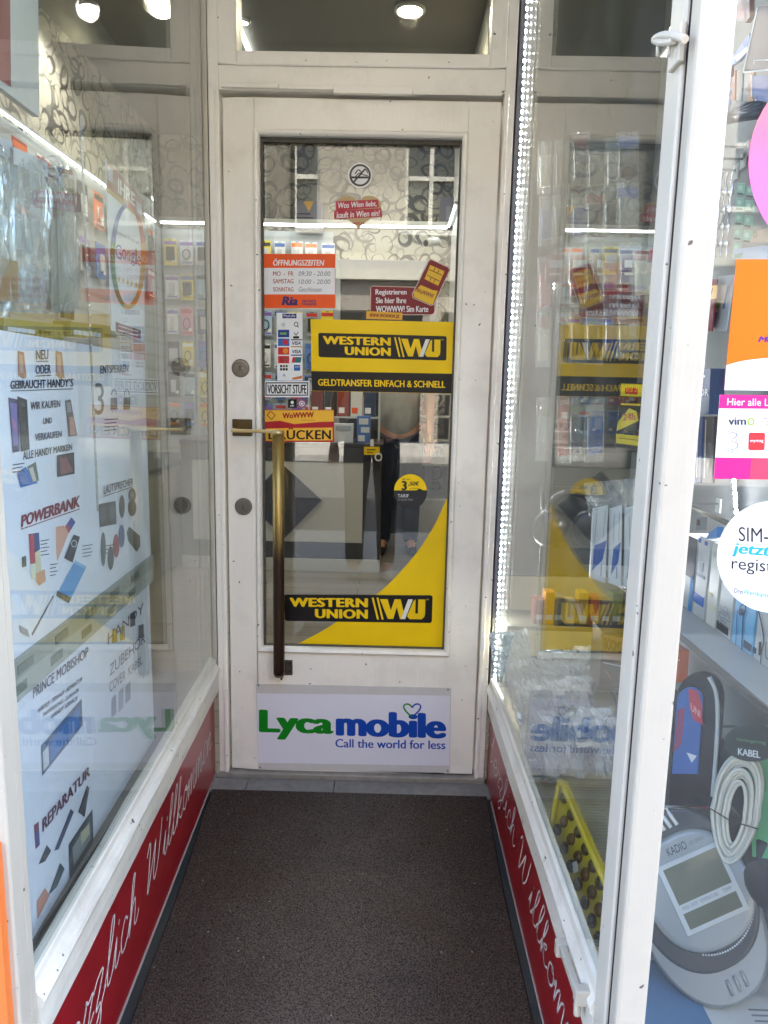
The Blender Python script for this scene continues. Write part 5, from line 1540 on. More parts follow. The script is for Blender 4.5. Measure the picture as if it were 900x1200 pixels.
def CS(px, py): return (px * 0.35, 780 + py * 0.35)
S([CS(135, 270), CS(272, 110), CS(275, 200), CS(140, 370)], '#5e6e86'); S([CS(165, 255), CS(262, 140), CS(264, 200), CS(168, 320)], '#4a7ab5', 0.0001); S([CS(142, 290), CS(160, 268), CS(163, 330), CS(144, 352)], '#c9cfd2', 0.0001)
S([CS(260, 490), CS(290, 400), CS(298, 410), CS(282, 508)], '#3c3f4e'); S([CS(180, 620), CS(235, 480), CS(246, 490), CS(195, 615)], '#4a4f6a')
S([CS(228, 600), CS(308, 480), CS(312, 590), CS(232, 720)], '#4b5058'); S([CS(240, 610), CS(300, 520), CS(302, 580), CS(246, 670)], '#8b8f92', 0.0001); S([CS(268, 560), CS(296, 530), CS(298, 565), CS(272, 600)], '#b7b49a', 0.0002)
S([CS(128, 665), CS(155, 600), CS(170, 620), CS(150, 655)], '#3f4450'); S([CS(112, 535), CS(128, 522), CS(132, 600), CS(118, 615)], '#7c3b4f'); S([CS(118, 560), CS(128, 550), CS(130, 600), CS(120, 606)], '#46558c', 0.0001)
S([CS(160, 770), CS(200, 660), CS(215, 680), CS(190, 740)], '#3f4e58'); S([CS(122, 790), CS(150, 745), CS(165, 770), CS(150, 800), CS(124, 850)], '#c08a7a')
S([CS(372, 20 + 90), CS(388, 95), CS(388, 160), CS(372, 175)], '#8d93a2'); S([CS(395, 90), CS(412, 70), CS(412, 140), CS(395, 158)], '#9aa0b0'); S([CS(418, 70), CS(436, 50), CS(436, 112), CS(418, 130)], '#8d93a2')
for px, py, c_ in ((134, 745, '#b49a4a'), (143, 742, '#b49a4a'), (155, 726, '#4a4c58'), (165, 740, '#565862')):
    S([(px - 3, py - 7), (px + 3, py - 9), (px + 3, py + 7), (px - 3, py + 9)], c_)
a.build('pictures', None, lo)

# two grey shelf rails between the posters
sr = thing('shelf_rail', 'grey-green double shelf rail with small price labels between the two posters', 'shelf rail', (LX(-0.9, -0.05), -0.9, 0.79))
RAIL = mat('rail_grey', '#8b928c', 0.35, 0.2)
wall_prism(-1, -0.50, -1.275, -0.075, -0.048, 0.818, 0.8455).build('upper_rail', RAIL, sr)
wall_prism(-1, -0.50, -1.275, -0.075, -0.050, 0.7835, 0.8165).build('lower_rail', mat('rail_pale', '#a3aaa6', 0.35, 0.2), sr)
b = MB()
for k in range(5):
    y = -0.62 - 0.13 * k
    x = LX(y, -0.0478)
    b.prism([(x, y, 0.824), (x + 0.002, y - 0.05, 0.824), (x + 0.002, y - 0.05, 0.838), (x, y, 0.838)], (0.0012, 0, 0))
    x = LX(y, -0.0498); b.prism([(x, y - 0.02, 0.793), (x + 0.0018, y - 0.065, 0.793), (x + 0.0018, y - 0.065, 0.808), (x, y - 0.02, 0.808)], (0.0012, 0, 0))
b.build('price_labels', mat('price_label', '#63706a', 0.5, var=0.3, scale=90), sr)

# review sign with the coloured ring
GPL = PL(-0.06)
gs = tag(Art(GPL).slab([(123, 186), (167.5, 234), (168, 401), (130, 387)], mat('review_sign_white', '#e9ecf4', 0.3, var=0.03), 0.003).build('review_sign'), 'tall white sign with four-coloured ring and row of stars behind the left glass', 'sign')
a = on(GPL, 0.0036)
a.shape([(123.2, 187), (167.3, 235), (167.4, 257), (123.6, 219)], ink('#7c2a36')); a.shape([(123.6, 219), (167.4, 257), (167.4, 262), (123.8, 225)], ink('#b9924a'))
a.text('IHRE', ((136, 208), (156, 228), (156, 242), (136, 226)), WHT, 0.0002, 0.03)
for px, py in ((127, 200), (161, 240)):
    a.shape([(px - 3, py - 5), (px + 3, py), (px + 3, py + 15), (px - 3, py + 10)], ink('#b8b4c4'), 0.0002)
for a0, a1, c_ in ((95, 165, '#2350a8'), (15, 95, '#b8241a'), (165, 255, '#1c7a42'), (255, 300, '#cc9010'), (300, 375, '#b8241a')):
    if c_ == '#b8241a' and a0 == 300: c_ = '#cc9010'
    a.ring(148, 300, 21, 62.5, 5.6, ink(c_), 0.0002, 24, a0, a1)
lx = 133.0
for ch, c_, wd, dy, hh in (('G', '#2350a8', 7.4, 0, 17), ('o', '#b8241a', 4.6, 6, 12), ('o', '#cc9010', 4.4, 8, 12), ('g', '#2350a8', 4.4, 10, 16), ('l', '#1c7a42', 1.6, 6, 19), ('e', '#b8241a', 4.2, 14, 12)):
    y = 285 + dy
    a.text(ch, ((lx, y), (lx + wd, y + wd * 0.4), (lx + wd, y + hh + wd * 0.4), (lx, y + hh)), ink(c_), 0.0002, 0.0)
    lx += wd + 0.7
a.text('Bewerten Sie uns auf', ((134, 268), (161, 282), (161, 287), (134, 273.5)), INK2, 0.0002, 0.0)
for k in range(5):
    cx, cy = 137.5 + 5 * k, 327 + 1.7 * k
    a.shape([(cx + (2.5 if j % 2 == 0 else 1.0) * math.sin(j * math.pi / 5), cy - (5 if j % 2 == 0 else 2.1) * math.cos(j * math.pi / 5)) for j in range(10)], ink('#d8b14a'), 0.0002)
a.shape([(133, 377), (163, 387), (163, 397), (134, 389)], ink('#8d4a50'), 0.0002)
for k in range(2):
    a.line([(136, 381.5 + 5 * k), (160, 389 + 4.5 * k)], 1.2, WHT, 0.0004)
a.build('print', None, gs)

# white board hanging at the top left
wb_ = tag(Art(PL(-0.16)).slab([(-30, -60), (36, -60), (38.5, 137), (-30, 86)], mat('hanging_board', '#c6c7c3', 0.4), 0.012).build('hanging_board'), 'plain white board hanging at the top left of the left-hand display', 'board')
a = on(PL(-0.16), 0.0125); a.shape([(-30, -60), (2.5, -60), (4, 102), (-30, 80)], ink('#8d2f38')); a.build('red_edge', None, wb_)

# clear bags
def bag(name, label, plane, quad, depth, seed, header=True, cat='clear bag', group=None, m=BAG, content=None, crumple=0.0):
    rg = random.Random(seed)
    tl, tr, br, bl = quad
    o = thing(name, label, cat, tuple(plane.p((bl[0] + br[0]) / 2, (bl[1] + br[1]) / 2)), group)
    b = MB(); NU, NV = (22, 22) if crumple else (12, 18)
    for side in (1, -1):
        g = []
        for j in range(NV + 1):
            row = []
            for i in range(NU + 1):
                u, v = i / NU, j / NV
                x = (tl[0] + (tr[0] - tl[0]) * u) * (1 - v) + (bl[0] + (br[0] - bl[0]) * u) * v
                y = (tl[1] + (tr[1] - tl[1]) * u) * (1 - v) + (bl[1] + (br[1] - bl[1]) * u) * v
                bulge = (math.sin(math.pi * u) * math.sin(math.pi * min(1, v * 1.02)) ** 0.7) * depth
                P_ = plane.p(x, y)
                nz = mnoise.noise(Vector((u * 6 + seed, v * 3.2, side * 3.1))) * depth * 0.55 * math.sin(math.pi * u)
                if crumple:
                    nz += (abs(mnoise.noise(Vector((u * 9 + seed * 1.7, v * 8, side * 2.0)))) - 0.2) * crumple + (abs(mnoise.noise(Vector((u * 19 + seed, v * 17 + side, 5.0)))) - 0.2) * crumple * 0.5
                row.append(b.bm.verts.new(P_ + plane.n * (side * bulge * 0.5 + nz)))
            g.append(row)
        for j in range(NV):
            for i in range(NU):
                f = b.face([g[j][i], g[j][i + 1], g[j + 1][i + 1], g[j + 1][i]])
                if f: f.smooth = not crumple
    b.build('film', m, o)
    if header:
        a = Art(plane, depth * 0.1)
        a.slab([tl, tr, (tr[0] * 0.9 + br[0] * 0.1, tr[1] * 0.9 + br[1] * 0.1), (tl[0] * 0.9 + bl[0] * 0.1, tl[1] * 0.9 + bl[1] * 0.1)], PALE, 0.001)
        a.build('header_card', None, o)
    if content:
        a = Art(plane, -0.002)
        for pts, mm, t in content:
            a.slab(pts, mm, t)
        a.build('contents', None, o)
    return o
BAG_H = clear_mat('hazy_film', (0.9, 0.92, 0.91), 0.07, 0.08, 0.9, 22, 0.15, (3, 3, 0.7))
GRP = 'clear bags hanging in the left-hand display'
bag('clear_bag', 'clear plastic bag with a tan pouch inside, nearest the left post', PL(-0.13), ((-38, 150), (10, 165), (12, 372), (-38, 372)), 0.05, 3, True, group=GRP, m=BAG_H, content=[([(-20, 300), (8, 306), (8, 352), (-20, 352)], mat('tan_pouch', '#9c7f55', 0.6), 0.02)])
bag('clear_bag', 'tall empty clear plastic bag beside the one holding the tan pouch', PL(-0.12), ((12, 172), (52, 190), (55, 368), (14, 368)), 0.05, 8, True, group=GRP, m=BAG_H)
bag('clear_bag', 'clear plastic bag with grey sleeve hanging left of the review sign', PL(-0.13), ((56, 205), (86, 232), (92, 362), (60, 366)), 0.045, 12, False, group=GRP, m=BAG_H, content=[([(60, 235), (84, 250), (89, 352), (63, 356)], mat('grey_sleeve', '#8d8e88', 0.5), 0.012)])
rg = random.Random(21)
k = 0
for row, (y0, hg) in enumerate(((176, 58), (238, 60), (300, 58))):
    for j in range(5):
        x0 = -14 + 21 * j + rg.uniform(-2, 2); x1 = x0 + 18
        yy = y0 + 5 * j + rg.uniform(-5, 5)
        ins = [('#d6d8d6', 'white'), ('#4a4c4e', 'dark grey'), ('#a79a86', 'tan'), ('#8d9a9c', 'grey-blue'), ('#6d3a3a', 'dark red')][(row * 2 + j * 3) % 5]
        bag('hanging_pack', f'clear pack with {ins[1]} insert, {ORD[j]} from the post, {["top", "middle", "lower"][row]} row of the left-hand display', PL(-0.19 - 0.015 * (j % 2)), ((x0, yy), (x1, yy + 4), (x1, yy + hg + 4), (x0, yy + hg)), 0.025, 90 + k, False, 'hanging pack', 'clear packs in the left-hand display', BAG,
            [([(x0 + 3, yy + 14), (x1 - 3, yy + 17), (x1 - 3, yy + hg - 6), (x0 + 3, yy + hg - 9)], ink(ins[0]), 0.008), ([(x0 + 3, yy + 4), (x1 - 3, yy + 7), (x1 - 3, yy + 13), (x0 + 3, yy + 10)], ink(['#b5b7b5', '#8a3a34', '#3f5a8a'][k % 3]), 0.003)])
        k += 1
# boxes on top of the upper poster
for q, lb in (([(-20, 372), (54, 380), (54, 398), (-20, 396)], 'long olive yellow box on the poster top at the left post'), ([(62, 376), (118, 382), (118, 396), (62, 394)], 'olive yellow box with white label left of the review sign')):
    o = tag(Art(PL(-0.11)).slab(q, mat('olive_yellow', '#8f8850', 0.35), 0.03).build('long_box'), lb, 'box')
    a = on(PL(-0.11), 0.031); a.shape([(q[0][0] + 4, q[0][1] + 10), (q[0][0] + 38, q[0][1] + 14), (q[0][0] + 38, q[0][1] + 19), (q[0][0] + 4, q[0][1] + 15)], PALE); a.shape([(q[0][0] + 42, q[0][1] + 14), (q[0][0] + 58, q[0][1] + 16), (q[0][0] + 58, q[0][1] + 20), (q[0][0] + 42, q[0][1] + 18)], ink('#5b5220'))
    a.build('print', None, o)
# dark low cupboard in the shop, seen past the posters
cu = thing('cupboard', 'low dark cupboard in the shop seen past the right edge of the posters', 'cupboard', (-1.2, 2.6, 0))
MB().box(-1.48, -1.02, 1.2, 3.6, 0.002, 0.70).build('body', mat('cupboard_grey', '#8a877d', 0.5, var=0.06), cu, 0.004)
MB().box(-1.49, -1.0, 1.19, 3.62, 0.701, 0.73).build('worktop', BLACK, cu, 0.004)
# orange board beyond the left post, street side
ps = PY(-1.352)
a = ps.p(9.5, 1200); c_ = ps.p(-2, 1040)
b = MB(); b.box(-0.45, (a.x + c_.x) / 2, -1.352, -1.337, 0.0, 0.66)
tag(b.build('orange_board', mat('orange_board', '#d9702f', 0.45)), 'orange board on the shop front just left of the entrance post', 'board')
tag(MB().box(-0.46, 0.003, -1.336, -1.308, -0.004, 2.75).build('shadow_gap_board', mat('dark_gap_board', '#2a1510', 0.8)), 'dark brown board standing for the shadowed gap behind the orange one, left of entrance post', 'board')  # its dark colour paints the shadowed joint beside the post

# vertical LED strip hanging just behind the left glass
QS = PL(-0.024)
A_, B_ = QS.p(98.5, 155), QS.p(112.5, 600)
xs0, ys0 = (A_.x + B_.x) / 2, (A_.y + B_.y) / 2
l3 = thing('led_strip', 'vertical dotted LED strip hanging behind the left glass in front of the posters', 'LED strip', (xs0, ys0, B_.z))
MB().box(xs0 - 0.0012, xs0 - 0.0002, ys0 - 0.004, ys0 + 0.004, B_.z, A_.z + 0.02).build('tape', mat('clear_tape', '#8e9092', 0.3), l3)
b = MB()
z = B_.z + 0.01
while z < A_.z + 0.01:
    b.lathe((xs0, ys0, z), (1, 0.04, 0), [(0.0014, 0), (0.0014, 0.001), (0.0007, 0.0014)], 8)
    z += 0.0165
b.build('diodes', emit_mat('faint_led', (0.93, 0.95, 1.0), 0.06), l3)

# ================================================================== right-hand display, seen through the entrance glass
DB = thing('display_floor', 'cream ribbed base board lying in the right-hand display', 'display base', (1.03, -0.6, 0.25))
MATS['cream_ribs_m'] = ribbed_mat('cream_ribs', '#e0d6ae', 82, 'Y')
MB().box(0.842, 1.249, -0.985, 0.098, 0.262, 0.285).build('ribbed_board', MATS['cream_ribs_m'], DB)
MB().box(0.842, 0.872, -1.215, -0.986, 0.262, 0.285).build('ribbed_board', MATS['cream_ribs_m'], DB)
MB().box(0.842, 1.249, -1.285, -0.99, 0.205, 0.235).build('front_board', mat('front_base', '#b9b7b0', 0.6), DB)
# cream step with coloured boxes at the far end
Y1 = -0.10
s1 = PY(Y1)
st_ = thing('display_step', 'cream step with raised back edge at the far end of the right-hand display', 'display step', (1.0, Y1, 0.285))
CREAM = mat('cream_step', '#d9cd9c', 0.5, var=0.05)
za, zb, zcx = s1.p(680, 770).z, s1.p(680, 735).z, s1.p(680, 693).z
MB().box(0.845, 1.245, Y1, 0.06, za, zb - 0.012).build('riser', CREAM, st_, 0.002)
MB().box(0.845, 1.245, Y1 - 0.006, 0.06, zb - 0.0115, zb).build('tread', mat('step_edge', '#6f6a58', 0.5), st_)
MB().box(0.845, 1.245, 0.062, 0.075, za, zcx).build('back_edge', CREAM, st_)
xs_ = [628, 640, 651, 665, 680, 694, 707, 720]
cs2 = ['#7a2d25', '#d08a2c', '#8e8a84', '#d9c38a', '#cfa33a', '#c8563a', '#6b6a60', '#8a9150']
nm2 = ['dark red', 'orange', 'grey', 'pale yellow', 'amber', 'brick red', 'dark grey', 'olive']
for k, (px, c2) in enumerate(zip(xs_, cs2)):
    x0, x1 = s1.p(px, 715).x, s1.p(px + 11, 715).x
    o = MB().box(x0, x1, Y1 + 0.02, Y1 + 0.07, zb + 0.0005, zb + 0.075 + 0.012 * ((k * 5) % 3)).build('small_box', ink(c2), None, 0.001)
    tag(o, f'{nm2[k]} small box standing on the cream step in the right-hand display', 'box', 'small boxes on the cream step')
    MB().box(x0 + 0.004, x1 - 0.004, Y1 + 0.0185, Y1 + 0.0195, zb + 0.015, zb + 0.03).build('print', PALE, o)
# black game box with kraft top
YB2 = -0.55
gb = PY(YB2)
a0, a1 = gb.p(702, 806), gb.p(733, 742)
o = tag(MB().box(a0.x, a1.x + 0.02, YB2, YB2 + 0.09, a0.z, a1.z).build('accessory_carton', mat('black_carton', '#2b2a26', 0.4), None, 0.002), 'black carton with brown kraft upper half near the right window stile', 'carton')
a = on(gb, 0.0008); a.shape([(704, 742), (742, 750), (742, 778), (706, 772)], ink('#9a7a4a')); a.text('BOOMS', ((708, 747), (728, 752), (728, 766), (708, 760)), ink('#2b2a26'), 0.0002, 0.03); a.line([(706, 776), (734, 782)], 1.2, PALE); a.line([(710, 786), (716, 796)], 1.5, ink('#c05a5a')); a.build('print', None, o)
# cable packs in white and blue
PK = PY(-0.62)
BL2 = ink('#2b55a8')
for k, (x0, x1, xt0, xt1, lb) in enumerate(((690, 708, 694, 711, 'leftmost'), (709, 723, 711, 724, 'middle'), (724, 741, 725, 741, 'rightmost'))):
    q = [(xt0, 596 - 2 * k), (xt1, 592 - 2 * k), (x1, 682 + 2 * k), (x0, 676 + 3 * k)]
    o = tag(Art(PK, 0.02 * k).slab(q, mat('cable_pack_white', '#d3d9de', 0.35), 0.010).build('cable_pack'), f'{lb} of three white and blue cable packs hanging in the right-hand display', 'cable pack', 'white and blue cable packs')
    a = on(PK, 0.02 * k + 0.0106)
    a.shape([(x0 + 5, 638 + k), (xt1 - 1.5, 632), (x1 - 3.5, 655), (x0 + 2, 668 + 2 * k)], BL2)
    a.line([(xt0 + 4, 600), (x0 + 5, 634)], 0.8, ink('#9aa2aa')); a.line([(xt1 - 3, 598), (x1 - 3, 630)], 0.8, ink('#9aa2aa')); a.line([(x1 - 5, 660), (x1 - 5.5, 674)], 0.9, BL2)
    a.build('print', None, o)
    bag_o = None
bag('clear_bag', 'crumpled clear wrapping above the white and blue cable packs', PK, ((684, 566), (744, 560), (744, 600), (690, 606)), 0.05, 31, False)
# yellow and black data card
PKc = PY(-0.80)
o = tag(Art(PKc).slab([(727, 449), (757, 450), (753, 530), (721, 528)], ink('#26251f'), 0.002).build('data_card'), 'black and yellow prepaid card with 24h diamond hanging by the right stile', 'card')
a = on(PKc, 0.0026)
Y2 = ink('#d6c02a')
a.shape([(727.5, 449.5), (755, 450.5), (754, 465), (726.5, 464)], Y2); a.shape([(732, 454), (747, 455), (746.5, 462.5), (731.5, 461.5)], ink('#c03a2a'), 0.0002)
a.line([(727, 473.5), (750, 474.5)], 2.4, Y2); a.shape([(724, 494), (737, 478), (745, 482), (748, 493), (722, 505)], Y2)
a.text('24h', ((729, 485), (744, 484), (744, 492), (729, 493)), ink('#b4452a'), 0.0002, 0.03)
a.shape([(721.5, 508), (750, 511), (749.5, 523), (721.5, 519)], Y2); a.line([(724, 513), (748, 516)], 0.8, ink('#26251f'), 0.0002)
a.build('print', None, o)
# headphones
HPn = PY(-0.28)
hp2 = thing('headphones', 'black headphones in dark packaging in the right-hand display', 'headphones', tuple(HPn.p(672, 640)))
P = lambda x, y, h=0.0: HPn.p(x, y, h)
MB().tube([P(*q) for q in smooth_path([(646, 622), (643, 600), (652, 583), (670, 577), (688, 583), (697, 600), (694, 622)], 5)], 0.010, 10).build('headband', BLACK, hp2)
for px in (648, 692):
    c_ = P(px, 620)
    MB().lathe(c_ + Vector((0, 0.02, 0)), (0, -1, 0), [(0.05, 0), (0.055, 0.012), (0.045, 0.03), (0.0, 0.033)], 20).build('ear_cup', mat('headphone_shell', '#232326', 0.25), hp2)
o = tag(Art(PY(-0.22)).slab([(634, 570), (706, 570), (702, 664), (632, 662)], mat('dark_carton', '#3a3b38', 0.4, var=0.2, scale=12), 0.004).build('backing_card'), 'dark backing card behind the black headphones', 'card')
BAG_P = clear_mat('pack_film', (0.93, 0.95, 0.95), 0.08, 0.05, 0.9, 22, 0.07, (3, 3, 0.7))
# hanging clear blister packs filling the upper half
rg = random.Random(11)
k = 0
DARKC = ['#2c2c2b', '#6d5f4c', '#3b4048', '#a02c34', '#34508c', '#8a8a84', '#c4bda8']
NMC = ['black', 'grey-brown', 'charcoal', 'dark red', 'slate blue', 'grey', 'taupe']
RWN = ['top', 'second', 'third', 'fourth', 'fifth']
for row, (y0, hgt) in enumerate(((165, 62), (232, 58), (296, 66), (368, 64), (470, 74))):
    for j in range(7):
        Yk = -0.02 - 0.125 * j
        plk = PY(Yk)
        x0 = 630 + 19 * j + rg.uniform(-3, 3); x1 = x0 + 17 + 2 * j
        yy = y0 + rg.uniform(-6, 6) - 2 * j
        if x0 > 742 or (row == 4 and j > 3):
            continue
        ci = rg.randrange(7)
        cm = rg.choice([0, 0, 1, 2]); hc = rg.choice(['#8d3b34', '#4a5a8a', '#b9b5a8', '#6d6a3a', '#7a7d80'])
        o = bag('hanging_pack', f'clear pack with {NMC[ci]} accessory, {ORD[j]} from the door, {RWN[row]} row of the right-hand display', plk, ((x0, yy), (x1, yy - 1), (x1 - 1, yy + hgt), (x0 - 1, yy + hgt)), 0.035, 40 + k, False, 'hanging pack', 'clear packs in the right-hand display', BAG_P,
                [([(x0 + 3, yy + hgt * 0.3), (x1 - 3, yy + hgt * 0.3), (x1 - 4, yy + hgt * 0.85), (x0 + 3, yy + hgt * 0.88)], ink(DARKC[ci]), 0.01), ([(x0 + 2, yy + hgt * 0.08), (x1 - 2, yy + hgt * 0.08), (x1 - 2, yy + hgt * 0.26), (x0 + 2, yy + hgt * 0.26)], ink(hc), 0.003)])
        k += 1
# coloured header cards under the reflected light line
for j, (x0, x1, c2, nmx) in enumerate(((640, 664, '#8d6a66', 'dusty pink'), (668, 692, '#9a5348', 'brick red'), (696, 722, '#8a6a5a', 'brown'), (728, 762, '#34306e', 'indigo'))):
    plk = PY(-0.15 - 0.17 * j)
    o = tag(Art(plk).slab([(x0, 299), (x1, 299), (x1 - 1, 332), (x0 - 1, 332)], ink(c2), 0.004).build('header_card'), f'{nmx} cardboard header in the right-hand display above the yellow reflection', 'card', 'cardboard headers in the right-hand display')
    a = on(plk, 0.0046); a.shape(rect(x0 + 3, 305, x1 - 5, 314), PALE); a.shape(rect(x0 + 3, 320, x1 - 8, 323), ink('#c9c4b8')); a.build('print', None, o)
# bags lying on the base board
BAG_C = clear_mat('crumpled_film', (0.9, 0.92, 0.92), 0.08, 0.12, 0.5, 30, 0.5)
GB2 = 'clear bags lying in the right-hand display'
WPAD = mat('white_insert', '#e6e8e8', 0.5)
for q, Yq, sd, lb in (([(598, 800), (640, 794), (650, 846), (606, 850)], -0.34, 61, 'flat white cable box in crumpled film left of the mirrored lettering'), ([(640, 800), (690, 792), (696, 832), (646, 838)], -0.46, 62, 'white adapter box in crumpled film in the middle of the heap'), ([(664, 836), (716, 830), (718, 872), (668, 878)], -0.66, 63, 'white adapter box in crumpled film at the right of the heap'), ([(612, 880), (650, 876), (654, 914), (618, 918)], -0.52, 64, 'white adapter box in crumpled film at the foot of the heap')):
    (xa, ya_), (xb, yb_), (xc, yc_), (xd, yd_) = q
    ins_ = [(xa + 6, ya_ + 8), (xb - 6, yb_ + 8), (xc - 6, yc_ - 6), (xd + 6, yd_ - 6)]
    bag('wrapped_box', lb, PY(Yq), tuple(q), 0.05, sd, False, 'wrapped box', 'wrapped boxes heaped in the right-hand display', m=BAG_C, crumple=0.05, content=[(ins_, WPAD, 0.02), ([(xa + 10, ya_ + 12), (xa + 24, ya_ + 11), (xa + 25, ya_ + 18), (xa + 11, ya_ + 19)], ink('#6f8fb5'), 0.0215), ([(xa + 10, ya_ + 24), (xa + 30, ya_ + 22), (xa + 30, ya_ + 24), (xa + 10, ya_ + 26)], ink('#8a8d92'), 0.0215)])
bag('clear_bag', 'large crumpled clear bag lying under the mirrored lettering', PY(-0.62), ((636, 842), (704, 838), (700, 905), (640, 912)), 0.06, 77, False, group=GB2, m=BAG_C, crumple=0.06, content=[([(660, 856), (690, 852), (692, 892), (664, 897)], WPAD, 0.012)])
bag('clear_bag', 'small crumpled clear bag on top of the pile right of the light strip', PY(-0.24), ((590, 778), (640, 770), (650, 826), (600, 832)), 0.06, 78, False, group=GB2, m=BAG_C, crumple=0.06, content=[([(602, 790), (630, 786), (634, 812), (608, 816)], WPAD, 0.008)])
bag('clear_bag', 'clear bag with white insert in the far corner by the light strip', PY(-0.16), ((572, 742), (618, 738), (626, 792), (582, 800)), 0.06, 71, False, group=GB2, m=BAG_C, crumple=0.05, content=[([(606, 774), (624, 772), (626, 792), (608, 795)], WPAD, 0.01)])
bag('clear_bag', 'clear bag with blue and white paper slip below the cream step', PY(-0.28), ((628, 764), (694, 758), (698, 800), (640, 806)), 0.06, 72, False, group=GB2, m=BAG_C, crumple=0.05, content=[([(662, 783), (676, 780), (679, 794), (666, 798)], ink('#5fa3cf'), 0.006), ([(676, 780), (686, 778), (690, 790), (679, 794)], WPAD, 0.006), ([(650, 776), (661, 774), (663, 790), (652, 792)], WPAD, 0.006)])
bag('clear_bag', 'clear bag with printed white strip lying above the mirrored lettering', PY(-0.40), ((612, 806), (690, 796), (698, 842), (622, 850)), 0.06, 73, False, group=GB2, m=BAG_C, crumple=0.05, content=[([(654, 822), (676, 812), (680, 818), (658, 829)], WPAD, 0.004)])
bag('clear_bag', 'clear bag with thick white cable coil at the bottom left of the right-hand display', PY(-0.50), ((606, 836), (652, 832), (660, 915), (618, 918)), 0.07, 74, False, group=GB2, m=BAG_C, crumple=0.05, content=[([(611, 850), (632, 848), (640, 900), (616, 903)], WPAD, 0.012), ([(636, 846), (648, 845), (652, 880), (640, 884)], LGREY, 0.01)])
bag('clear_bag', 'clear bag with round white plug at the bottom beside the right stile', PY(-0.72), ((694, 846), (722, 842), (722, 905), (698, 908)), 0.05, 75, False, group=GB2, m=BAG_C, crumple=0.05, content=[([(704, 862), (716, 860), (717, 892), (706, 894)], WPAD, 0.012)])
o = bpy.data.objects  # (no further use)
cable = MB().tube([PY(-0.45).p(*q) for q in smooth_path([(694, 812), (700, 800), (710, 803), (718, 812), (722, 826), (722, 842)], 5)], 0.003, 8).build('cable', ink('#55606a'))
tag(cable, 'thin grey-blue cable looping beside the black carton', 'cable')

# yellow honeycomb tray with round goods
TN = Vector((-0.93, -0.22, 0.30))
TPn = Plane(TN, (0.872, -0.85, 0.36))
ty = thing('goods_tray', 'yellow tray with rows of round dark goods leaning in the right-hand display', 'tray', tuple(TPn.p(690, 1130)))
YT = mat('yellow_tray', '#cdb928', 0.4, var=0.1)
TQ = [(659, 915), (724, 1064), (698, 1182), (641, 1006)]
def tq(u, v):
    (x0, y0), (x1, y1), (x2, y2), (x3, y3) = TQ
    return ((x0 * (1 - u) + x1 * u) * (1 - v) + (x3 * (1 - u) + x2 * u) * v, (y0 * (1 - u) + y1 * u) * (1 - v) + (y3 * (1 - u) + y2 * u) * v)
Art(TPn).slab(TQ, YT, -0.012).build('tray', None, ty)
for e0, e1 in ((0, 1), (1, 2), (2, 3), (3, 0)):
    A_, B_ = TPn.p(*TQ[e0]), TPn.p(*TQ[e1])
    MBx = MB(); MBx.tube([A_ + TN * 0.005, B_ + TN * 0.005], 0.006, 6); MBx.build('rim', YT, ty)
GOODS = [mat('goods_dark', '#4a3c28', 0.2, 0.4, 0.4, 60), mat('goods_black', '#26241f', 0.2, 0.3, 0.3, 60), mat('goods_amber', '#6a4a22', 0.2, 0.4, 0.4, 60)]
for i in range(7):
    for j in range(5):
        u, v = (i + 0.55 + (0.45 if j % 2 else 0)) / 7.6, (j + 0.5) / 5
        A_ = TPn.p(*tq(u, v))
        su = (TPn.p(*tq(min(1, u + 0.055), v)) - A_).length
        sv = (TPn.p(*tq(u, min(1, v + 0.075))) - A_).length
        MB().lathe(A_, TN, [(min(su, sv) * 1.0, 0.0003), (min(su, sv) * 0.95, 0.004), (min(su, sv) * 0.6, 0.008), (0.0, 0.0095)], 14).build('round_goods', GOODS[(i * 3 + j * 2) % 3], ty)
MBx = Art(TPn, 0.010); MBx.slab([(676, 1012), (681, 1010), (683, 1022), (678, 1024)], WHT, 0.001); MBx.build('price_tag', None, ty)

# ================================================================== street window on the right
sw_ = thing('street_window', 'street-facing display window right of the white corner post', 'window', (1.4, YF, 0.2))
MB().box(0.8635, 2.1, -1.316, -1.310, 0.17, 4.0).build('glass_pane', clear_mat('street_glass', (0.93, 0.95, 0.95)), sw_)
MB().box(0.8635, 2.1, -1.335, -1.295, 0.0, 0.169).build('sill_rail', PAINT_FRONT_DIM, sw_, 0.004)
MB().box(2.1, 2.16, -1.335, -1.29, 0.0, 4.0).build('far_post', PAINT_FRONT_DIM, sw_, 0.004)
wall('shop_front_pier', 'plastered pier of the shop front beyond the street window', [(2.165, 6.0, YF, YF + 0.12, -0.1, 3.99)], mat('facade_plaster', '#b9b1a2'))
wall('display_end', 'white end wall of the street window display', [(1.295, 2.16, -0.45, -0.42, 0.2, 3.99)], WALL_WHITE)
FG = PY(-1.3168)
FH = 0.0008
# gradient disc
a = Art(FG); a.use(gradient_mat('pink_orange_print', '#c868c4', '#f98a62', 0.02, 0.27, '#ee6a8a'))
a.prism([a.P(1003 + 126 * math.cos(RAD(i * 6)), 192 + 126 * math.sin(RAD(i * 6))) for i in range(60)], FG.n * 0.0006)
tag(a.build('round_sticker'), 'large round sticker running from orange to violet on the street window', 'sticker')
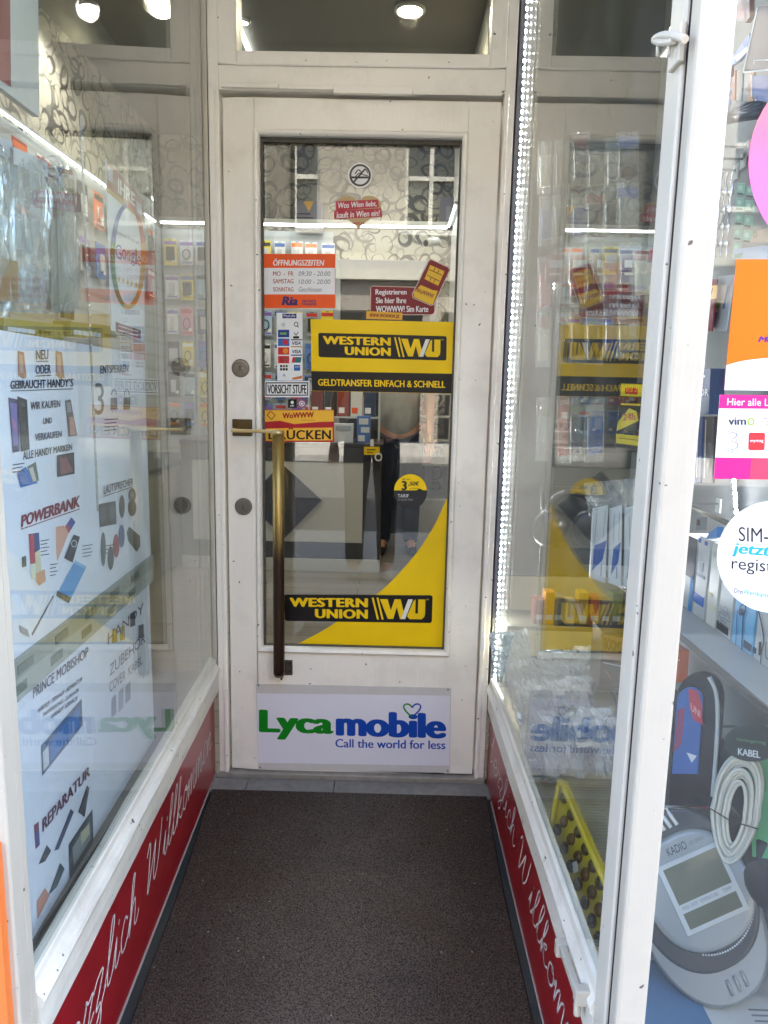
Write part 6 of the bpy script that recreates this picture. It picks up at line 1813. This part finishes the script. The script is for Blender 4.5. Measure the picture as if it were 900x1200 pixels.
# orange poster
o = tag(Art(FG).slab([(863, 304), (1010, 304), (1000, 459), (848.5, 457)], ink('#fa6a0a'), 0.0006).build('window_poster'), 'orange and white poster on the street window above the magenta sticker', 'poster')
a = on(FG, FH)
a.shape(smooth_path([(851, 428), (870, 423), (900, 419.5), (950, 417), (1003, 419)], 4) + [(1000, 459), (848.5, 457)], ink('#dcdbdd'))
a.text('Money Transfer', ((888, 394), (975, 396), (974, 405), (887.5, 403)), ink('#4a2a7a'), 0.0002, 0.04, 0.25)
a.text('Ria', ((905, 340), (965, 340), (962, 380), (902, 380)), ink('#4a2a7a'), 0.0002, 0.05, 0.2)
a.build('print', None, o)
# magenta top-up sticker
o = tag(Art(FG).slab([(843.5, 462.5), (1000, 464), (994, 563), (836, 561)], ink('#dcdbdd'), 0.0006).build('top_up_sticker'), 'white sticker with magenta bars and phone network logos on the street window', 'sticker')
a = on(FG, FH)
MG = ink('#d81f7a')
a.shape([(843.5, 462.5), (1000, 464), (999, 480), (842, 478.5)], MG)
a.text('Hier alle Ladebons', ((852, 466.5), (940, 468), (940, 476.5), (851.5, 475)), WHT, 0.0002, 0.012)
a.shape([(837.8, 536), (918, 537), (917, 562), (836, 561)], MG); a.shape([(918, 537), (996, 538), (994, 563), (917, 562)], ink('#e0553a'))
a.shape([(880, 536.6), (918, 537), (917, 562), (878, 561.6)], ink('#dd3f5e'), 0.0001)
a.text('vim', ((853, 489), (874, 489), (874, 498), (853, 498)), ink('#3f4146'), 0.0002, 0.03); a.ring(879.5, 494, 4.4, 4.6, 1.8, ink('#8db63a'), 0.0002, 20)
for i in range(3):
    for j in range(3):
        if j == 0 or i == 1: a.ell(896 + 3.6 * i, 490 + 3.6 * j, 1.1, 1.1, ink('#d85a8a'), 0.0002, 8)
pts3 = [(852, 508), (858, 505.5), (864, 508), (862, 514), (857, 516), (864, 518), (865, 524), (858, 528), (850, 525)]
a.line(smooth_path(pts3, 5), 3.2, ink('#6a6c70'), 0.0002); a.line(smooth_path(pts3, 5), 1.8, ink('#dcdbdd'), 0.0003)
rs2 = []
for cx, cy, a0 in ((893.5, 509.5, -90), (893, 525, 0), (879, 525, 90), (879.5, 509.5, 180)):
    for k in range(4):
        g = RAD(a0 + 30 * k); rs2.append((cx + 2.6 * math.cos(g), cy + 2.6 * math.sin(g)))
a.shape(rs2, ink('#dc2f36'), 0.0002); a.text('mymag', (878.5, 515.5, 894, 519), WHT, 0.0004, 0.01)
a.text('lyca', ((905, 508), (935, 509), (934, 522), (904, 521)), ink('#1848a8'), 0.0002, 0.03); a.text('bob', ((905, 487), (930, 488), (930, 500), (905, 499)), ink('#e0a020'), 0.0002, 0.03)
a.build('print', None, o)
# white registration disc
a = Art(FG); a.use(ink('#dcdbdd')); a.prism([a.P(906.5 + 66.5 * math.cos(RAD(i * 6)), 652.5 + 65.5 * math.sin(RAD(i * 6))) for i in range(60)], FG.n * 0.0006)
o = tag(a.build('round_sticker'), 'round white SIM registration sticker on the street window', 'sticker')
a = on(FG, FH)
CY = ink('#1f9ad6')
a.text('SIM-Karten', ((865, 617), (955, 622), (955, 640), (865, 634)), ink('#26242a'), 0.0002, 0.012, 0, 1.0, 4)
a.text('jetzt auch', ((857, 635), (952, 642), (952, 660), (857, 652)), CY, 0.0002, 0.03, 0.2, 1.0, 4)
a.text('registrieren', ((857, 653), (958, 661), (957, 680), (856.5, 671)), ink('#26242a'), 0.0002, 0.008, 0, 1.0, 4)
a.text('Drei', ((860, 688.5), (870.5, 690.3), (870, 696), (859.7, 694.2)), ink('#26242a'), 0.0002, 0.0, 0.1); a.text('Wertkarten', ((871.2, 690), (905, 695.5), (904.6, 701), (870.8, 696)), CY, 0.0002, 0.0, 0.1)
a.build('print', None, o)

# ------------------------------------------------------------------ goods in the street window
XW = 1.249
SHZ = 0.80
sh = thing('display_shelf', 'pale grey shelf with dark front edge carrying earphone boxes in the street window', 'shelf', (1.15, -0.85, SHZ))
MB().box(1.060, 1.249, -1.285, -0.30, SHZ - 0.010, SHZ).build('board', mat('shelf_board', '#999a97', 0.35, var=0.04), sh, 0.001)
MB().box(1.056, 1.0595, -1.285, -0.30, SHZ - 0.012, SHZ - 0.001).build('front_edge', mat('shelf_edge', '#4f4d48', 0.5), sh)
for yy in (-1.15, -0.55):
    MB().box(1.20, 1.2485, yy - 0.008, yy + 0.008, SHZ - 0.07, SHZ - 0.0115).build('bracket', STEEL, sh)
FX = 1.135
fx = PX(FX)
def shelf_box(label, px0, px1, row, ztop, m, art, depth=0.05):
    y0, y1 = fx.p(px0, row).y, fx.p(px1, row).y
    lo_, hi_ = min(y0, y1), max(y0, y1)
    o = tag(MB().box(FX, FX + depth, lo_ + 0.001, hi_ - 0.001, SHZ + 0.0005, ztop).build('earphone_box', m, None, 0.001), label, 'box', 'boxes on the street window shelf')
    b = MB()
    for u0, v0, u1, v1, mm in art:
        b.use(mm)
        ya_, yb_ = hi_ - (hi_ - lo_) * u0, hi_ - (hi_ - lo_) * u1
        b.box(FX - 0.0014, FX - 0.0004, min(ya_, yb_), max(ya_, yb_), SHZ + (ztop - SHZ) * (1 - v1), SHZ + (ztop - SHZ) * (1 - v0))
    b.build('print', None, o)
    return o
WB = mat('box_white', '#bcbdbb', 0.35)
BB = ink('#1f7fc0')
shelf_box('white box with dark upper half and blue edge, next to the white post', 796, 812.5, 690, 0.955, WB, ((0.0, 0.0, 1.0, 0.55, ink('#55565c')), (0.78, 0.5, 1.0, 1.0, BB)))
shelf_box('white box with small blue label and pale print beside the dark-topped box', 813, 827, 700, 0.965, WB, ((0.0, 0.03, 0.2, 0.08, ink('#3a5aa8')), (0.55, 0.03, 0.75, 0.08, ink('#3a5aa8')), (0.0, 0.72, 0.9, 0.84, ink('#2b5fb0')), (0.3, 0.3, 0.6, 0.42, ink('#a9acb0')), (0.1, 0.46, 0.8, 0.5, ink('#8d9096'))))
shelf_box('cream white box with faint yellow curve on the shelf', 828, 840, 710, 0.965, mat('box_cream', '#cfcdc2', 0.3), ((0.1, 0.6, 0.5, 0.64, ink('#d8d2a0')), (0.2, 0.1, 0.8, 0.16, ink('#bcbab0')), (0.4, 0.75, 0.9, 0.78, ink('#d8d2a0'))))
o = shelf_box('white box with grey lettering and black label strip at its foot', 840.5, 857, 730, 0.955, WB, ((0.0, 0.86, 0.85, 0.96, BLK), (0.2, 0.30, 0.5, 0.34, ink('#55565a')), (0.75, 0.36, 0.9, 0.40, BLK)))
a = Art(PX(FX - 0.0016)); a.text('LINEAL', ((842, 707), (856, 714), (856, 726), (842, 718)), ink('#85878b'), 0.0, -0.005); a.text('DIRECT', ((842, 720), (856, 728), (856, 739), (842, 730)), ink('#85878b'), 0.0, -0.005); a.build('lettering', None, o)
o = shelf_box('light blue box with dark blue earphone cable printed on it', 857.5, 883, 745, 0.945, ink('#79b2d4'), ((0.62, 0.86, 0.98, 0.95, ink('#3a4a5c')),))
a = Art(PX(FX - 0.0016)); a.line(smooth_path([(869, 765), (870, 740), (871, 722), (874, 714), (872, 708), (867, 712), (868, 720)], 5), 1.4, ink('#1f3a66'), 0); a.line(smooth_path([(862, 758), (863, 735), (864, 715)], 5), 0.9, ink('#2b5fa0'), 0); a.ell(868.5, 717, 3, 4.4, ink('#1f2f50'), 0.0003, 14); a.build('cable_picture', None, o)
o = shelf_box('white box with black charging cable printed on it', 883.5, 912, 760, 0.945, WB, ((0.0, 0.86, 0.12, 0.93, BLK),))
a = Art(PX(FX - 0.0016)); a.line(smooth_path([(889, 716), (893, 735), (895, 752), (892, 765), (891, 785)], 5), 1.2, ink('#3a3a3c'), 0); a.line([(891, 752), (890.5, 768)], 3.2, BLK, 0.0003); a.line(smooth_path([(898, 752), (897, 768), (901, 772), (903, 758)], 5), 1.0, ink('#55565a'), 0.0002); a.build('cable_picture', None, o)
# glowing dots added on the back wall in place of an LED strip's reflection
l2 = thing('led_strip', 'short row of glowing dots painting an LED reflection behind the street window', 'LED strip', (1.245, -0.7, 0.95))
A_, B_ = PX(1.243).p(861, 560), PX(1.243).p(865, 618)
MB().obox((A_ + B_) / 2, (B_ - A_) / 2, Vector((0.0015, 0, 0)), Vector((0, 0.008, 0))).build('tape', mat('led_tape', '#c9cad6'), l2)
b = MB()
for k in range(8):
    P_ = A_.lerp(B_, (k + 0.5) / 8)
    b.lathe(P_ + Vector((-0.0017, 0, 0)), (-1, 0, 0), [(0.005, 0), (0.005, 0.001), (0.0, 0.002)], 10)
b.build('diodes', emit_mat('cold_led', (0.93, 0.95, 1.0), 60), l2)

# hooks
def hook(label, x, y, z, ln=0.16):
    t = thing('display_hook', label, 'hook', (x, y, z), 'wire hooks on the display back')
    MB().tube([(XW - 0.003, y, z), (XW - ln, y, z), (XW - ln - 0.01, y, z + 0.012)], 0.0025, 8).build('arm', CHROME, t)
    MB().box(XW - 0.004, XW - 0.0005, y - 0.012, y + 0.012, z - 0.02, z + 0.012).build('plate', LGREY, t)
for nm2, px, py in (('under the violet cards, top hook', 850, 172), ('second hook below the top one', 846, 186), ('holding the pendant chains', 838, 199), ('above the small gadgets, over the shelf boxes', 818, 590), ('holding the cable coil card', 878, 852)):
    P_ = PX(1.20).p(px, py)
    hook(f'chrome wire hook {nm2}', XW, P_.y, P_.z)

WPl = PX(1.17)
def hang(name, label, cat, pts, m, t=0.006, off=0.0, arts=(), group=None):
    pl_ = PX(1.17 - off)
    o = tag(Art(pl_).slab(pts, m, t).build(name, None, None, 0.0008), label, cat, group)
    if arts:
        a = on(pl_, t + 0.0008)
        for kind, *r_ in arts:
            getattr(a, kind)(*r_)
        a.build('print', None, o)
    return o
hang('phone_case', 'dark red phone case hanging at the top of the street window', 'phone case', [(864, -20), (884, -20), (885, 20), (880, 27), (868, 26), (863, 18)], mat('case_red', '#5b3236', 0.4), 0.01, 0.02, (('shape', [(868, 8), (880, 8), (880, 22), (869, 21)], ink('#7c3a3c')),))
hang('pouch', 'maroon pouch with pale piping at the upper right of the street window', 'pouch', [(897, 8), (930, 4), (926, 84), (884, 82), (879, 86)], mat('pouch_maroon', '#54434a', 0.45), 0.012, 0.10, (('line', [(897, 9), (880, 85)], 1.6, PALE), ('line', [(880, 85), (920, 81)], 2.2, PALE), ('line', [(893, 71), (920, 70)], 1.2, PALE), ('line', [(893, 71), (893, 76)], 1.2, PALE)))
hang('pouch', 'blue pouch with grey edge below the maroon pouch', 'pouch', [(888, 88), (925, 88), (925, 122), (893, 118), (887, 112)], ink('#4a63a8'), 0.01, 0.09, (('line', [(888.5, 88), (888.5, 112), (894, 118)], 1.8, PALE), ('ell', 892, 114, 2.6, 2.6, ink('#2b3350'), 0.0002)))
hang('blister_pack', 'blue and white folded pack under the dark red phone case', 'pack', [(859, 70), (882, 39), (885, 55), (870, 72), (860, 78)], ink('#5f7fb5'), 0.006, 0.05, (('shape', [(864, 68), (880, 54), (881, 60), (868, 72)], PALE), ('shape', [(874, 50), (882, 41), (884, 52), (877, 56)], ink('#3a62ad'), 0.0002)))
hang('blister_pack', 'dark red pack beside the white post, below the phone case', 'pack', [(852, 66), (862, 64), (860, 90), (850, 92)], ink('#8d5a5c'), 0.006, 0.03)
for k, (x0, c2, nmx) in enumerate(((857, '#b5705c', 'salmon'), (866, '#4c504e', 'dark grey'), (874, '#6a6f6c', 'mid grey'), (879, '#a06a3c', 'amber'))):
    hang('cable_card', f'narrow {nmx} cable card hanging above the dark rods in the street window', 'card', [(x0, 84), (x0 + 7, 82), (x0 + 6, 118), (x0 - 2, 120)], ink(c2), 0.003, 0.01 * k, (), 'narrow cable cards in the street window')
# striped cord
c_ = MB()
Pl2 = PX(1.0)
A_ = [Pl2.p(852 + 1.6 * math.sin(k * 1.1), 92 + k * 2.2) for k in range(18)]
tag(MB().tube(A_, 0.0045, 8).build('spiral_cord', mat('cord_blue_white', '#a9b2d8', 0.4, var=0.5, scale=160)), 'blue and white spiral cord against the white post', 'cord')
# bundle of dark rods
for k in range(4):
    A_, B_ = PX(1.16 - 0.012 * k).p(826 + 3 * k, 150 - 3 * k + 2), PX(1.16 - 0.012 * k).p(905, 110 + 7 * k)
    tag(MB().tube([A_, B_], 0.0085, 10).build('selfie_stick', mat('stick_dark', '#3b3f4c', 0.3, 0.3)), f'{["topmost", "second", "third", "lowest"][k]} of four dark selfie sticks lying above the hooks', 'stick', 'selfie sticks in the street window')
# pendant chains
for k in range(4):
    x0 = 839 + 6.5 * k
    t = thing('pendant_chain', f'{ORD[k]} silver chain from the post on the hook in the street window', 'chain', tuple(WPl.p(x0, 300)), 'silver chains in the street window')
    A_ = [PX(1.14).p(x0 + 0.5 - 0.085 * (yy - 200) + 1.0 * math.sin(yy * 0.25 + k), yy) for yy in range(202, 305, 4)]
    MB().tube(A_, 0.0022, 6).build('chain', CHROME, t)
    for yy in range(226, 305, 20):
        P_ = PX(1.14).p(x0 + 0.5 - 0.085 * (yy - 200), yy)
        MB().ball(P_, 0.006, 0.006, 0.008, 10, 6).build('bead', mat('bead_silver', '#dfe2e4', 0.15, 0.9), t)
# green and tan jewellery cards
k = 0
for r_ in range(5):
    for c2 in range(2):
        x0, y0 = 865 - 1.2 * r_ + 11 * c2, 214 + 17.5 * r_ + 3 * c2
        if r_ == 4 and c2 == 1: continue
        hang('jewellery_card', f'small green card, {["left", "right"][c2]} column, {ORD[r_]} from the top, beside the chains', 'card', [(x0, y0), (x0 + 10, y0 + 1), (x0 + 9, y0 + 16), (x0 - 1, y0 + 15)], ink('#7fa892'), 0.002, 0.03, (('shape', [(x0 + 0.5, y0 + 11.5), (x0 + 8, y0 + 12.5), (x0 + 8, y0 + 15), (x0 + 0.3, y0 + 14.2)], ink('#2f4038')), ('ell', x0 + 4.6, y0 + 6, 2.6, 3, ink('#a9c8b5'), 0.0002)), 'green jewellery cards')
hang('jewellery_card', 'tan card with small metal loop right of the green cards', 'card', [(884, 272), (905, 266), (903, 284), (880, 284)], ink('#bba48f'), 0.002, 0.06, (('ring', 887, 275, 2.4, 3.4, 0.8, STEEL),))
hang('blister_pack', 'crumpled pale blue pack just above the orange poster', 'pack', [(866, 292), (900, 288), (900, 304), (864, 304)], ink('#a9b8cc'), 0.01, 0.05, (('shape', [(868, 298), (878, 296), (876, 302), (867, 303)], ink('#5b8f86')),))
# red and yellow SIM pack and neighbours
o = hang('sim_pack', 'red and yellow SIM card pack beside the white post', 'pack', [(826, 327), (842, 327), (836, 388), (820, 388)], ink('#7a1a28'), 0.003, 0.0, (('shape', [(827, 336), (843, 334), (841.5, 350), (825.5, 352)], GOLD), ('text', 'W', ((832, 338), (838, 337.5), (837, 346), (831, 346.5)), MAR, 0.0002, 0.04)))
hang('sim_pack', 'white SIM card pack with green mark right of the red and yellow one', 'pack', [(843, 324), (862, 322), (852, 388), (837, 388)], ink('#cfd4d6'), 0.003, -0.02, (('shape', [(841, 352), (847, 351), (846, 361), (840, 362)], ink('#6fae6a')), ('line', [(855, 335), (850, 362)], 2.2, ink('#46649a')), ('line', [(842, 366), (839, 384)], 2.0, ink('#3a4a7a'))))
# navy adapter boxes
for px0, px1, py0, py1, lb in ((818, 826, 436, 468, 'navy adapter box next to the white post, left of the lettered one'), (826.5, 850, 432, 486, 'navy adapter box with white lettering behind the magenta sticker')):
    o = hang('adapter_box', lb, 'box', [(px0, py0), (px1, py0), (px1 - 2, py1), (px0 - 2, py1)], ink('#22406a'), 0.03, 0.0)
    a = on(PX(1.17), 0.0312); a.text('ATOR' if px0 > 820 else 'AD', ((px0 + 1, py0 + 24), (px1 - 2, py0 + 24), (px1 - 2, py0 + 32), (px0 + 1, py0 + 32)), PALE, 0.0, 0.0); a.shape(rect(px0 + 1, py0 + 8, px1 - 6, py0 + 10.5), PALE); a.build('print', None, o)
for x0, x1, c2, lb in ((807, 816, '#6a7480', 'grey blister strip hanging below the navy boxes, nearest the post'), (817, 824, '#2a4a7c', 'blue blister strip hanging below the navy boxes'), (826, 838, '#3b3338', 'dark blister strip hanging below the navy boxes')):
    hang('blister_strip', lb, 'pack', [(x0 + 3, 488), (x1 + 3, 488), (x1, 566), (x0, 566)], ink(c2), 0.006, 0.0, (('line', [(x0 + 5, 492), (x0 + 3, 560)], 1.2, LGREY),), 'blister strips under the adapter boxes')
# small gadgets over the shelf boxes
o = hang('gadget', 'small blue plastic gadget above the shelf boxes', 'gadget', [(838, 624), (848, 617), (847, 630), (834, 632)], ink('#2f79b8'), 0.012, 0.03)
hang('gadget', 'small grey socket adapter hanging above the shelf boxes', 'gadget', [(823, 606), (829, 606), (828, 622), (822, 622)], ink('#6c7072'), 0.012, 0.02, (('shape', [(824, 609), (828, 609), (827.5, 616), (823.5, 616)], BLK),))
rl = MB().tube([PX(1.10).p(800, 590), PX(1.10).p(862, 617)], 0.005, 8).build('hook_rail', STEEL); tag(rl, 'grey hook rail running above the shelf boxes', 'rail')

# orange carton below the shelf
o = hang('carton', 'orange carton with white line under the shelf beside the white post', 'carton', [(772, 738), (808, 762), (806, 800), (770, 796)], ink('#d8692c'), 0.02, 0.02, (('line', [(772, 772), (808, 774)], 1.2, PALE),))
# black curved blister with blue and red card
BP = Plane((-0.80, -0.55, 0.12), (1.12, -0.95, 0.55))
bo = thing('phone_kit', 'black arched blister pack with blue and red card left of the cable coil', 'blister pack', tuple(BP.p(822, 930)))
def arch(x0, x1, y0, y1, ry):
    p_ = [(x0, y1)]
    for i in range(13):
        g = math.pi - math.pi * i / 12
        p_.append(((x0 + x1) / 2 + (x1 - x0) / 2 * math.cos(g), y0 + ry - ry * math.sin(g)))
    return p_ + [(x1, y1)]
Art(BP).slab([(x + (940 - y) * 0.07, y) for x, y in arch(788, 842, 786, 944, 34)], mat('blister_black', '#141518', 0.15), 0.016).build('shell', None, bo, 0.004)
Art(BP, 0.0165).slab([(x + (940 - y) * 0.07, y) for x, y in arch(792, 822, 804, 905, 16)], ink('#3f62a0'), 0.003).build('card', None, bo)
a = on(BP, 0.0204)
a.shape([(814, 806), (824, 808), (830, 824), (831, 848), (820, 842), (815, 826)], ink('#b0404a')); a.shape([(802, 830), (810, 828), (806, 870), (797, 880)], ink('#8d4460')); a.text('UNI', ((817, 822), (828, 832), (828, 840), (817, 831)), ink('#d8a0a0'), 0.0002, 0.02); a.shape([(812, 880), (824, 884), (818, 892)], PALE, 0.0002)
a.build('print', None, bo)
MB().tube([BP.p(*q, 0.03) for q in smooth_path([(842, 792), (850, 810), (852, 840), (850, 880), (846, 930)], 4)], 0.004, 8).build('clear_edge', LGREY, bo)
tag(MB().box(1.14, 1.248, -1.05, -0.30, 0.262, 0.50).build('stock_box', mat('stock_dark', '#33343a', 0.5, var=0.2, scale=10), None, 0.004), 'large dark stock box behind the blister packs under the shelf', 'box')
o = tag(Art(PX(1.10)).slab([(812, 932), (826, 936), (830, 948), (808, 946)], ink('#c03a4c'), 0.012).build('red_clip', None, None, 0.003), 'small crumpled red clip above the clock', 'clip')
# cable coil on a green card
CPn = Plane((-0.62, -0.76, 0.18), (1.10, -1.03, 0.45))
cc_ = thing('cable_coil', 'white cable coiled on a green card with black oval label above the clock', 'cable', tuple(CPn.p(868, 1000)))
Art(CPn, -0.012).slab([(874, 868), (925, 868), (925, 1012), (880, 1006)], ink('#4f9a6a'), 0.002).build('card', None, cc_)
a = on(CPn, 0.018); a.use(ink('#1f2a24')); a.prism([a.P(885 + 33 * math.cos(RAD(i * 10)), 868 + 22 * math.sin(RAD(i * 10))) for i in range(36)], CPn.n * 0.001)
a.text('KABEL', ((868, 874), (894, 878), (894, 886), (868, 882)), PALE, 0.0014, 0.03); a.text('Verlängerung', ((866, 862), (900, 866), (900, 871), (866, 867)), ink('#5a8a62'), 0.0014, 0.0); a.build('label', None, cc_)
b = MB()
for k in range(11):
    s_ = 1.0 - 0.062 * k
    lp_ = []
    for i in range(40):
        g = 2 * math.pi * i / 40
        u, v = 29 * s_ * math.cos(g), 64 * (1 - 0.045 * k) * math.sin(g)
        u *= 1.0 - 0.25 * (v / 64)                      # narrower at the top
        u *= 1.0 if v > 0 else 0.92
        lp_.append(CPn.p(864 + u + 0.12 * -v + 1.2 * math.sin(k * 2), 940 + v * 1.0 + 6 + 2 * k * 0.3, 0.004 + 0.0035 * ((k * 7) % 4)))
    b.tube(lp_, 0.0031, 8, closed=True)
b.build('loops', mat('cable_white', '#bfbdb2', 0.4, var=0.06), cc_)
MB().tube([CPn.p(836, 944, 0.021), CPn.p(860, 958, 0.022), CPn.p(892, 968, 0.02)], 0.0012, 6).build('tie', BLACK, cc_)

# digital alarm clock
KN = Vector((-0.40, -0.76, 0.51)).normalized()
KP = Plane(KN, (1.085, -1.115, 0.30))
ck = thing('digital_clock', 'large oval grey digital clock with two-part blank display leaning behind the street window', 'clock', tuple(KP.p(835, 1178)))
KC = (822, 1058)
def KL(u, v):
    return (KC[0] + 3 + u * 0.91 + v * 0.42, KC[1] - u * 0.41 + v * 0.907)
def sup(rx, ry, cu=0, cv=0, n=48, e=2.25):
    out = []
    for i in range(n):
        g = 2 * math.pi * i / n
        c2, s2 = math.cos(g), math.sin(g)
        out.append((cu + rx * math.copysign(abs(c2) ** (2 / e), c2), cv + ry * math.copysign(abs(s2) ** (2 / e), s2)))
    return out
def shell(levels, m, name, cu=0, cv=0, e=2.25):
    b = MB(); R = []
    for rx, ry, h in levels:
        R.append([b.bm.verts.new(KP.p(*KL(u, v), h)) for u, v in sup(rx, ry, cu, cv, 48, e)])
    for A, B in zip(R, R[1:]):
        for j in range(48):
            f = b.face([A[j], A[(j + 1) % 48], B[(j + 1) % 48], B[j]])
            if f: f.smooth = True
    b.face(R[0][::-1]); b.face(R[-1])
    return b.build(name, m, ck)
SILV = mat('clock_silver', '#868a8c', 0.28, 0.25, 0.03)
CDK = mat('clock_dark', '#33363b', 0.2, 0.0, 0.05)
shell([(66, 118, -0.03), (73, 126, -0.018), (73, 126, -0.008), (68, 121, 0.0)], SILV, 'body', -12, 0)
shell([(71, 101, 0.0002), (70, 100, 0.004), (67, 96, 0.0055)], CDK, 'dark_surround', -7, -19)
shell([(63, 74, 0.0058), (61, 72, 0.009), (56, 66, 0.011)], SILV, 'face', 0, -16)
a = Art(KP, 0.0112)
def kq(u0, v0, u1, v1): return [KL(u0, v0), KL(u1, v0), KL(u1, v1), KL(u0, v1)]
a.slab(kq(-33, -60, 46, 28), mat('clock_bezel', '#a9acac', 0.35), 0.003); a.build('bezel', None, ck, 0.001)
LCD = mat('lcd_olive', '#5d5e50', 0.08, var=0.04, scale=6)
a = on(KP, 0.0146); a.shape(kq(-27, -54, 40, -9), LCD); a.build('upper_display', None, ck)
a = on(KP, 0.0146); a.shape(kq(-27, 2, 40, 22), LCD); a.build('lower_display', None, ck)
a = on(KP, 0.0146)
a.text('MON  DATE  TEMPERATURE', kq(-25, -6, 20, -1.5), ink('#6a6c6c'), 0.0, 0.01); a.text('TEMP', kq(26, -6, 37, -1.5), ink('#6a6c6c'), 0.0, 0.01)
a.build('lettering', None, ck)
a = on(KP, 0.0116); a.text('KADIO', kq(-14, -76, 10, -66), ink('#33353a'), 0.0, 0.0); a.text('KD-3806N', kq(14, -73, 32, -68), ink('#6a6c6c'), 0.0, 0.0); a.build('lettering', None, ck)
b = MB()
for k in range(26):
    g = RAD(62 + 72 * k / 25 - 20)
    P_ = KP.p(*KL(64 * math.cos(g) * 1.0, -22 + 84 * math.sin(g)), 0.0068)
    b.obox(P_, Vector((0.0013, 0, 0)), Vector((0, 0.0006, 0)), Vector((0, 0, 0.0013)))
b.build('white_print', PALE, ck)
for u0, v0 in ((-14, 93), (-4, 92), (6, 90)):
    MB().tube([KP.p(*KL(u0, v0), 0.001), KP.p(*KL(u0, v0 + 10), 0.001), KP.p(*KL(u0 - 1, v0 + 20), -0.001)], [0.003, 0.004, 0.003], 8).build('rib', SILV, ck)
for u0 in (-6, 2, 10):
    MB().tube([KP.p(*KL(u0 - 4, -119), 0.0), KP.p(*KL(u0 - 2, -108), 0.006), KP.p(*KL(u0, -96), 0.006)], 0.0035, 8).build('rib', mat('rib_pale', '#c6c8c8', 0.3), ck)
# magazines and papers on the base
o = tag(MB().box(0.874, 1.04, -1.22, -1.02, 0.2402, 0.243).build('leaflet', mat('leaflet_blue', '#44688a', 0.3)), 'blue leaflet lying under the clock', 'leaflet')
PB = PZ(0.2395)
o = tag(MB().box(0.874, 1.245, -1.285, -1.09, 0.236, 0.2395).build('newspaper', mat('paper_white', '#b9b7b0', 0.6)), 'white printed paper lying to the right of the clock', 'paper')
b = MB()
for k in range(14):
    y = -1.12 - 0.011 * k
    b.box(1.115, 1.235 - 0.02 * (k % 3), y, y + 0.0035, 0.2397, 0.2400)
b.build('print_lines', ink('#7a7a7a'), o)
# black bag strap at the right edge
b = MB()
b.ball(PX(1.10).p(900, 1040), 0.03, 0.05, 0.03)
tag(b.build('black_pouch', mat('black_cloth', '#1c1c20', 0.7, bump=0.4)), 'small black cloth pouch right of the clock', 'pouch')
